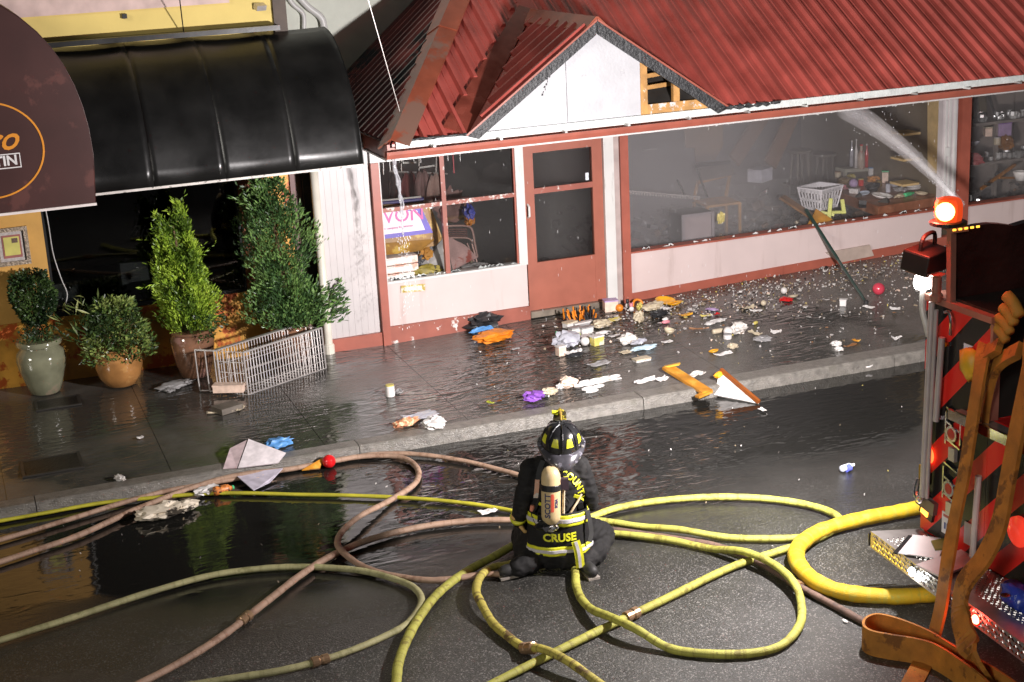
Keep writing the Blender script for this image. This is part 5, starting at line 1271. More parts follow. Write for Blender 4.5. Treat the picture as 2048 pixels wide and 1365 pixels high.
def on_shell(rfun, h0, h1, n, r, thick=0.35):
    """Random points through the outer part of a crown whose radius at height fraction t is rfun(t)."""
    out = []; 
    for _ in range(n):
        t = r.rand(); a = r.rand()*2*PI; R = rfun(t, a)*(1-thick*r.rand()**1.6)
        out.append((R*math.cos(a), R*math.sin(a), h0+(h1-h0)*t))
    return np.array(out)
# 1 topiary in a grey green urn
b0 = Vector((0.774, -0.025, 0.107)); t = thing('potted_topiary', 'clipped box topiary ball in a tall grey green glazed urn', 'potted plant', b0)
pot(t, b0, [(0.14,0),(0.165,0.02),(0.20,0.12),(0.255,0.30),(0.27,0.40),(0.255,0.48),(0.205,0.53),(0.20,0.545),(0.245,0.565),(0.25,0.60),(0.235,0.62)], mat('grey_green_glaze', (0.20,0.20,0.13), 0.12, var=0.25, vscale=5, coat=0.5, wear=(0.30,0.24,0.17), wscale=2.5, wlim=0.58))
MB().tube([b0+Vector((0,0,0.57)), b0+Vector((0.01,0,0.8)), b0+Vector((-0.02,0,1.0))], [0.022,0.018,0.014], 8).build('trunk', mat('bark', (0.16,0.10,0.05), 0.8, var=0.4, bump=0.6), t)
r = np.random.RandomState(11)
P = on_shell(lambda q, a: 0.23*math.sin(min(1,0.14+0.95*q)*PI*0.72)**0.8*(1+0.12*math.sin(3*a+5*q)), 0.78, 1.36, 6500, r, 0.6)
D = P*np.array([1,1,0])+r.normal(size=P.shape)*0.12+np.array([0,0,0.10])
P2 = np.stack([r.normal(size=500)*0.10, r.normal(size=500)*0.10, 0.60+0.14*r.rand(500)],1); 
V, F = leaf_mesh(np.concatenate([P,P2])+np.array(b0), np.concatenate([D, r.normal(size=P2.shape)+np.array([0,0,1.0])]), 0.038, 0.022, 1)
foliage('foliage', t, V, F, [green('box_dark',(0.018,0.04,0.012)), green('box_mid',(0.035,0.075,0.018)), green('box_light',(0.07,0.12,0.03))], 1)
# 2 mixed shrub in an orange bowl pot
b0 = Vector((1.586, -0.132, 0.093)); t = thing('potted_shrub', 'loose mixed shrub spilling over a round orange glazed pot', 'potted plant', b0)
pot(t, b0, [(0.13,0),(0.17,0.02),(0.235,0.12),(0.265,0.24),(0.262,0.34),(0.24,0.41),(0.225,0.43),(0.24,0.445),(0.235,0.46)], mat('orange_glaze', (0.36,0.17,0.055), 0.12, var=0.3, vscale=5, coat=0.5, wear=(0.50,0.26,0.09), wscale=6, wlim=0.58))
r = np.random.RandomState(12)
P = on_shell(lambda q, a: (0.40-0.22*q)*(0.75+0.45*abs(math.sin(1.7*a+1.3)))*(1.0 if q > 0.12 else 0.9), 0.34, 0.98, 3300, r, 0.75)
D = P*np.array([1,1,0])+r.normal(size=P.shape)*0.2+np.array([0,0,0.15])
V, F = leaf_mesh(P+np.array(b0), D, 0.062, 0.026, 2, 0.5)
foliage('foliage', t, V, F, [green('shrub_dark',(0.025,0.05,0.012)), green('shrub_mid',(0.11,0.18,0.04)), green('shrub_light',(0.22,0.28,0.07))], 2)
P = np.stack([-0.30+r.normal(size=150)*0.13, r.normal(size=150)*0.08, 0.72+r.normal(size=150)*0.13],1)
V, F = leaf_mesh(P+np.array(b0), np.stack([-0.5+r.normal(size=150)*0.6, r.normal(size=150)*0.4, 0.4+0.5*r.rand(150)],1), 0.15, 0.022, 3, 0.4)
foliage('long_leaves', t, V, F, [green('lily_dark',(0.05,0.09,0.02)), green('lily_mid',(0.13,0.18,0.05)), green('lily_light',(0.26,0.28,0.09))], 3)
b = MB()
for k in range(12):
    a = k*0.55; b.tube([b0+Vector((0.05*math.cos(a),0.05*math.sin(a),0.42)), b0+Vector((0.15*math.cos(a),0.15*math.sin(a),0.62)), b0+Vector((0.24*math.cos(a),0.22*math.sin(a),0.72+0.1*math.sin(k*2.1)))], [0.008,0.006,0.003], 5)
b.build('stems', MATS['bark'], t)
# 3 lime conifer in a brown pot
def conifer(b0, pz, h0, h1, rf, n, seed, t, mats, tips, ln=0.085, wd=0.02, lean=(0,0)):
    r = np.random.RandomState(seed); Vs, Fs = [], []
    for (tx, ty, th, ws) in tips:
        P = on_shell(lambda q, a: ws*rf(q)*(1+0.50*mnoise.noise(Vector((math.cos(a)*1.6+seed,math.sin(a)*1.6,q*7)))+0.40*mnoise.noise(Vector((math.cos(a)*4,math.sin(a)*4+seed,q*17)))), h0, th, int(n*ws), r, 0.7)
        q = (P[:,2]-h0)/(th-h0); P[:,0] += tx*q**1.3+lean[0]*q; P[:,1] += ty*q+lean[1]*q
        D = np.stack([P[:,0]-tx*q, P[:,1]-ty*q, 0*q],1); D /= np.linalg.norm(D,axis=1,keepdims=True)+1e-6
        D = D*0.75 + np.array([0,0,0.95]) + r.normal(size=P.shape)*0.35
        keep = np.array([mnoise.noise(Vector((p[0]*6+seed, p[1]*6, p[2]*5))) < 0.30 for p in P]); P, D = P[keep], D[keep]
        sp, sd_ = [], []
        for k_ in range(int(90*ws)):        # loose sprigs standing out of the outline
            i_ = r.randint(len(P)); d_ = D[i_]/np.linalg.norm(D[i_])+r.normal(size=3)*0.25; l_ = 0.06+0.13*r.rand()
            for q_ in np.linspace(0,1,9): sp.append(P[i_]*np.array([1.06,1.06,1])+d_*l_*q_); sd_.append(d_+r.normal(size=3)*0.6)
        P = np.concatenate([P, np.array(sp)]); D = np.concatenate([D, np.array(sd_)])
        V, F = leaf_mesh(P+np.array(b0), D, ln, wd, seed+1, 0.3)
        k = len(Vs); Vs += V; Fs += [tuple(i+k for i in f) for f in F]
    foliage('foliage', t, Vs, Fs, mats, seed)
    MB().tube([Vector(b0)+Vector((0,0,pz-0.05)), Vector(b0)+Vector((lean[0]*0.5,0,(h0+h1)/2)), Vector(b0)+Vector((lean[0],0,h1*0.92))], [0.035,0.025,0.008], 8).build('trunk', MATS['bark'], t)
b0 = Vector((2.414, -0.184, 0.081)); t = thing('potted_conifer', 'bright lime green forked conifer in a tall brown glazed pot', 'potted plant', b0)
M_BRG = mat('brown_glaze', (0.17,0.085,0.05), 0.10, var=0.35, vscale=5, coat=0.5, wear=(0.30,0.16,0.13), wscale=4, wlim=0.56)
pot(t, b0, [(0.14,0),(0.165,0.02),(0.215,0.18),(0.245,0.36),(0.25,0.46),(0.225,0.51),(0.235,0.53),(0.225,0.55)], M_BRG)
conifer(b0, 0.55, 0.55, 1.95, lambda q: 0.50*(max(0.02,(1-q))**0.85)*(0.45+0.55*min(1,q*3.0+0.1)), 12000, 21, t,
        [green('lime_dark',(0.09,0.16,0.018)), green('lime_mid',(0.21,0.34,0.028)), green('lime_light',(0.34,0.48,0.05))], [(-0.13,0,1.88,0.85),(0.10,0.0,2.0,0.72)], 0.058, 0.017, (-0.07,0))
P = np.random.RandomState(5); pp = on_shell(lambda q, a: 0.30*(0.8+0.3*math.sin(3*a)), 0.48, 0.78, 700, P, 0.5)
V, F = leaf_mesh(pp+np.array(b0)+np.array([0.10,-0.02,0]), pp*np.array([1,1,0])+P.normal(size=pp.shape)*0.15, 0.05, 0.024, 9)
foliage('trailing_leaves', t, V, F, [MATS['shrub_dark'], MATS['box_mid'], MATS['shrub_mid']], 9)
# 4 dark conifer
b0 = Vector((3.566, -0.140, 0.067)); t = thing('potted_conifer', 'tall dark green conifer in a brown pot behind the wire rack', 'potted plant', b0)
pot(t, b0, [(0.14,0),(0.17,0.02),(0.22,0.18),(0.25,0.36),(0.25,0.42),(0.235,0.45)], M_BRG)
conifer(b0, 0.45, 0.45, 2.2, lambda q: 0.37*(0.80+0.35*math.sin(q*7.0+0.6)**2)*(1.0 if q < 0.8 else max(0.25,(1-q)/0.2)**0.6), 15000, 31, t,
        [green('thuja_dark',(0.035,0.08,0.024)), green('thuja_mid',(0.085,0.17,0.045)), green('thuja_light',(0.15,0.26,0.07))], [(-0.03,0,2.15,0.95)], 0.055, 0.018, (-0.12,0.0))
r = np.random.RandomState(33)
pp = on_shell(lambda q, a: 0.36+0.24*math.cos(a-0.3), 0.46, 0.86, 2000, r, 0.6)
V, F = leaf_mesh(pp+np.array(b0)+np.array([0.06,-0.05,0]), pp*np.array([1,1,0])+r.normal(size=pp.shape)*0.2+np.array([0,0,0.25]), 0.075, 0.026, 34)
foliage('low_boughs', t, V, F, [MATS['thuja_dark'], MATS['thuja_mid'], MATS['thuja_light']], 34)

# ------------------------------------------------------------------ wire rack lying on the pavement
A, B, C_ = Vector((2.358, -0.743, 0.065)), Vector((2.825, -1.100, 0.050)), Vector((3.834, -0.584, 0.053))
rk = thing('wire_rack', 'pale wire basket rack standing askew on the wet pavement below the dark conifer', 'wire rack', (A+B+C_)/3)
ux = (C_-B); up = Vector((0.0,0.06,0.47)); dp_ = (A-B)*0.55
def wires(o, u, v, nu, nv, rv=0.0042, name='wire_panel'):
    b = MB()
    for i in range(nu+1):
        p = o+u*(i/nu); b.bar(p, p+v, rv*1.7)
    for j in range(nv+1):
        p = o+v*(j/nv); b.bar(p, p+u, rv*1.7)
    return b.build(name, M_STEEL, rk)
wires(B, ux, up, 28, 5); wires(B+dp_, ux, up, 28, 3); wires(B, dp_, up, 5, 4); wires(C_, dp_, up, 5, 4)
wires(B, ux, dp_, 12, 2)
MB().bar(B+dp_+up+Vector((0,0,0.01)), C_+dp_+up+Vector((0,0,0.01)), 0.05, 0.012).build('top_rail', M_STEEL, rk)
MB().bar(B+up, C_+up, 0.02, 0.02).build('top_rail', M_STEEL, rk); MB().bar(B, C_, 0.02, 0.02).build('bottom_rail', M_STEEL, rk)
for p, q in ((B+ux*0.0, up), (C_, up), (B+ux*0.0+dp_, up), (C_+dp_, up)): MB().tube([p-Vector((0,0,0.01)), p+q], 0.011, 8).build('upright', M_STEEL, rk)
E0 = A+(A-B)*0.05
for k, s_ in enumerate((0.0,0.16,0.30,0.44)):
    p = A.lerp(B, s_*1.3); MB().tube(smooth_path([p+up*0.98, p+up*0.1, p+Vector((0.02,-0.03,0.015)), p+Vector((0.09,-0.06,0.012))],4), 0.008, 6).build('bent_leg', M_STEEL, rk)
MB().bar(A+up*0.99, B+dp_+up, 0.02, 0.014).build('top_rail', M_STEEL, rk)

# ------------------------------------------------------------------ litter washed out of the shop
PAL = {}
def pm(name, c, rough=0.45, **k):
    return mat(name, c, rough, var=k.pop('var',0.18), vscale=k.pop('vscale',14), **k)
WHT = pm('litter_white',(0.66,0.63,0.61),wear=(0.34,0.29,0.24),wscale=9,wlim=0.56,wsoft=0.12); CRM = pm('litter_cream',(0.54,0.46,0.33),wear=(0.22,0.16,0.10),wscale=9,wlim=0.55,wsoft=0.12); GRY = pm('litter_grey',(0.30,0.29,0.29)); BLK = pm('litter_black',(0.02,0.02,0.022))
ORG = pm('litter_orange',(0.72,0.22,0.015)); YEL = pm('litter_yellow',(0.60,0.50,0.13),wear=(0.55,0.52,0.45),wscale=12,wlim=0.54); PNK = pm('litter_pink',(0.62,0.22,0.26)); RED = pm('litter_red',(0.55,0.02,0.02),0.2)
LIL = pm('litter_lilac',(0.42,0.30,0.50)); BLU = pm('litter_blue',(0.10,0.28,0.58)); PUR = pm('litter_purple',(0.22,0.08,0.40)); GRN = pm('litter_green',(0.05,0.45,0.18)); BRN = pm('litter_brown',(0.22,0.10,0.04)); PCH = pm('litter_peach',(0.74,0.55,0.44))
WOD = mat('wet_orange_wood', (0.50,0.21,0.025), 0.35, var=0.35, vscale=5, wear=(0.60,0.36,0.06), wscale=5, wlim=0.58)
CLR = mat('clear_grey_plastic', (0.42,0.42,0.47), 0.12, var=0.25, vscale=10, spec=0.7)
DIRTY = mat('soaked_paper', (0.66,0.62,0.58), 0.5, var=0.2, vscale=10, wear=(0.16,0.11,0.07), wscale=8, wlim=0.57)
lr = random.Random(99)
def it(kind, name, p, size, m, label, cat, m2=None, rot=None, group=None, flat=None):
    p = Vector(p); rot = lr.uniform(0, 6.28) if rot is None else rot; sd = lr.randint(0, 999)
    sx, sy, sz = size
    if kind == 'crumple':
        o = MB().blob(p+Vector((0,0,sz*0.45)), (sx/2,sy/2,sz/2), sd, 0.50, 3.1, 3, -sz*0.45, rot).build(name, m, smooth=False); o.data.set_sharp_from_angle(angle=0.6); 
    elif kind == 'sheet':
        b = MB(); n = 5; R = Matrix.Rotation(rot,3,'Z')
        for j in range(n+1):
            for i in range(n+1):
                u, v = i/n-0.5, j/n-0.5
                z = 0.012 + sz*(abs(mnoise.noise(Vector((u*2.5+sd,v*2.5,sd*0.7)))) + max(0,abs(u)-0.3)*1.2)
                b.v.append(tuple(p + R @ Vector((u*sx*(1+0.1*math.sin(v*9+sd)), v*sy*(1+0.1*math.sin(u*8)), z))))
        for j in range(n):
            for i in range(n): a = j*(n+1)+i; b.f.append((a,a+1,a+n+2,a+n+1))
        o = b.build(name, m); so = o.modifiers.new('t','SOLIDIFY'); so.thickness = 0.006
    elif kind == 'ball':
        o = MB().lathe(p, [(0.004,0)]+[(sx/2*math.sin(PI*k/10), sx/2*(1-math.cos(PI*k/10))) for k in range(1,10)]+[(0.004,sx)], 20).build(name, m, smooth=True)
    elif kind == 'bowl':
        o = MB().lathe(p, [(sx*0.22,0.004),(sx*0.30,0.006),(sx*0.46,sz*0.7),(sx*0.5,sz),(sx*0.47,sz),(sx*0.42,sz*0.7),(sx*0.27,0.02),(0.005,0.016)], 24, (lr.uniform(-.2,.2),lr.uniform(-.2,.2),1)).build(name, m, smooth=True)
    elif kind == 'ring':
        b = MB(); n = 18; b.tube([p+Vector((sx/2*math.cos(a),sy/2*math.sin(a)*0.5,sz/2+sy/2*math.sin(a)*0.8)) for a in [2*PI*k/n*0.86 for k in range(n+1)]], sz/2, 8); o = b.build(name, m, smooth=True)
    else:
        # things with parts
        o = thing(name, label, cat, p, rot, group)
        W = lambda q: local(o, q)
        m2 = m2 or m
        if kind == 'carton':
            MB().add([tuple(W(q)) for q in [(-sx/2,-sy/2,0),(sx/2,-sy/2,0),(sx/2,sy/2,0),(-sx/2,sy/2,0),(-sx/2,-sy/2,sz),(sx/2,-sy/2,sz),(sx/2,sy/2,sz*0.96),(-sx/2,sy/2,sz*0.96)]], [(0,3,2,1),(4,5,6,7),(0,1,5,4),(1,2,6,5),(2,3,7,6),(3,0,4,7)]).build('carton_body', m, o, bevel=0.004)
            MB().add([tuple(W(q)) for q in [(-sx/2-.004,-sy/2-.004,sz+.002),(sx/2+.004,-sy/2-.004,sz+.002),(sx/2+.004,sy/2+.004,sz+.002),(-sx/2-.004,sy/2+.004,sz+.002),(-sx/2-.004,-sy/2-.004,sz+.018),(sx/2+.004,-sy/2-.004,sz+.018),(sx/2+.004,sy/2+.004,sz+.016),(-sx/2-.004,sy/2+.004,sz+.016)]], [(0,3,2,1),(4,5,6,7),(0,1,5,4),(1,2,6,5),(2,3,7,6),(3,0,4,7)]).build('lid', m2, o)
        elif kind == 'bottle':   # lying bottle or tin
            d = (W((1,0,0))-W((0,0,0))); c = W((-sx/2,0,sy/2))
            MB().lathe(c, [(sy*0.3,0),(sy*0.48,0.005),(sy*0.5,sx*0.1),(sy*0.5,sx*0.62),(sy*0.42,sx*0.75),(sy*0.2,sx*0.86),(sy*0.2,sx*0.92)], 14, d).build('bottle_body', m, o, smooth=True)
            MB().lathe(c+d*sx*0.92, [(sy*0.23,0),(sy*0.23,sx*0.08)], 12, d).build('cap', m2, o)
        elif kind == 'can':
            MB().lathe(p, [(sx*0.46,0),(sx*0.5,0.006),(sx*0.5,sz-0.006),(sx*0.46,sz)], 18).build('can_body', m, o, smooth=False)
            MB().lathe(p+Vector((0,0,sz+0.001)), [(sx*0.47,0),(sx*0.47,0.01),(sx*0.40,0.012)], 18).build('lid', m2, o)
        elif kind == 'toy':      # small soft figure: body, head, limbs
            MB().blob(W((0,0,sz*0.30)), (sx*0.32,sy*0.30,sz*0.30), sd, 0.15, 2, 2).build('toy_body', m, o, smooth=True)
            MB().blob(W((sx*0.05,0,sz*0.72)), (sx*0.24,sy*0.24,sz*0.24), sd+1, 0.1, 2, 2).build('head', m2, o, smooth=True)
            for q in (-1, 1):
                MB().blob(W((sx*0.30,q*sy*0.22,sz*0.14)), (sx*0.20,sy*0.10,sz*0.10), sd+2, 0.1, 2, 2).build('limb', m, o, smooth=True)
                MB().blob(W((sx*0.03,q*sy*0.20,sz*0.93)), (sx*0.07,sy*0.08,sz*0.09), sd+3, 0.1, 2, 1).build('ear', m2, o, smooth=True)
        return o
    return tag(o, label, cat, group)
# ---- by the door and below the left window
it('crumple','black_bag',(5.983, -0.021, 0.086),(0.44,0.30,0.20),BLK,'slumped black cloth bag against the foot of the pink bulkhead','bag',rot=0.1)
it('crumple','orange_cloth',(5.903, -0.580, 0.068),(0.50,0.26,0.13),ORG,'soaked bright orange cloth in the running water below the black bag','cloth',rot=0.1)
it('crumple','denim_scrap',(5.877, -0.253, 0.077),(0.30,0.07,0.10),BLU,'strip of blue denim showing between the black bag and orange cloth','cloth',rot=0.1)
it('carton','lilac_carton',(7.593, -0.242, 0.117),(0.17,0.14,0.13),PCH,'peach carton with a lilac lid at the foot of the door post','box',LIL,rot=-0.2)
it('ball','rust_ball',(7.673, -0.336, 0.115),(0.10,0.1,0.1),ORG,'rust orange ball beside the lilac carton','ball')
it('toy','spotted_toy',(7.811, -0.279, 0.120),(0.09,0.08,0.13),WHT,'little white toy with black head behind the rust ball','toy',BLK)
it('toy','white_toy',(7.802, -0.412, 0.114),(0.11,0.10,0.12),WHT,'plump white toy right of the rust ball','toy',PNK)
it('ring','orange_hook',(7.977, -0.237, 0.126),(0.13,0.14,0.032),ORG,'curled orange plastic hook against the red base board','toy')
it('bowl','amber_tray',(8.314, -0.320, 0.130),(0.26,0.2,0.05),pm('amber_plastic',(0.75,0.36,0.02),0.25),'larger amber oval tray against the red base board','tray')
it('bowl','amber_dish',(8.386, -0.455, 0.124),(0.20,0.2,0.04),MATS['amber_plastic'],'smaller amber dish overlapping the amber tray','tray')
it('crumple','cream_cloth',(8.062, -0.474, 0.117),(0.30,0.16,0.10),CRM,'cream cloth bundle in front of the amber tray','cloth',rot=0.2)
it('sheet','white_paper',(8.197, -0.552, 0.116),(0.14,0.08,0.04),WHT,'white paper slip right of the cream cloth bundle','paper')
it('sheet','yellow_envelope',(7.453, -0.616, 0.098),(0.18,0.12,0.03),YEL,'bright yellow envelope lying in front of the lilac carton','paper',rot=0.2)
it('crumple','yellow_toy',(7.919, -0.413, 0.117),(0.09,0.08,0.10),YEL,'pale yellow bundle under the orange hook','toy')
it('crumple','grey_teddy',(7.703, -0.828, 0.094),(0.17,0.12,0.14),CRM,'dirty cream plush lump below the white toys','toy')
it('crumple','black_boot',(8.009, -0.760, 0.102),(0.24,0.12,0.09),BLK,'black shoe among the toys right of the plush lump','shoe',rot=0.2)
it('toy','pink_doll',(7.962, -1.042, 0.088),(0.18,0.09,0.08),PNK,'small pink doll lying in front of the black shoe','toy',WHT)
it('sheet','amber_scrap',(8.314, -0.889, 0.102),(0.15,0.08,0.03),MATS['amber_plastic'],'amber lid lying alone right of the pink doll','lid',rot=0.1)
# ---- heap of packets
hp = thing('orange_rack', 'black wire rack full of orange pegs lying in front of the door', 'rack', (7.118, -0.372, 0.101))
b = MB(); bo = MB(); q0 = Vector((7.102, -0.408, 0.099)); r = random.Random(8)
for k in range(64):
    x, y = r.uniform(-0.20,0.20), r.uniform(-0.09,0.09)
    p = q0+Vector((x,y,0.02)); e = p+Vector((r.uniform(-.05,.02),r.uniform(-.02,.03),r.uniform(0.06,0.15)))
    (bo if k % 2 else b).bar(p, e, 0.014)
for k in range(5): b.bar(q0+Vector((-0.22,-0.1+0.05*k,0.02)), q0+Vector((0.22,-0.1+0.05*k,0.03)), 0.012)
b.build('wire_frame', BLK, hp); bo.build('pegs', ORG, hp)
it('carton','white_packet',(6.894, -0.578, 0.088),(0.16,0.10,0.06),WHT,'white packet left of the peg rack, top of the packet heap','packet',CRM,rot=0.3)
it('carton','long_packet',(7.047, -0.623, 0.090),(0.26,0.06,0.04),GRY,'long silvery packet just under the peg rack','packet',WHT,rot=0.15)
it('crumple','clear_wrapper',(7.221, -0.770, 0.087),(0.26,0.16,0.10),CRM,'cloudy cream wrapper right of the long silvery packet','wrapper',rot=0.2)
it('carton','white_tub',(6.852, -0.840, 0.078),(0.15,0.09,0.07),WHT,'left one of two white tubs in the packet heap','tub',GRY,rot=0.15)
it('carton','white_tub',(6.970, -0.886, 0.078),(0.16,0.09,0.07),WHT,'right one of two white tubs in the packet heap','tub',GRY,rot=0.15)
it('bottle','white_tube',(7.118, -1.037, 0.075),(0.20,0.05,0.05),WHT,'white tube lying right of the two white tubs','tube',GRY,rot=0.25)
it('crumple','lime_packet',(6.787, -0.974, 0.072),(0.14,0.10,0.07),pm('litter_lime',(0.45,0.52,0.12)),'lime tinted packet in front of the white tubs','packet')
it('can','round_tin',(6.848, -1.158, 0.066),(0.15,0.15,0.06),GRY,'round grey tin in the middle of the packet heap','tin',WHT)
it('ball','white_ball',(6.771, -1.303, 0.060),(0.11,0.1,0.1),WHT,'white ball at the front edge of the packet heap','ball')
it('carton','yellow_packet',(6.909, -1.339, 0.060),(0.14,0.10,0.10),YEL,'yellow and white packet at the right front of the packet heap','packet',WHT,rot=0.2)
it('crumple','clear_bag',(6.572, -1.231, 0.059),(0.32,0.24,0.20),CLR,'grey see through plastic bag at the left of the packet heap','bag',rot=0.3)
it('sheet','green_card',(6.617, -0.918, 0.071),(0.09,0.16,0.10),GRN,'green card sticking up behind the grey plastic bag','card',rot=-0.5)
it('carton','peach_carton',(6.390, -1.477, 0.049),(0.10,0.08,0.10),PCH,'peach and white carton below the grey plastic bag','carton',WHT,rot=0.2)
it('sheet','torn_board',(6.528, -1.494, 0.050),(0.22,0.10,0.05),WHT,'torn white board beside the peach carton','board',rot=0.2)
it('crumple','black_scrap',(6.511, -1.605, 0.046),(0.20,0.06,0.05),BLK,'black rag below the torn white board','cloth',rot=0.2)
it('sheet','white_card',(7.217, -1.178, 0.071),(0.14,0.06,0.02),WHT,'plain white card right of the packet heap','card',rot=0.1)
it('crumple','printed_bag',(7.241, -1.484, 0.059),(0.22,0.14,0.13),DIRTY,'stiff printed paper bag standing in the middle of the pavement','bag',rot=0.2)
it('crumple','grey_wrap',(7.349, -1.544, 0.058),(0.20,0.10,0.06),CLR,'grey film wrapper right of the printed paper bag','wrapper',rot=0.2)
it('crumple','blue_wrapper',(7.329, -1.756, 0.049),(0.32,0.10,0.05),pm('litter_pale_blue',(0.45,0.58,0.66)),'pale blue and tan wrapper below the grey film','wrapper',rot=0.15)
it('bowl','shell_dish',(7.819, -1.389, 0.070),(0.13,0.13,0.06),CRM,'cream shell shaped dish alone on the wet pavement','dish')
it('sheet','white_card',(7.656, -1.671, 0.056),(0.12,0.07,0.02),WHT,'plain white card below the cream shell dish','card',rot=0.1)
it('sheet','tan_card',(7.065, -1.772, 0.046),(0.12,0.09,0.02),CRM,'tan card below the printed paper bag','card',rot=0.1)
it('carton','white_notepad',(7.119, -2.094, 0.033),(0.19,0.10,0.02),WHT,'white notepad lying between paper bag and kerb','notepad',CRM,rot=0.1)
it('sheet','grey_paper',(6.638, -1.990, 0.034),(0.26,0.12,0.03),GRY,'folded grey newspaper behind the white lattice','newspaper',rot=0.2)
it('crumple','peach_lump',(6.043, -2.511, 0.013),(0.18,0.13,0.12),PCH,'peach coloured soft lump left of the white lattice','cloth')
it('crumple','white_rag',(5.953, -2.500, 0.013),(0.10,0.08,0.06),WHT,'white rag stuck to the left of the peach lump','cloth')
# white lattice of plastic links
lt = thing('plastic_lattice', 'flat white plastic lattice of oval links lying just above the kerb', 'lattice', (6.339, -2.541, 0.013))
for p in [(6.149, -2.567, 0.012), (6.264, -2.574, 0.012), (6.387, -2.566, 0.013), (6.517, -2.544, 0.014), (6.242, -2.490, 0.015), (6.365, -2.482, 0.015), (6.489, -2.474, 0.016), (6.597, -2.476, 0.016), (6.187, -2.694, 0.008), (6.308, -2.687, 0.009), (6.193, -2.786, 0.005)]:
    P_ = [Vector(p)+Vector((0.068*math.cos(a)*1.0+0.02*math.sin(a), 0.030*math.sin(a), 0.022)) for a in [2*PI*j/12 for j in range(13)]]
    MB().tube(P_, 0.010, 6).build('link', WHT, lt)
MB().bar((6.567, -2.515, 0.015), (6.665, -2.512, 0.015), 0.03, 0.02).build('handle', WHT, lt)
it('crumple','purple_cloth',(5.557, -2.698, 0.007),(0.24,0.20,0.10),PUR,'crumpled purple cloth on the pavement behind the kerb','cloth',rot=0.3)
it('bottle','black_bottle',(5.659, -2.700, 0.007),(0.14,0.05,0.05),BLK,'black and white bottle lying against the purple cloth','bottle',WHT,rot=-0.6)
it('crumple','pale_rag',(5.758, -2.629, 0.009),(0.18,0.14,0.08),CRM,'pale crumpled rag right of the purple cloth','cloth')
it('can','paper_cup',(4.219, -1.858, 0.023),(0.10,0.10,0.12),WHT,'white and yellow paper cup standing alone in running water','cup',YEL)
it('sheet','grey_board',(4.312, -1.814, 0.023),(0.10,0.10,0.05),GRY,'small grey board leaning behind the paper cup','board')
it('crumple','patterned_cloth',(4.095, -2.809, 0.003),(0.28,0.12,0.09),mat('patterned_cloth',(0.50,0.20,0.10),0.6,var=0.4,vscale=40,wear=(0.55,0.50,0.30),wscale=26,wlim=0.52),'orange and cream patterned cloth caught at the kerb','cloth',rot=0.25)
it('crumple','white_bundle',(4.333, -3.002, 0.000),(0.24,0.18,0.12),WHT,'white bundle where water spills over the kerb','cloth',rot=0.3)
it('sheet','white_film',(4.302, -2.636, 0.006),(0.36,0.20,0.04),CLR,'clear plastic film in the water behind the white bundle','film',rot=0.2)
it('sheet','leaf_scrap',(5.096, -2.592, 0.008),(0.09,0.03,0.02),pm('litter_olive',(0.30,0.32,0.03)),'single yellow green leaf on the pavement left of the purple cloth','leaf')
it('sheet','foam_strip',(6.842, -2.748, 0.007),(0.26,0.07,0.05),WHT,'long white foam strip at the kerb left of the orange plank','foam',rot=0.2)
it('sheet','foam_piece',(7.017, -2.785, 0.006),(0.16,0.09,0.06),WHT,'short white foam piece touching the orange plank','foam',rot=0.3)
it('sheet','pale_paper',(7.420, -2.810, 0.006),(0.22,0.12,0.04),DIRTY,'pale soaked paper behind the orange plank','paper',rot=0.3)
it('sheet','grey_slip',(5.998, -1.024, 0.057),(0.10,0.05,0.02),GRY,'grey slip in the running water below the orange cloth','paper')
# broken orange plank and white triangular board leaning over the kerb
pk = thing('orange_plank', 'splintered wet orange plank lying across the kerb', 'plank', (7.227, -2.945, 0.000))
a, e = Vector((7.204, -2.573, 0.015))+Vector((0,0,0.06)), Vector((7.303, -3.313, -0.020))
MB().bar(a, e, 0.14, 0.03).build('board', WOD, pk)
MB().bar(a+Vector((-0.03,0.02,0.0)), a+Vector((0.10,-0.10,0.05)), 0.06, 0.02).build('splinter', pm('raw_yellow_wood',(0.66,0.38,0.05)), pk)
MB().bar(e+Vector((-0.14,-0.03,-0.02)), e+Vector((0.05,0.02,0.0)), 0.07, 0.025).build('splinter', WOD, pk)
wb = thing('triangular_board', 'broken white triangular board with brown edge propped against the kerb', 'board', (7.631, -3.322, -0.100))
q = [Vector((7.571, -3.103, 0.120)), Vector((7.436, -3.211, -0.100)), Vector((7.616, -3.455, -0.115)), Vector((7.731, -3.655, -0.120))]
MB().prism(q, (0.01,0.02,-0.02)).build('panel', WHT, wb)
MB().bar(q[0]+Vector((0.01,0,0.01)), q[3]+Vector((0,0,0.02)), 0.035, 0.04).build('edge_strip', mat('wet_brown_edge',(0.25,0.07,0.015),0.35), wb)
MB().blob(q[0]+Vector((-0.02,-0.02,-0.04)), (0.06,0.04,0.04), 3, 0.4, 3, 2).build('torn_corner', MATS['amber_plastic'], wb)
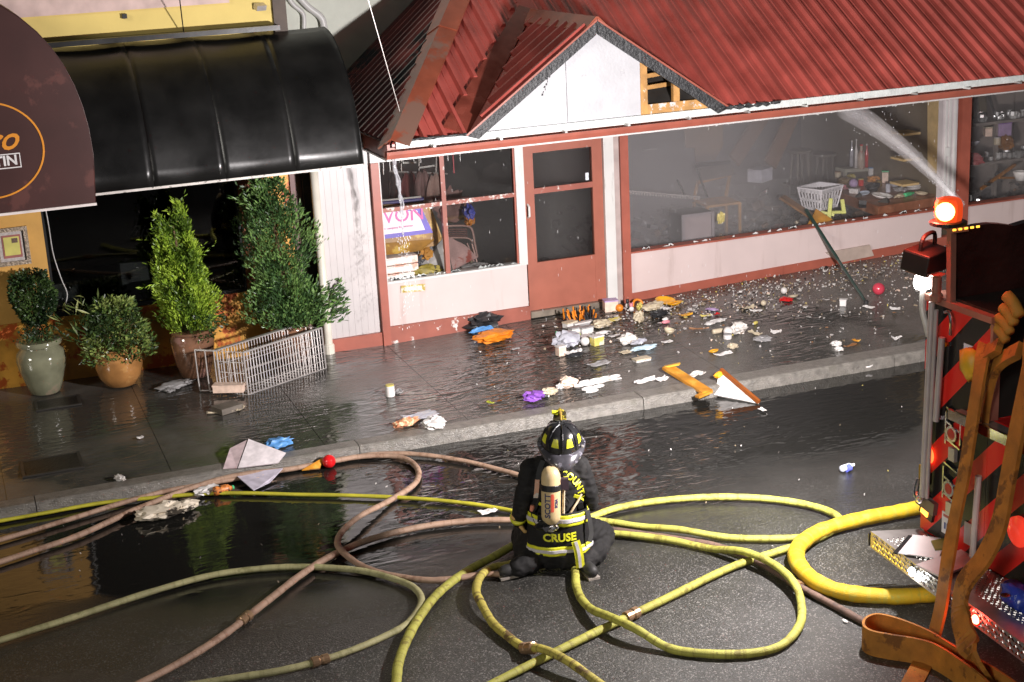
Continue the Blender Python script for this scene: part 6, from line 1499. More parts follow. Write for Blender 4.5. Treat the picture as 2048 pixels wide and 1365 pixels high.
# ---- right hand litter field
it('ball','white_globe',(8.400, -1.786, 0.058),(0.11,0.1,0.1),WHT,'white globe in the middle of the litter field','ball')
it('can','white_jar',(8.343, -1.878, 0.053),(0.10,0.10,0.05),WHT,'white jar lid in front of the white globe','lid',GRY)
it('bottle','tan_roll',(8.351, -1.658, 0.064),(0.18,0.06,0.06),CRM,'tan cardboard roll left of the white globe','roll',BRN,rot=0.05)
it('sheet','dark_stick',(8.204, -1.433, 0.073),(0.22,0.04,0.03),BRN,'dark brown slat at the left of the tan roll','slat',rot=-0.4)
it('crumple','doll_heap',(8.558, -1.768, 0.061),(0.22,0.16,0.14),DIRTY,'heap of soaked dolls clothes right of the white globe','cloth')
it('sheet','cream_shred',(8.696, -1.902, 0.055),(0.20,0.07,0.04),CRM,'cream shred right of the heap of dolls clothes','paper')
it('crumple','grey_cloth',(8.666, -2.127, 0.043),(0.20,0.14,0.06),GRY,'flat grey cloth below the cream shred','cloth')
it('sheet','white_ticket',(8.931, -1.984, 0.053),(0.12,0.09,0.06),WHT,'upright white ticket right of the grey cloth','card')
it('crumple','tan_scrap',(8.236, -2.198, 0.037),(0.12,0.12,0.06),CRM,'small tan scrap below the white globe','scrap')
it('bowl','amber_saucer',(7.970, -2.234, 0.033),(0.12,0.1,0.03),MATS['amber_plastic'],'amber saucer near the kerb in the litter field','dish')
it('sheet','white_slab',(8.019, -2.356, 0.028),(0.22,0.08,0.04),WHT,'white wedge beside the amber saucer','foam',rot=0.1)
it('ball','pearl_ball',(9.796, -0.726, 0.137),(0.085,0.1,0.1),WHT,'pearl white ball against the red base board','ball')
it('bowl','cream_plate',(9.817, -0.920, 0.126),(0.13,0.1,0.03),CRM,'cream plate right of the pearl white ball','plate')
it('crumple','red_cloth',(9.674, -0.977, 0.120),(0.16,0.12,0.05),RED,'red cloth under the cream plate','cloth')
it('ball','cream_ball',(9.331, -1.012, 0.112),(0.07,0.1,0.1),CRM,'cream ball left of the red cloth','ball')
it('sheet','tan_board',(9.111, -1.025, 0.108),(0.18,0.08,0.04),CRM,'tan board with a white slip in the upper litter field','board',rot=0.2)
it('sheet','white_slip',(9.134, -1.169, 0.100),(0.14,0.05,0.03),WHT,'white slip below the tan board','paper',rot=-0.4)
it('sheet','yellow_card',(8.508, -1.043, 0.097),(0.14,0.06,0.03),YEL,'pale yellow card near the amber lid','card',rot=-0.1)
it('sheet','red_tag',(8.653, -1.057, 0.099),(0.07,0.05,0.03),RED,'red tag right of the pale yellow card','tag')
it('crumple','lavender_scrap',(8.692, -0.858, 0.110),(0.16,0.08,0.03),LIL,'lavender scrap above the red tag','scrap')
it('crumple','white_scraps',(8.550, -1.282, 0.085),(0.20,0.08,0.04),WHT,'wet white tissue below the red tag','tissue',rot=0.1)
it('crumple','bitten_tissue',(8.407, -1.332, 0.081),(0.12,0.08,0.04),WHT,'smaller wet tissue left of the wet white tissue','tissue')
it('bottle','yellow_tube',(8.878, -1.587, 0.074),(0.09,0.04,0.04),YEL,'yellow tube in the middle of the litter field','tube',WHT)
it('ball','pink_ball',(10.808, -1.316, 0.115),(0.155,0.1,0.1),mat('pink_red_ball',(0.52,0.05,0.08),0.2,var=0.1),'glossy pink red ball near the foot of the leaning pole','ball')
it('carton','white_triangle',(10.186, -1.471, 0.096),(0.08,0.06,0.07),WHT,'white folded card left of the foot of the leaning pole','card')
it('sheet','white_flake',(10.413, -1.695, 0.084),(0.14,0.06,0.03),WHT,'white flake below the pink red ball','flake')
it('sheet','white_flake',(10.659, -1.884, 0.074),(0.12,0.07,0.03),WHT,'white flake right of the pink red ball','flake')
it('sheet','white_shard',(10.057, -2.781, 0.011),(0.12,0.05,0.05),WHT,'white shard hanging over the kerb near the engine','shard')
it('crumple','white_puff',(9.324, -2.652, 0.017),(0.12,0.09,0.06),WHT,'larger white puff near the kerb at the right','tissue')
it('crumple','white_puff',(9.262, -2.810, 0.008),(0.10,0.07,0.05),WHT,'smaller white puff nearest the kerb at the right','tissue')
it('sheet','brown_chip',(9.448, -2.751, 0.012),(0.16,0.05,0.03),BRN,'brown chip right of the white puffs','chip',rot=0.2)
it('sheet','rust_chip',(9.603, -2.637, 0.019),(0.10,0.05,0.03),WOD,'rust orange chip above the brown chip','chip')
# ---- on the road
it('bowl','white_plate',(9.384, -3.180, -0.125),(0.17,0.1,0.05),WHT,'white plate lying in the gutter behind the kerb','plate')
it('crumple','black_rag',(8.299, -2.972, -0.120),(0.12,0.09,0.06),BLK,'black rag in the gutter right of the white triangular board','cloth')
it('crumple','pink_scrap',(8.755, -2.961, -0.120),(0.11,0.07,0.04),PCH,'peach scrap in the gutter under the kerb joint','scrap')
it('sheet','white_bit',(7.650, -3.867, -0.120),(0.09,0.05,0.02),WHT,'white bit on the road below the triangular board','scrap')
it('bottle','water_bottle',(7.486, -5.696, -0.125),(0.17,0.065,0.065),mat('clear_bottle',(0.55,0.58,0.68),0.08,var=0.15,spec=0.8),'clear water bottle with blue label on the empty road','bottle',WHT,rot=0.25)
MB().lathe((7.453, -5.722, -0.095), [(0.035,0),(0.035,0.05)], 14, (math.cos(0.25),math.sin(0.25),0)).build('label_band', mat('blue_band',(0.10,0.12,0.50),0.3), bpy.data.objects['water_bottle'])
it('sheet','white_bit',(4.136, -5.076, -0.120),(0.16,0.09,0.03),WHT,'folded white paper at the left hand of the firefighter','paper',rot=0.2)
it('crumple','white_crumb',(5.770, -8.283, -0.120),(0.05,0.03,0.02),WHT,'tiny white crumb on the asphalt near the flat loop','scrap')
# ---- left gutter
bd = thing('white_sign_board', 'large white board lying across the kerb under the tan hoses', 'board', (2.533, -2.898, 0.000))
q = [Vector((2.481, -2.784, 0.140)), Vector((2.773, -3.117, 0.050)), Vector((2.666, -3.219, 0.000)), Vector((2.286, -3.164, 0.000))]
MB().prism(q, (0,0.01,-0.012)).build('panel', pm('pinkish_white_board',(0.74,0.68,0.70)), bd)
q = [Vector((2.467, -2.777, 0.130)), Vector((2.288, -2.799, 0.080)), Vector((2.149, -3.120, 0.000)), Vector((2.277, -3.159, 0.000))]
MB().prism(q, (0,0.01,-0.012)).build('side_flap', pm('pink_flap',(0.66,0.52,0.54),wear=(0.42,0.06,0.05),wscale=5,wlim=0.55), bd)
q = [Vector((2.248, -3.179, -0.060)), Vector((2.703, -3.246, -0.060)), Vector((2.530, -3.429, -0.108)), Vector((2.343, -3.558, -0.108))]
MB().prism(q, (0,0,0.008)).build('lower_panel', pm('lavender_board',(0.50,0.46,0.54)), bd)
it('crumple','blue_bag',(2.767, -2.799, 0.004),(0.28,0.16,0.10),BLU,'bright blue plastic bag behind the white board on the kerb','bag',rot=0.2)
it('crumple','pink_packing',(2.496, -3.289, -0.120),(0.28,0.10,0.05),PCH,'torn pinkish packing at the lower edge of the white board','paper',rot=0.25)
it('sheet','white_chip',(2.774, -2.921, -0.110),(0.10,0.06,0.03),WHT,'white chip right of the white board under the hose','scrap')
it('sheet','cream_chip',(2.737, -3.164, -0.115),(0.13,0.06,0.03),CRM,'cream chip below the hose right of the white board','scrap')
oc = thing('orange_carton', 'flattened orange cardboard carton in the gutter left of the red ball', 'carton', (2.989, -3.150, -0.130))
MB().prism([Vector((2.884, -3.259, -0.110)),Vector((3.077, -3.132, -0.100)),Vector((3.106, -3.217, -0.040)),Vector((3.056, -3.291, -0.110))],(0,0,0.010)).build('carton_flap', WOD, oc)
MB().prism([Vector((2.885, -3.253, -0.112)),Vector((3.054, -3.299, -0.112)),Vector((3.081, -3.114, -0.112))],(0,0,0.008)).build('carton_base', BRN, oc)
it('ball','red_ball',(3.158, -3.258, -0.130),(0.135,0.1,0.1),mat('cherry_red',(0.60,0.012,0.015),0.08,var=0.05,coat=0.6),'shiny cherry red ball in the gutter beside the orange carton','ball')
it('sheet','yellow_slip',(3.299, -3.131, -0.120),(0.13,0.07,0.02),pm('pale_lime_paper',(0.48,0.50,0.22)),'pale lime paper slip right of the cherry red ball','paper',rot=0.1)
it('crumple','wrapper_white',(1.945, -3.397, -0.120),(0.26,0.14,0.08),WHT,'white carrier bag tangled at the thin yellow line','bag',rot=0.15)
it('bottle','striped_tube',(2.079, -3.468, -0.120),(0.20,0.09,0.09),mat('orange_black_stripes',(0.55,0.18,0.04),0.4,var=0.6,vscale=30,wear=(0.02,0.02,0.02),wscale=20,wlim=0.5),'orange and black striped tube with green cap by the white carrier bag','tube',GRN,rot=0.1)
it('crumple','muddy_cloth',(1.460, -3.750, -0.120),(0.50,0.26,0.12),mat('muddy_cream_cloth',(0.66,0.58,0.46),0.6,var=0.25,vscale=8,wear=(0.05,0.04,0.03),wscale=5,wlim=0.53),'muddy cream cloth lying in the puddle by the tan hose','cloth',rot=0.2)
it('crumple','muddy_rag',(1.670, -3.716, -0.120),(0.26,0.14,0.10),MATS['muddy_cream_cloth'],'smaller muddy rag at the right of the muddy cream cloth','cloth',rot=0.3)
it('crumple','kerb_tissue',(1.194, -2.958, 0.000),(0.14,0.07,0.06),WHT,'white tissue stuck on the kerb at the left','tissue')
it('sheet','wet_flyer',(1.531, -1.928, 0.034),(0.06,0.05,0.02),WHT,'tiny wet white flyer on the dark pavement','paper')
# ---- by the wire rack
it('crumple','grey_newspaper',(2.126, -0.483, 0.075),(0.42,0.22,0.07),GRY,'sodden grey newspapers below the brown pot','newspaper',rot=0.3)
it('crumple','grey_pulp',(2.045, -0.573, 0.073),(0.22,0.12,0.05),GRY,'grey paper pulp left of the sodden newspapers','paper')
it('carton','pink_box',Vector((2.639, -1.008, 0.055))+Vector((0,0,0.04)),(0.34,0.13,0.07),PCH,'crushed pink cardboard box leaning on the wire rack','box',PCH,rot=-0.45)
it('carton','grey_block',(2.512, -1.507, 0.041),(0.26,0.20,0.05),mat('mossy_block',(0.13,0.11,0.09),0.5,var=0.3),'dark grey block with pale edges lying before the wire rack','block',rot=0.4)
it('sheet','cream_strip',(2.424, -1.548, 0.041),(0.26,0.05,0.02),CRM,'cream paper strip left of the dark grey block','paper',rot=-0.25)
it('sheet','cream_strip',(2.641, -1.537, 0.040),(0.16,0.05,0.03),CRM,'cream paper strip right of the dark grey block','paper',rot=0.9)
# fine fragments nobody could count
fr = random.Random(4); FW = pm('fragment_white',(0.50,0.47,0.45)); FG = pm('fragment_grey',(0.13,0.115,0.105)); FC = pm('fragment_cream',(0.27,0.21,0.14)); cols = [FW, FW, FW, FG, FG, FC, FC, BRN, FW, FG, FC, FG, FW, FW, BLK, FG, FC, PCH, FW, FG, FW, YEL]; fb = MB(); fi = []
def frag(x, y, z, s_):
    k0 = len(fb.f); n = fr.randint(3,5); a0 = fr.uniform(0,6.28); h_ = fr.uniform(0.003,0.014)
    poly = [(x+s_*fr.uniform(.5,1)*math.cos(a0+2*PI*i/n), y+s_*fr.uniform(.5,1)*math.sin(a0+2*PI*i/n), z+fr.uniform(0.003,0.02)) for i in range(n)]
    fb.prism(poly, (fr.uniform(-.01,.01),0,h_)); fi.extend([fr.randrange(len(cols))]*(len(fb.f)-k0))
for _ in range(3000):
    x = fr.gauss(11.0,1.9) if fr.random() < 0.75 else fr.uniform(7.6,14); y = -abs(fr.gauss(0,1.15))-0.06
    if y > -2.9 and 7.7 < x < 15 and mnoise.noise(Vector((x*1.3,y*2.6,3.1))) > fr.uniform(-0.45,0.35): frag(x, y, zs(x,y), fr.uniform(0.004,0.017)*(2.6 if fr.random() < 0.12 else 1))
for _ in range(120):
    x = fr.gauss(7.4,0.6); y = fr.gauss(-0.75,0.35)
    if -2.8 < y < -0.1: frag(x, y, zs(x,y), fr.uniform(0.01,0.035))
for _ in range(520):
    x = 7.9+abs(fr.gauss(0,2.6)); y = -0.08-abs(fr.gauss(0,0.55))
    if y > -2.7 and x < 14.5: frag(x, y, zs(x,y), fr.uniform(0.004,0.020)*(2.2 if fr.random() < 0.1 else 1))
for _ in range(60): 
    x, y = fr.uniform(4.8,9), fr.uniform(-2.7,-0.3); frag(x, y, zs(x,y), fr.uniform(0.006,0.018))
for _ in range(60):
    x, y = fr.uniform(0.5,9), -3.4-abs(fr.gauss(0,1.6)); frag(x, y, ROADZ+0.012, fr.uniform(0.003,0.010))
o = fb.build('debris', None, mats=cols, fidx=fi, origin=(0,0,0)); tag(o, kind='stuff')
# leaning pole
pl_ = thing('leaning_pole', 'thin dark green pole leaning from the pavement on the sill of the long window', 'pole', (10.487, -1.520, 0.097))
a, e = Vector((10.487, -1.520, 0.097)), Vector((10.738, 0.280, 0.941))
MB().tube([a+Vector((0,0,0.015)), a.lerp(e,0.45)], 0.020, 10).build('pole_shaft', mat('green_black_metal',(0.05,0.075,0.065),0.3,metal=0.3,var=0.3), pl_)
MB().tube([a.lerp(e,0.45), e], 0.023, 10).build('pole_sleeve', mat('dark_green_sleeve',(0.025,0.05,0.04),0.4), pl_)
MB().lathe(a, [(0.03,0),(0.03,0.03),(0.022,0.04)], 10).build('pole_foot', M_RUBBER, pl_)
bd2 = MB().prism([Vector((10.844, -0.050, 0.403)),Vector((11.530, -0.050, 0.424)),Vector((11.590, -0.060, 0.267)),Vector((11.056, -0.060, 0.240))],(0,0.025,0)).build('tan_board', mat('faded_tan_board',(0.42,0.33,0.28),0.5,var=0.15)); tag(bd2,'faded tan board leaning on the bulkhead behind the pole','board')

# ------------------------------------------------------------------ inside the shop: left window
FZ = 0.16
sg = thing('framed_sign', 'framed sign with magenta letters on white and blue leaning inside the left window', 'sign', (4.9,0.35,FZ))
def panel(name, poly, th, m, parent): return MB().prism([Vector(p) for p in poly], th).build(name, m, parent)
yS = 0.32
panel('sign_frame', [(4.719, 0.320, 1.697), (5.451, 0.320, 1.654), (5.618, 0.300, 1.185), (5.532, 0.290, 1.111), (4.665, 0.290, 1.111)], (0,0.03,0), mat('brown_gold_frame',(0.26,0.13,0.02),0.35,var=0.3,wear=(0.45,0.30,0.06),wscale=6,wlim=0.55), sg)
panel('blue_border', [(4.731, 0.315, 1.624), (5.382, 0.315, 1.608), (5.506, 0.295, 1.275), (4.698, 0.295, 1.278)], (0,0.004,0), mat('violet_blue',(0.10,0.07,0.42),0.45), sg)
panel('white_field', [(4.739, 0.308, 1.600), (5.327, 0.308, 1.572), (5.405, 0.288, 1.326), (4.712, 0.288, 1.332)], (0,0.004,0), mat('sign_white',(0.74,0.66,0.70),0.45), sg)
v, f = text_mb('AVON', 0.235, 0.0006, bold=0.002)
M_MAG = mat('magenta_print',(0.50,0.03,0.26),0.45,var=0)
MB().add(place_text(v, (5.074, 0.298, 1.531), (1,0,0.0), (0.05,0.10,1)), f).build('sign_lettering', M_MAG, sg)
v, f = text_mb('the company for women', 0.040, 0.0006)
MB().add(place_text(v, (5.061, 0.287, 1.399), (1,0,0.0), (0.05,0.10,1)), f).build('small_lettering', M_MAG, sg)
panel('sign_ledge', [(4.671, 0.280, 1.235), (5.522, 0.280, 1.201), (5.304, 0.220, 1.104), (4.645, 0.220, 1.115)], (0,0.01,-0.02), MATS['brown_gold_frame'], sg)
panel('sign_post', [(5.429, 0.330, 1.661), (5.492, 0.330, 1.654), (5.619, 0.300, 1.210), (5.541, 0.300, 1.195)], (0,0.035,0), mat('gilt_edge',(0.50,0.30,0.05),0.35), sg)
bl_ = thing('blue_roll', 'blue and white rolled blind lying above the framed sign', 'blind', (5.086, 0.400, 1.690))
MB().tube([(4.773, 0.400, 1.690), (5.440, 0.400, 1.673)], 0.035, 12).build('roll', mat('navy_roll',(0.05,0.05,0.20),0.4), bl_)
MB().tube([(4.752, 0.360, 1.735), (5.405, 0.360, 1.720)], 0.012, 8).build('bar', M_WHITE, bl_)
ws = [(758,512,'top'),(758,527,'middle'),(756,545,'bottom')]
for a, c, w in ws:
    o = thing('white_box', 'long white box, %s of the stack under the framed sign' % w, 'box', (4.922, 0.260, 0.898), 0, 'white boxes under the sign')
    p = Vector((4.915, 0.250, 1.024)); dz = {'top':0.0,'middle':-0.10,'bottom':-0.20}[w]
    MB().box((4.80,0.12,p.z+dz-0.045),(5.24-0.05*(w=='bottom'),0.40,p.z+dz+0.045)).build('box_body', mat('warm_white',(0.72,0.62,0.56),0.4,var=0.12,wear=(0.62,0.34,0.25),wscale=2.5,wlim=0.56), o, bevel=0.006)
    MB().box((4.84,0.108,p.z+dz-0.03),(5.16,0.118,p.z+dz+0.03)).build('box_face', M_WHITE, o)
cz = thing('torn_canvas', 'torn grey and pink canvas slumped over the sill of the left window', 'canvas', (5.535, 0.200, 0.828))
panel('grey_half', [(5.136, 0.160, 0.790), (5.438, 0.300, 0.996), (5.699, 0.420, 1.203), (5.699, 0.300, 1.037), (5.669, 0.140, 0.728)], (0.01,0.012,-0.01), mat('grey_canvas',(0.30,0.29,0.28),0.5,var=0.25,vscale=4), cz)
panel('pink_half', [(5.698, 0.418, 1.203), (5.936, 0.380, 1.054), (6.062, 0.300, 0.896), (5.682, 0.160, 0.817), (5.693, 0.290, 1.009)], (0.01,0.012,-0.01), mat('pink_canvas',(0.46,0.30,0.29),0.5,var=0.2,wear=(0.36,0.10,0.08),wscale=4,wlim=0.56), cz)
panel('burnt_edge', [(5.105, 0.150, 0.846), (5.358, 0.300, 1.050), (5.636, 0.360, 1.159), (5.374, 0.270, 0.960), (5.164, 0.150, 0.789)], (0,0.02,0), M_CHAR, cz)
it('crumple','olive_bag',Vector((5.325, 0.160, 0.765)),(0.40,0.16,0.16),mat('olive_cloth',(0.24,0.19,0.03),0.6,var=0.4,wear=(0.03,0.03,0.03),wscale=7,wlim=0.55),'olive and black bag low in the corner of the left window','bag',rot=0)
it('crumple','burnt_teddy',Vector((5.426, 0.340, 0.908)),(0.24,0.14,0.22),mat('amber_burnt',(0.38,0.17,0.02),0.6,var=0.5,wear=(0.02,0.02,0.02),wscale=7,wlim=0.52),'charred amber bundle between white boxes and torn canvas','bundle',rot=0.6)
# metal chair behind the mullion
ch = thing('metal_chair', 'pinkish tubular metal chair with slotted back behind the left window mullion', 'chair', (5.967, 0.600, 0.816))
M_PMET = mat('pink_grey_tube',(0.50,0.33,0.30),0.35,metal=0.3)
pth = [(5.768, 0.550, 1.278), (6.009, 0.550, 1.254), (6.098, 0.550, 1.192), (6.109, 0.500, 1.009), (6.115, 0.450, 0.859)]
MB().tube(smooth_path(pth,5), 0.014, 8).build('back_frame', M_PMET, ch)
MB().tube(smooth_path([(5.781, 0.540, 1.132), (6.029, 0.540, 1.095), (6.085, 0.520, 1.040)],5), 0.011, 8).build('back_rail', M_PMET, ch)
for k in range(4):
    MB().bar(Vector((5.788, 0.560, 1.235))+Vector((0,0,-0.028*k)), Vector((6.036, 0.560, 1.205))+Vector((0,0,-0.028*k)), 0.012, 0.016).build('back_slat', mat('dark_red_slat',(0.10,0.03,0.025),0.5), ch)
MB().tube([(6.005, 0.500, 1.042), (6.048, 0.400, 0.814)], 0.012, 8).build('leg', M_PMET, ch)
MB().tube([(6.070, 0.500, 1.027), (6.092, 0.400, 0.776)], 0.012, 8).build('leg', M_PMET, ch)
it('crumple','brown_coat',Vector((5.915, 0.750, 1.274)),(0.42,0.22,0.42),mat('brown_pink_coat',(0.22,0.12,0.11),0.7,var=0.4,vscale=5),'brown pink coat draped over the metal chair','coat',rot=0)
it('crumple','blue_toy',Vector((6.049, 0.500, 1.334)),(0.20,0.12,0.20),mat('violet_toy',(0.10,0.12,0.50),0.4,var=0.3),'violet blue toy on top of the metal chair','toy')
it('crumple','orange_toy',Vector((6.065, 0.520, 1.265)),(0.20,0.12,0.16),mat('orange_toy',(0.60,0.22,0.03),0.5,var=0.3,wear=(0.5,0.5,0.5),wscale=10,wlim=0.58),'orange toy under the violet blue toy','toy')
# garment rail
gr_ = thing('garment_rail', 'hanging rail with hooks and scorched garments high in the left window', 'rail', (5.581, 0.900, 1.921))
MB().tube([(5.183, 0.900, 1.977), (5.938, 0.900, 1.863)], 0.014, 8).build('rail', M_STEEL, gr_)
for q0, q1 in (((5.121, 0.900, 2.250),(5.110, 0.900, 1.942)),((5.356, 0.900, 2.226),(5.342, 0.900, 1.948)),((5.587, 0.900, 2.202),(5.568, 0.900, 1.923)),((5.815, 0.900, 2.191),(5.788, 0.900, 1.886))):
    MB().bar(q0, q1, 0.008).build('hanger_wire', M_STEEL, gr_)
MB().bar((5.349, 0.850, 2.072), (5.522, 0.850, 2.060), 0.022).build('white_tag', M_WHITE, gr_); MB().bar((5.556, 0.850, 1.988), (5.766, 0.850, 1.996), 0.022).build('white_tag', M_WHITE, gr_)
o = MB().bar((5.821, 0.300, 2.257), (5.822, 0.300, 1.971), 0.014).build('pink_ribbon', mat('red_ribbon',(0.55,0.10,0.12),0.5)); tag(o,'thin red ribbon hanging right of the window mullion','ribbon')
for k, (a, c, m_) in enumerate(((795,365,'dark'),(820,372,'wine'),(848,368,'rosy'),(872,376,'pale'))):
    mm = {'dark':mat('dark_garment',(0.04,0.032,0.032),0.7,var=0.4),'wine':mat('wine_garment',(0.14,0.025,0.025),0.7,var=0.4),'rosy':mat('rosy_garment',(0.20,0.12,0.115),0.7,var=0.4),'pale':mat('pale_garment',(0.36,0.24,0.21),0.7,var=0.3)}[m_]
    P = [(5.294, 0.950, 1.789), (5.438, 0.900, 1.749), (5.606, 0.850, 1.757), (5.743, 0.800, 1.711)][k]
    b = MB(); n = 8
    for j in range(6):
        for i in range(n+1):
            u = i/n; ww = 0.10+0.04*j/5; b.v.append((P[0]+(u-0.5)*2*ww*(0.5+0.5*min(1,j/1.5)), P[1]+0.03*math.sin(u*13+k)*(j/5+0.2), P[2]+0.18-0.09*j+0.02*math.sin(u*9+k)))
    for j in range(5):
        for i in range(n): a_ = j*(n+1)+i; b.f.append((a_,a_+1,a_+n+2,a_+n+1))
    o = b.build('garment', mm); so = o.modifiers.new('t','SOLIDIFY'); so.thickness = 0.01
    tag(o, {'dark':'black garment, first on the hanging rail','wine':'wine red garment on the hanging rail','rosy':'rosy brown garment on the hanging rail by the mullion','pale':'pale pink garment hanging just left of the mullion'}[m_], 'garment')
it('crumple','window_rubble',Vector((5.969, 0.250, 0.728)),(0.44,0.14,0.12),GRY,'grey broken crockery at the sill of the left window','crockery',rot=0)

# ------------------------------------------------------------------ inside the shop: long window
M_TABLE = mat('red_brown_table',(0.22,0.09,0.05),0.35,var=0.3,wear=(0.34,0.19,0.12),wscale=4,wlim=0.56)
TZ = 0.86
tb_ = thing('display_table', 'brown wooden table loaded with crockery behind the right end of the long window', 'table', (12.187, 0.575, 0.860))
q = [Vector((11.845, 0.228, 0.860)), Vector((13.133, 0.336, 0.860)), Vector((13.394, 1.945, 0.860)), Vector((12.025, 1.773, 0.860))]
q[2] = q[1]+q[3]-q[0]
MB().prism(q, (0,0,-0.03)).build('table_top', M_TABLE, tb_)
for a, e in ((q[0],q[1]),(q[0],q[3])):
    MB().bar(a+Vector((0.02,0.02,-0.085)), e+Vector((0.02,0.02,-0.085)), 0.025, 0.11).build('apron', M_TABLE, tb_)
for p in q: 
    cc = (q[0]+q[2])/2; p2 = p.lerp(cc, 0.07); MB().bar(p2+Vector((0,0,-0.03)), Vector((p2.x,p2.y,FZ)), 0.055).build('leg', M_TABLE, tb_)
def tt(a): return Vector(a)+Vector((0,0,0.002))
it('can','white_mug',tt((12.531, 2.280, 0.860)),(0.10,0.1,0.10),CRM,'cream mug at the back left of the display table','mug',BRN)
it('crumple','yellow_boxes',tt((12.640, 2.100, 0.860)),(0.20,0.12,0.09),YEL,'yellow packets at the back of the display table','packet')
it('crumple','brown_hat',tt((12.396, 1.886, 0.860)),(0.24,0.18,0.10),mat('olive_brown_felt',(0.17,0.11,0.04),0.7,var=0.3),'olive brown felt hat on the display table','hat')
it('ball','grey_vase',tt((12.324, 1.556, 0.860)),(0.13,0.1,0.1),LIL,'round lavender vase on the display table','vase')
it('sheet','pink_napkins',tt((12.153, 1.540, 0.860)),(0.22,0.10,0.04),PNK,'pink napkins at the left edge of the display table','napkin')
it('carton','white_soap',tt((12.109, 1.205, 0.860)),(0.13,0.09,0.05),WHT,'white box at the front left of the display table','box')
it('bowl','large_platter',tt((12.209, 0.690, 0.860)),(0.30,0.1,0.05),WHT,'large white platter at the front of the display table','platter')
it('can','white_jug',tt((12.941, 2.028, 0.860)),(0.09,0.1,0.15),WHT,'white jug standing in the middle of the display table','jug',BLU)
it('crumple','orange_basket',tt((12.775, 1.706, 0.860)),(0.20,0.15,0.10),mat('orange_wicker',(0.50,0.20,0.02),0.6,var=0.4,vscale=30),'orange basket in front of the white jug','basket')
it('carton','floral_tin',tt((12.901, 1.613, 0.860)),(0.09,0.07,0.16),PCH,'tall floral tin right of the orange basket','tin',GRN)
it('bowl','black_bowl',tt((12.426, 1.204, 0.860)),(0.22,0.1,0.08),BLK,'black bowl in the middle of the display table','bowl')
it('bowl','glass_bowl',tt((12.818, 1.245, 0.860)),(0.16,0.1,0.09),CLR,'clear glass bowl at the right of the display table','bowl')
for k, (dz, lab) in enumerate(((0.0,'bottom'),(0.022,'middle'),(0.044,'top'))):
    it('bowl','stacked_plate',tt((12.896, 0.910, 0.860))+Vector((0.01*k,0.01*k,dz)),(0.24,0.1,0.035),WHT,'white plate, %s of the stack at the table end' % lab,'plate',group='plates stacked on the table')
it('bowl','leaning_plate',tt((13.097, 1.374, 0.860)),(0.20,0.1,0.06),CLR,'glassy plate behind the stack of white plates','plate')
it('ball','white_cup',tt((13.004, 0.696, 0.860)),(0.09,0.1,0.1),WHT,'white cup at the far right end of the display table','cup')
it('crumple','table_clutter',tt((12.703, 0.959, 0.860)),(0.20,0.12,0.06),GRY,'grey heap of cutlery on the right half of the table','cutlery')
it('bowl','blue_rim_plate',tt((12.155, 1.037, 0.860)),(0.17,0.1,0.03),pm('pale_blue_china',(0.50,0.56,0.66),0.2),'pale blue plate between white box and platter','plate')
it('can','glass_tumbler',tt((12.526, 0.995, 0.860)),(0.07,0.1,0.11),CLR,'clear tumbler behind the large platter','tumbler')
it('can','red_tin',tt((12.495, 1.622, 0.860)),(0.08,0.1,0.09),RED,'red tin right of the lavender vase','tin',YEL)
it('crumple','cream_linen',tt((12.453, 0.603, 0.860)),(0.24,0.12,0.05),CRM,'cream linen at the front edge right of the platter','linen')
it('bowl','soup_plate',tt((12.767, 0.554, 0.860)),(0.19,0.1,0.04),CRM,'cream soup plate near the front right corner of the table','plate')
it('bottle','green_bottle',tt((12.593, 0.590, 0.860)),(0.20,0.06,0.06),GRN,'green bottle lying between linen and soup plate','bottle',rot=0.3)
it('toy','china_figure',tt((13.077, 1.679, 0.860)),(0.09,0.08,0.15),WHT,'white china figure at the back of the display table','figurine',CRM)
it('can','brass_pot',tt((12.680, 1.440, 0.860)),(0.09,0.1,0.07),mat('dull_brass',(0.50,0.34,0.10),0.3,metal=0.8),'small brass pot right of the orange basket','pot')
# shelf behind the table with bottles
sh = thing('low_shelf', 'pale low shelf with bottles behind the display table', 'shelf', (12.906, 2.200, 0.929))
MB().bar((12.512, 2.200, 1.010), (13.436, 2.200, 0.955), 0.25, 0.05).build('shelf_board', mat('pale_shelf',(0.34,0.33,0.27),0.5), sh)
MB().bar(Vector((12.599, 2.200, 1.000)), Vector((12.599, 2.200, 1.000))+Vector((0,0,-0.5)), 0.05).build('shelf_leg', MATS['pale_shelf'], sh); MB().bar(Vector((13.347, 2.200, 0.949)), Vector((13.347, 2.200, 0.949))+Vector((0,0,-0.5)), 0.05).build('shelf_leg', MATS['pale_shelf'], sh)
def upright_bottle(p, r_, h_, m, label, cap=WHT):
    t = thing('tall_bottle', label, 'bottle', p)
    MB().lathe(p, [(r_,0),(r_,h_*0.6),(r_*0.4,h_*0.78),(r_*0.35,h_*0.95)], 12).build('bottle_body', m, t, smooth=True)
    MB().lathe(Vector(p)+Vector((0,0,h_*0.955)), [(r_*0.45,0),(r_*0.45,h_*0.06)], 10).build('cap', cap, t)
upright_bottle(Vector((12.711, 2.200, 1.041)), 0.03, 0.38, CLR, 'slim clear bottle on the low shelf')
upright_bottle(Vector((12.757, 2.150, 1.020)), 0.025, 0.42, WHT, 'slim white bottle on the low shelf')
upright_bottle(Vector((12.811, 2.100, 1.007)), 0.055, 0.36, mat('red_white_label',(0.50,0.40,0.32),0.4,var=0.3,wear=(0.35,0.08,0.05),wscale=9,wlim=0.55), 'broad bottle with a reddish label on the low shelf', RED)
upright_bottle(Vector((12.941, 2.150, 0.993)), 0.03, 0.36, RED, 'dark red bottle at the right of the low shelf')
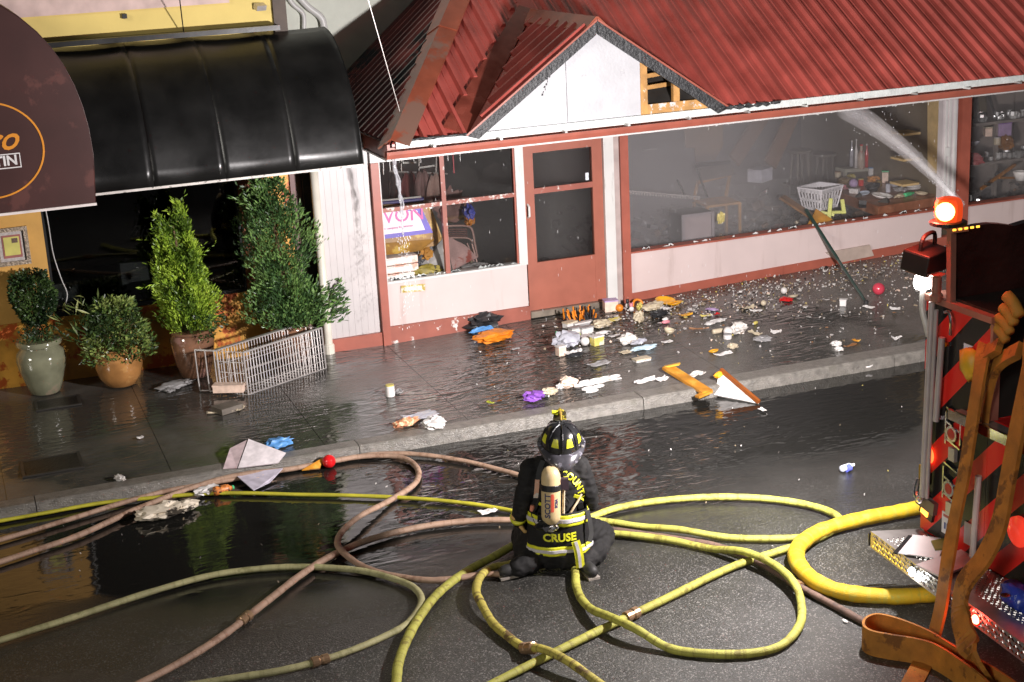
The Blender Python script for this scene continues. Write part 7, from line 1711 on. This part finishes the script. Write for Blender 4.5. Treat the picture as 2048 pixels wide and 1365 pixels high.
# laundry basket
bk = thing('laundry_basket', 'white slotted plastic laundry basket left of the display table', 'basket', (11.205, 0.700, 0.870))
cB = Vector((11.253, 0.750, 0.828)); MBW = mat('white_basket_plastic',(0.62,0.60,0.62),0.4,var=0.06)
w0, w1, hB = 0.15, 0.20, 0.30
R_ = Matrix.Rotation(0.35,3,'Z')
def bc(sx, sy, t): ww = w0+(w1-w0)*t; return cB+R_ @ Vector((sx*ww*1.2, sy*ww, hB*t))
cor = [(-1,-1),(1,-1),(1,1),(-1,1)]
for i in range(4):
    a, e = cor[i], cor[(i+1)%4]; b = MB()
    for t0, t1 in ((0,0.12),(0.40,0.52),(0.80,1.0)):
        vs = [bc(a[0],a[1],t0), bc(e[0],e[1],t0), bc(e[0],e[1],t1), bc(a[0],a[1],t1)]; nn = (vs[1]-vs[0]).cross(vs[2]-vs[0]).normalized(); b.prism(vs, nn*-0.006)
    for k in range(8):
        u = k/7; vs = [bc(a[0]+(e[0]-a[0])*uu, a[1]+(e[1]-a[1])*uu, t) for uu, t in ((u-0.03,0.0),(u+0.03,0.0),(u+0.03,1.0),(u-0.03,1.0))]; nn = (vs[1]-vs[0]).cross(vs[2]-vs[0]).normalized(); b.prism(vs, nn*-0.005)
    b.build('basket_side', MBW, bk)
MB().prism([bc(a,c,0.02) for a, c in cor],(0,0,0.006)).build('basket_base', MBW, bk)
for i in range(4): MB().bar(bc(*cor[i],1.0), bc(*cor[(i+1)%4],1.0), 0.03, 0.02).build('basket_rim', MBW, bk)
# yellow stool, planks
ys = thing('yellow_stool', 'pale yellow plastic folding stool beside the laundry basket', 'stool', (11.316, 0.450, 0.774))
M_YP = mat('pale_yellow_plastic',(0.55,0.56,0.18),0.4,var=0.1)
for a, e in (((11.267, 0.500, 0.993),(11.174, 0.400, 0.731)),((11.442, 0.500, 0.959),(11.411, 0.400, 0.785)),((11.205, 0.450, 0.822),(11.439, 0.420, 0.806)),((11.110, 0.500, 0.832),(11.265, 0.420, 0.785))): MB().bar(a, e, 0.05, 0.035).build('stool_leg', M_YP, ys)
o = thing('broken_panel', 'broken orange brown wood panel leaning inside the long window above the pole', 'panel', (10.969, 0.300, 0.808))
panel('panel_face', [(10.937, 0.350, 0.919), (11.140, 0.250, 0.761), (10.906, 0.200, 0.737), (10.797, 0.250, 0.803)], (0.01,0.02,0), mat('orange_brown_panel',(0.42,0.20,0.035),0.5,var=0.3), o)
panel('panel_batten', [(10.797, 0.250, 0.803), (10.906, 0.200, 0.737), (10.713, 0.200, 0.740)], (0,0.02,0), MATS['orange_brown_panel'], o)
o = thing('long_plank', 'long brown plank lying left of the laundry basket inside the long window', 'plank', (10.764, 0.600, 0.918))
MB().bar((10.651, 0.750, 1.051), (10.907, 0.350, 0.799), 0.16, 0.03).build('board', mat('brown_plank',(0.17,0.085,0.035),0.5,var=0.4), o)
# television
tv = thing('television', 'grey boxy television standing on the floor behind the sill of the long window', 'television', (9.249, 0.550, 0.837))
c = Vector((9.257, 0.550, 0.836)); 
MB().box((c.x-0.24,c.y+0.02,c.z-0.19),(c.x+0.24,c.y+0.40,c.z+0.19)).build('case', mat('dark_grey_case',(0.05,0.048,0.05),0.4), tv, bevel=0.02)
for x0, x1, z0, z1 in ((-0.24,0.24,-0.19,-0.15),(-0.24,0.24,0.155,0.19),(-0.24,-0.20,-0.149,0.154),(0.20,0.24,-0.149,0.154)): MB().box((c.x+x0,c.y-0.01,c.z+z0),(c.x+x1,c.y+0.018,c.z+z1)).build('bezel', mat('mauve_grey_bezel',(0.20,0.18,0.19),0.35), tv)
MB().box((c.x-0.198,c.y+0.004,c.z-0.148),(c.x+0.198,c.y+0.016,c.z+0.153)).build('screen', mat('grey_pink_screen',(0.26,0.22,0.225),0.2,var=0.1), tv)
MB().box((c.x-0.24,c.y,FZ),(c.x+0.24,c.y+0.4,c.z-0.192)).build('stand', M_BLACK, tv)
# wooden chair
cw = thing('wooden_chair', 'orange brown wooden chair with open back in the haze of the long window', 'chair', (10.045, 1.600, 0.941))
M_CW = mat('orange_chair_wood',(0.40,0.20,0.05),0.5,var=0.3)
A_ = {k: Vector(p) for k, p in dict(tl=(9.821, 1.600, 1.214), tr=(10.341, 1.600, 1.276), bl=(9.728, 1.550, 0.986), br=(10.231, 1.550, 0.985), f=(9.782, 1.300, 1.035), f2=(9.623, 1.350, 1.003)).items()}
MB().bar(A_['tl'],A_['tr'],0.03,0.05).build('back_rail',M_CW,cw); MB().bar(A_['tl']+Vector((0,0,0.02)),A_['bl'],0.035).build('back_post',M_CW,cw); MB().bar(A_['tr']+Vector((0,0,0.06)),A_['br'],0.035).build('back_post',M_CW,cw)
MB().prism([A_['bl'],A_['br'],A_['br']+Vector((0,-0.4,-0.02)),A_['bl']+Vector((0,-0.4,-0.02))],(0,0,-0.03)).build('seat',M_CW,cw)
for p in (A_['bl'],A_['br'],A_['br']+Vector((0,-0.38,0)),A_['bl']+Vector((0,-0.38,0))): MB().bar(p+Vector((0,0,-0.03)),Vector((p.x,p.y,FZ)),0.035).build('leg',M_CW,cw)
# black stand, tan board, shelf strip, stools, beams
o = thing('black_easel', 'black folding easel in front of the tan hanging board', 'easel', (9.693, 1.300, 1.240))
MB().bar((9.635, 1.300, 1.488),(9.698, 1.100, 1.098),0.02).build('easel_leg',M_BLACK,o); MB().bar((9.350, 1.300, 1.347),(9.357, 1.100, 1.158),0.02).build('easel_leg',M_BLACK,o); MB().bar((9.631, 1.320, 1.506),(10.171, 1.320, 1.496),0.03,0.05).build('easel_rail',M_BLACK,o)
MB().prism([(9.713, 1.360, 1.450),(10.209, 1.360, 1.480),(10.259, 1.340, 1.310),(9.745, 1.340, 1.283)],(0,0.02,0)).build('easel_board',mat('smoky_board',(0.07,0.06,0.05),0.6),o)
o = MB().prism([(10.146, 2.600, 1.974),(10.774, 2.600, 1.986),(10.768, 2.600, 1.497),(10.634, 2.600, 1.304),(10.321, 2.600, 1.301),(10.308, 2.600, 1.515),(10.154, 2.600, 1.531)],(0,0.03,0)).build('hanging_board',mat('tan_hanging_board',(0.36,0.19,0.05),0.6,var=0.15)); tag(o,'torn tan board hanging from the ceiling in the long window','board')
for k, (a, e, lab) in enumerate((((11.297, 2.300, 1.969),(10.614, 2.000, 1.375),'left one of two brown slanting beams in the smoke'),((11.798, 2.300, 1.958),(11.202, 2.000, 1.254),'right one of two brown slanting beams in the smoke'))):
    o = MB().bar(a, e, 0.22, 0.05, (0,1,0)).build('slanting_beam', mat('smoked_brown_beam',(0.17,0.09,0.05),0.6,var=0.3)); tag(o, lab, 'beam', 'slanting beams in the smoke')
o = thing('blind_strip', 'white toothed blind rail lying aslant at the left of the long window', 'blind', (8.883, 0.900, 1.272))
MB().bar((8.432, 0.900, 1.364),(9.584, 1.100, 1.118),0.012,0.014).build('rail',M_STEEL,o)
for k in range(26):
    p = Vector((8.432, 0.900, 1.364)).lerp(Vector((9.584, 1.100, 1.118)),(k+0.5)/26); MB().obox(p+Vector((0,0,-0.022)),(0.022,0.008,0.045)).build('tooth',M_STEEL,o)
o = MB().bar((9.278, 2.200, 1.632),(9.505, 2.200, 1.636),0.03,0.02).build('white_strip',M_STEEL); tag(o,'short pale strip hanging in the smoke at the far left','strip')
def stool(p, h_, label):
    t = thing('bar_stool', label, 'stool', Vector((p[0],p[1],FZ)), 0, 'dark stools in the smoke')
    MB().lathe((p[0],p[1],p[2]), [(0.17,0),(0.18,0.01),(0.18,0.035),(0.16,0.045)], 18).build('seat', mat('grey_brown_stool',(0.13,0.11,0.09),0.6,var=0.3), t)
    for k in range(4):
        a = PI/4+k*PI/2; MB().bar((p[0]+0.11*math.cos(a),p[1]+0.11*math.sin(a),p[2]),(p[0]+0.19*math.cos(a),p[1]+0.19*math.sin(a),FZ),0.03).build('leg', MATS['grey_brown_stool'], t)
    for k in range(4):
        a, c = PI/4+k*PI/2, PI/4+(k+1)*PI/2; zz = FZ+(p[2]-FZ)*0.4; rr = 0.16; MB().bar((p[0]+rr*math.cos(a),p[1]+rr*math.sin(a),zz),(p[0]+rr*math.cos(c),p[1]+rr*math.sin(c),zz),0.02).build('rung', MATS['grey_brown_stool'], t)
stool((12.070, 2.600, 1.265), 0.8, 'dark wooden bar stool behind the laundry basket')
stool((12.761, 3.000, 1.084), 0.8, 'dimmer bar stool deeper in the smoke')
it('carton','glass_crate',Vector((10.630, 1.300, 1.191)),(0.30,0.22,0.16),CLR,'clear plastic crate in the haze between chair and planks','crate',CLR,rot=0.5)
it('crumple','yellow_grip',Vector((9.573, 0.500, 0.853)),(0.10,0.06,0.16),YEL,'small yellow plastic handle right of the television','toy')
MBp = mat('tan_shelving',(0.48,0.34,0.16),0.6,var=0.2)
o = thing('tall_shelving', 'tall tan shelving beside the white frame at the right of the long window', 'shelving', (12.989, 0.500, 1.485))
MB().bar((12.929, 0.500, 2.251), Vector((12.967, 0.500, 1.171)), 0.10, 0.25, (0,1,0)).build('shelf_side', MBp, o)
for py in range(3):
    MB().box((12.35,0.40,1.05+0.35*py),(12.62,0.70,1.08+0.35*py)).build('shelf_board', MBp, o)
# dark clutter that nobody could count, inside
cr = random.Random(12); cb_ = MB(); ci = []; cm = [M_SOOT_SHADE, mat('clutter_brown',(0.10,0.06,0.035),0.6,var=0.4), GRY, mat('clutter_grey',(0.07,0.068,0.07),0.6,var=0.4), CRM, mat('clutter_red',(0.16,0.05,0.04),0.6)]
for _ in range(900):
    x = cr.uniform(8.1,12.5) if cr.random() < 0.65 else cr.uniform(13.3,18.5); y = cr.uniform(0.18,3.2); z = FZ+abs(cr.gauss(0,0.28))
    if y < 0.9 and 8.1 < x < 9.6 and z > 0.55: continue
    k0 = len(cb_.f); s_ = cr.uniform(0.03,0.14); cb_.obox((x,y,z),(s_*cr.uniform(.5,1.5),s_,s_*cr.uniform(.2,1)),(cr.uniform(-.7,.7),cr.uniform(-.7,.7),cr.uniform(0,3))); 
    ci.extend([cr.choices(range(6),[5,4,1,5,0.6,1])[0]]*(len(cb_.f)-k0))
for _ in range(160):
    x = cr.uniform(4.9,7.5); y = cr.uniform(0.15,1.5); z = FZ+abs(cr.gauss(0,0.2)); k0 = len(cb_.f); s_ = cr.uniform(0.03,0.12)
    cb_.obox((x,y,z),(s_*1.3,s_,s_*0.7),(cr.uniform(-.7,.7),cr.uniform(-.7,.7),cr.uniform(0,3))); ci.extend([cr.choices(range(6),[5,3,1,4,0.4,1])[0]]*(len(cb_.f)-k0))
o = cb_.build('debris', None, mats=cm, fidx=ci, origin=(0,0,0)); tag(o, kind='stuff')

# ------------------------------------------------------------------ right hand window
bw = thing('wall_panelling', 'smoke stained tan panelling at the back of the rightmost window', 'panelling', (14.5,2.6,FZ))
for k in range(6):
    MB().box((13.05+0.95*k,2.5,FZ),(13.05+0.95*k+0.93,2.54,2.46)).build('panel', mat('tan_pink_panel',(0.30,0.24,0.20),0.6,var=0.15,vscale=2), bw)
o = thing('display_shelf', 'dusty shelf covered with glassware across the rightmost window', 'shelf', (14.656, 1.400, 1.527))
MB().box((13.15,1.15,1.62),(18.5,1.55,1.66)).build('shelf_board', mat('dusty_shelf',(0.22,0.19,0.17),0.5,var=0.3), o)
MB().box((13.15,1.2,1.02),(18.5,1.7,1.06)).build('shelf_board', MATS['dusty_shelf'], o)
for xx in (13.2,14.6,16.0): MB().box((xx,1.3,FZ),(xx+0.05,1.36,1.62)).build('shelf_post', MATS['dusty_shelf'], o)
MB().bar((14.461, 1.500, 2.013),(14.514, 1.500, 1.640),0.13,0.05,(0,1,0)).build('shelf_post', mat('charred_post',(0.08,0.06,0.03),0.7,var=0.5), o)
MB().bar((14.841, 1.800, 1.949),(14.986, 1.800, 1.598),0.03).build('shelf_brace', M_BLACK, o)
it('bowl','framed_plate',Vector((14.188, 1.300, 1.313)),(0.24,0.1,0.06),CLR,'glass plate standing at the left of the rightmost window','plate')
it('carton','cream_carton',Vector((14.409, 1.250, 1.444)),(0.16,0.10,0.12),PCH,'peach carton under the dusty shelf','carton',CRM)
it('carton','lilac_picture',Vector((14.745, 1.300, 1.404)),(0.22,0.06,0.18),LIL,'lilac picture frame under the dusty shelf','frame',PUR,rot=0)
it('crumple','amber_teapot',Vector((14.734, 1.250, 1.204)),(0.24,0.18,0.22),mat('amber_brown_glaze',(0.24,0.10,0.02),0.2,var=0.4),'amber brown teapot in the rightmost window','teapot')
it('can','cream_jar',Vector((14.546, 1.200, 1.304)),(0.10,0.1,0.10),CRM,'small cream jar left of the amber teapot','jar',WHT)
it('crumple','red_bundle',Vector((13.916, 0.900, 1.118)),(0.26,0.16,0.18),mat('dusty_red',(0.26,0.06,0.06),0.6,var=0.3),'dusty red bundle low in the rightmost window','bundle')
o = thing('crossed_sticks', 'crossed orange brown sticks lying in the rightmost window', 'stick', (14.142, 0.600, 0.956))
MB().bar((13.740, 0.500, 0.850),(14.641, 0.900, 1.040),0.035).build('stick',mat('orange_stick',(0.36,0.15,0.03),0.5,var=0.2),o); MB().bar((14.189, 0.680, 0.931),(14.669, 0.900, 0.845),0.03).build('stick',MATS['orange_stick'],o)
it('bowl','white_bowl',Vector((14.596, 0.700, 0.839)),(0.24,0.1,0.14),WHT,'white ribbed bowl at the right edge of the rightmost window','bowl')
gl = random.Random(6); b = MB()
for _ in range(150):
    x = gl.uniform(13.2,15.8); sh_ = gl.random()
    p = (x, gl.uniform(1.15,1.5), 1.665) if sh_ < 0.45 else ((x, gl.uniform(1.2,1.6), 1.065) if sh_ < 0.7 else (x, gl.uniform(0.2,0.9), gl.uniform(0.3,0.72)))
    r_ = gl.uniform(0.02,0.06); b.lathe(p, [(r_*0.6,0),(r_,r_*gl.uniform(.4,1.8)),(r_*0.9,r_*1.9)], 7)
o = b.build('glassware', mat('smoky_glassware',(0.30,0.30,0.29),0.12,var=0.6,vscale=5,spec=0.7)); tag(o, kind='stuff')

# ------------------------------------------------------------------ inside the restaurant: set tables behind the dark glass
M_LINEN = mat('white_linen',(0.60,0.62,0.66),0.6,var=0.05)
def chair_in(p, rz_, label):
    t = thing('dining_chair', label, 'chair', p, rz_, 'dining chairs behind the dark glass')
    for sx in (-1,1):
        for sy in (-1,1): MB().bar(local(t,(sx*0.19,sy*0.19,0)), local(t,(sx*0.19,sy*0.19,0.44 if sy < 0 else 0.95)), 0.035).build('leg', M_BLACK, t)
    MB().add([tuple(local(t,q)) for q in [(-.21,-.21,.44),(.21,-.21,.44),(.21,.21,.44),(-.21,.21,.44),(-.21,-.21,.48),(.21,-.21,.48),(.21,.21,.48),(-.21,.21,.48)]],[(0,3,2,1),(4,5,6,7),(0,1,5,4),(1,2,6,5),(2,3,7,6),(3,0,4,7)]).build('seat', M_BLACK, t)
    MB().add([tuple(local(t,q)) for q in [(-.19,.18,.56),(.19,.18,.56),(.19,.22,.56),(-.19,.22,.56),(-.17,.20,.95),(.17,.20,.95),(.17,.24,.95),(-.17,.24,.95)]],[(0,3,2,1),(4,5,6,7),(0,1,5,4),(1,2,6,5),(2,3,7,6),(3,0,4,7)]).build('backrest', M_LINEN, t)
def table_in(p, label, napkin):
    t = thing('dining_table', label, 'table', p, 0, 'set tables behind the dark glass')
    MB().box((p[0]-0.4,p[1]-0.35,p[2]+0.72),(p[0]+0.4,p[1]+0.35,p[2]+0.75)).build('table_top', M_BLACK, t)
    MB().box((p[0]-0.04,p[1]-0.04,p[2]),(p[0]+0.04,p[1]+0.04,p[2]+0.72)).build('leg', M_BLACK, t)
    MB().box((p[0]-0.41,p[1]-0.2,p[2]+0.752),(p[0]+0.1,p[1]+0.2,p[2]+0.757)).build('runner', M_LINEN, t)
    for k in range(3):
        q = (p[0]-0.2+0.2*k, p[1]-0.1+0.1*k, p[2]+0.758)
        g_ = MB().lathe(q, [(0.03,0),(0.006,0.01),(0.005,0.09),(0.035,0.13),(0.03,0.19)], 10).build('wine_glass', CLR); tag(g_, ('left wine glass on %s','middle wine glass on %s','right wine glass on %s')[k] % napkin, 'glass', 'wine glasses on the set tables')
table_in((1.45,1.15,0.12),'set table with white runner behind the left of the restaurant window','the left set table')
table_in((2.55,1.10,0.12),'set table with white runner behind the right of the restaurant window','the right set table')
chair_in((1.25,0.85,0.12),0.3,'dining chair at the left set table behind dark glass'); chair_in((2.05,1.5,0.12),-0.2,'dining chair between the two set tables behind dark glass'); chair_in((2.95,1.6,0.12),-0.5,'dining chair at the right end behind dark glass')

# ------------------------------------------------------------------ water: jet, runnel from the gutter
def water_mat(name, dens, emit=0.0):
    m = bpy.data.materials.new(name); m.use_nodes = True; N = m.node_tree.nodes; L = m.node_tree.links
    N.remove(N['Principled BSDF']); v = N.new('ShaderNodeVolumePrincipled'); v.inputs['Density'].default_value = dens
    v.inputs['Color'].default_value = (0.97,0.94,0.95,1); v.inputs['Anisotropy'].default_value = 0.0
    L.new(v.outputs[0], N['Material Output'].inputs['Volume']); return m
def spray_mat():
    m = bpy.data.materials.new('white_spray'); m.use_nodes = True; N = m.node_tree.nodes; L = m.node_tree.links
    N.remove(N['Principled BSDF'])
    d = N.new('ShaderNodeBsdfTranslucent'); d.inputs[0].default_value = (0.85,0.84,0.85,1)
    d2 = N.new('ShaderNodeBsdfDiffuse'); d2.inputs[0].default_value = (0.85,0.84,0.85,1)
    ad = N.new('ShaderNodeMixShader'); ad.inputs[0].default_value = 0.2; L.new(d2.outputs[0], ad.inputs[1]); L.new(d.outputs[0], ad.inputs[2])
    t = N.new('ShaderNodeBsdfTransparent'); lw = N.new('ShaderNodeLayerWeight'); lw.inputs[0].default_value = 0.5
    tc = N.new('ShaderNodeTexCoord'); nz = noise_node(N, L, tc.outputs['Object'], 9.0, 4, 0.6)
    edge = math_node(N, L, 'POWER', math_node(N, L, 'SUBTRACT', 1.0, lw.outputs['Facing']), 1.8)
    fac = math_node(N, L, 'MULTIPLY', edge, ramp(N, L, nz, 0.3, 0.7, 0.45, 0.95), True)
    mx = N.new('ShaderNodeMixShader'); L.new(fac, mx.inputs[0]); L.new(t.outputs[0], mx.inputs[1]); L.new(ad.outputs[0], mx.inputs[2])
    L.new(mx.outputs[0], N['Material Output'].inputs['Surface']); return m
jet = thing('water_jet', 'white jet of water shooting over the red beacon into the long window', 'water jet', (11.213, -2.200, 1.439))
a, e = Vector((11.054, -2.600, 1.440)), Vector((11.126, -0.050, 2.301))
P = [a.lerp(e,t)+Vector((0,0,0.10*math.sin(PI*t))) for t in np.linspace(0,1,9)]
MB().tube(P, [0.028+0.0075*i for i in range(9)], 12).build('spray_core', spray_mat(), jet, smooth=True)
MB().tube(P, [0.045+0.014*i for i in range(9)], 12).build('spray_mist', water_mat('thin_spray', 3.0), jet)
r = random.Random(2); b = MB()
for _ in range(140):
    t = r.random(); c = a.lerp(e,t)+Vector((0,0,0.10*math.sin(PI*t))); s_ = (0.03+0.12*t)
    p = c+Vector((r.gauss(0,s_),r.gauss(0,s_),r.gauss(0,s_))); q_ = r.uniform(0.002,0.006); b.obox(p,(q_*3,q_,q_),(0,0.7,0.4))
tag(b.build('spray_drops', mat('water_drop',(0.8,0.8,0.82),0.1,var=0), jet), kind='stuff')
o = thing('gutter_runnel', 'thin twisting stream of water pouring from the end of the broken gutter', 'water', (4.779, -0.950, 2.364))
P = smooth_path([(4.677, -1.000, 2.515), (4.706, -0.990, 2.322), (4.738, -0.970, 2.120), (4.755, -0.960, 1.919), (4.757, -0.950, 1.746), (4.757, -0.950, 1.575)],6)
m_w = mat('falling_water',(0.62,0.62,0.66),0.08,var=0.3,vscale=30,spec=0.8,alpha=0.42)
MB().tube(P, [0.022+0.007*math.sin(i*1.3)+0.004*math.sin(i*3.1)-0.0004*i for i in range(len(P))], 8).build('stream', m_w, o, smooth=True)
MB().tube([p+Vector((0.02+0.01*math.sin(i*0.8),0,0)) for i, p in enumerate(P[:-8])], [0.010+0.004*math.sin(i*2.1) for i in range(len(P)-8)], 6).build('strand', m_w, o, smooth=True)
r = random.Random(3); b = MB()
for _ in range(160):
    p = Vector(P[-1])+Vector((r.gauss(0,0.05),r.gauss(0,0.04),-abs(r.gauss(0,0.5)))); q_ = r.uniform(0.002,0.005); b.obox(p,(q_,q_,q_*5))
tag(b.build('falling_drops', MATS['water_drop'], o), kind='stuff')
# drops falling in front of the windows
b = MB(); r = random.Random(9)
for _ in range(150):
    x = r.uniform(4.8,12.6); b.obox((x, r.uniform(-1.0,0.05), r.uniform(0.3,2.4)), (0.002,0.002,r.uniform(0.01,0.04)))
o = b.build('rain', MATS['water_drop'], origin=(0,0,0)); tag(o, kind='stuff')
# smoke hanging inside the burnt rooms
def smoke_box(x0, x1, dens):
    m = water_mat('smoke_volume_%d' % int(dens*1000), dens); 
    o = MB().box((x0,0.115,FZ+0.03),(x1,5.9,2.44)).build('smoke', m); tag(o, kind='stuff'); return o
smoke_box(7.0, 10.2, 0.50); smoke_box(10.201, 11.0, 0.30); smoke_box(11.001, 12.90, 0.15); smoke_box(4.83, 6.99, 0.16); smoke_box(13.06, 18.8, 0.16)

bpy.context.view_layer.update()
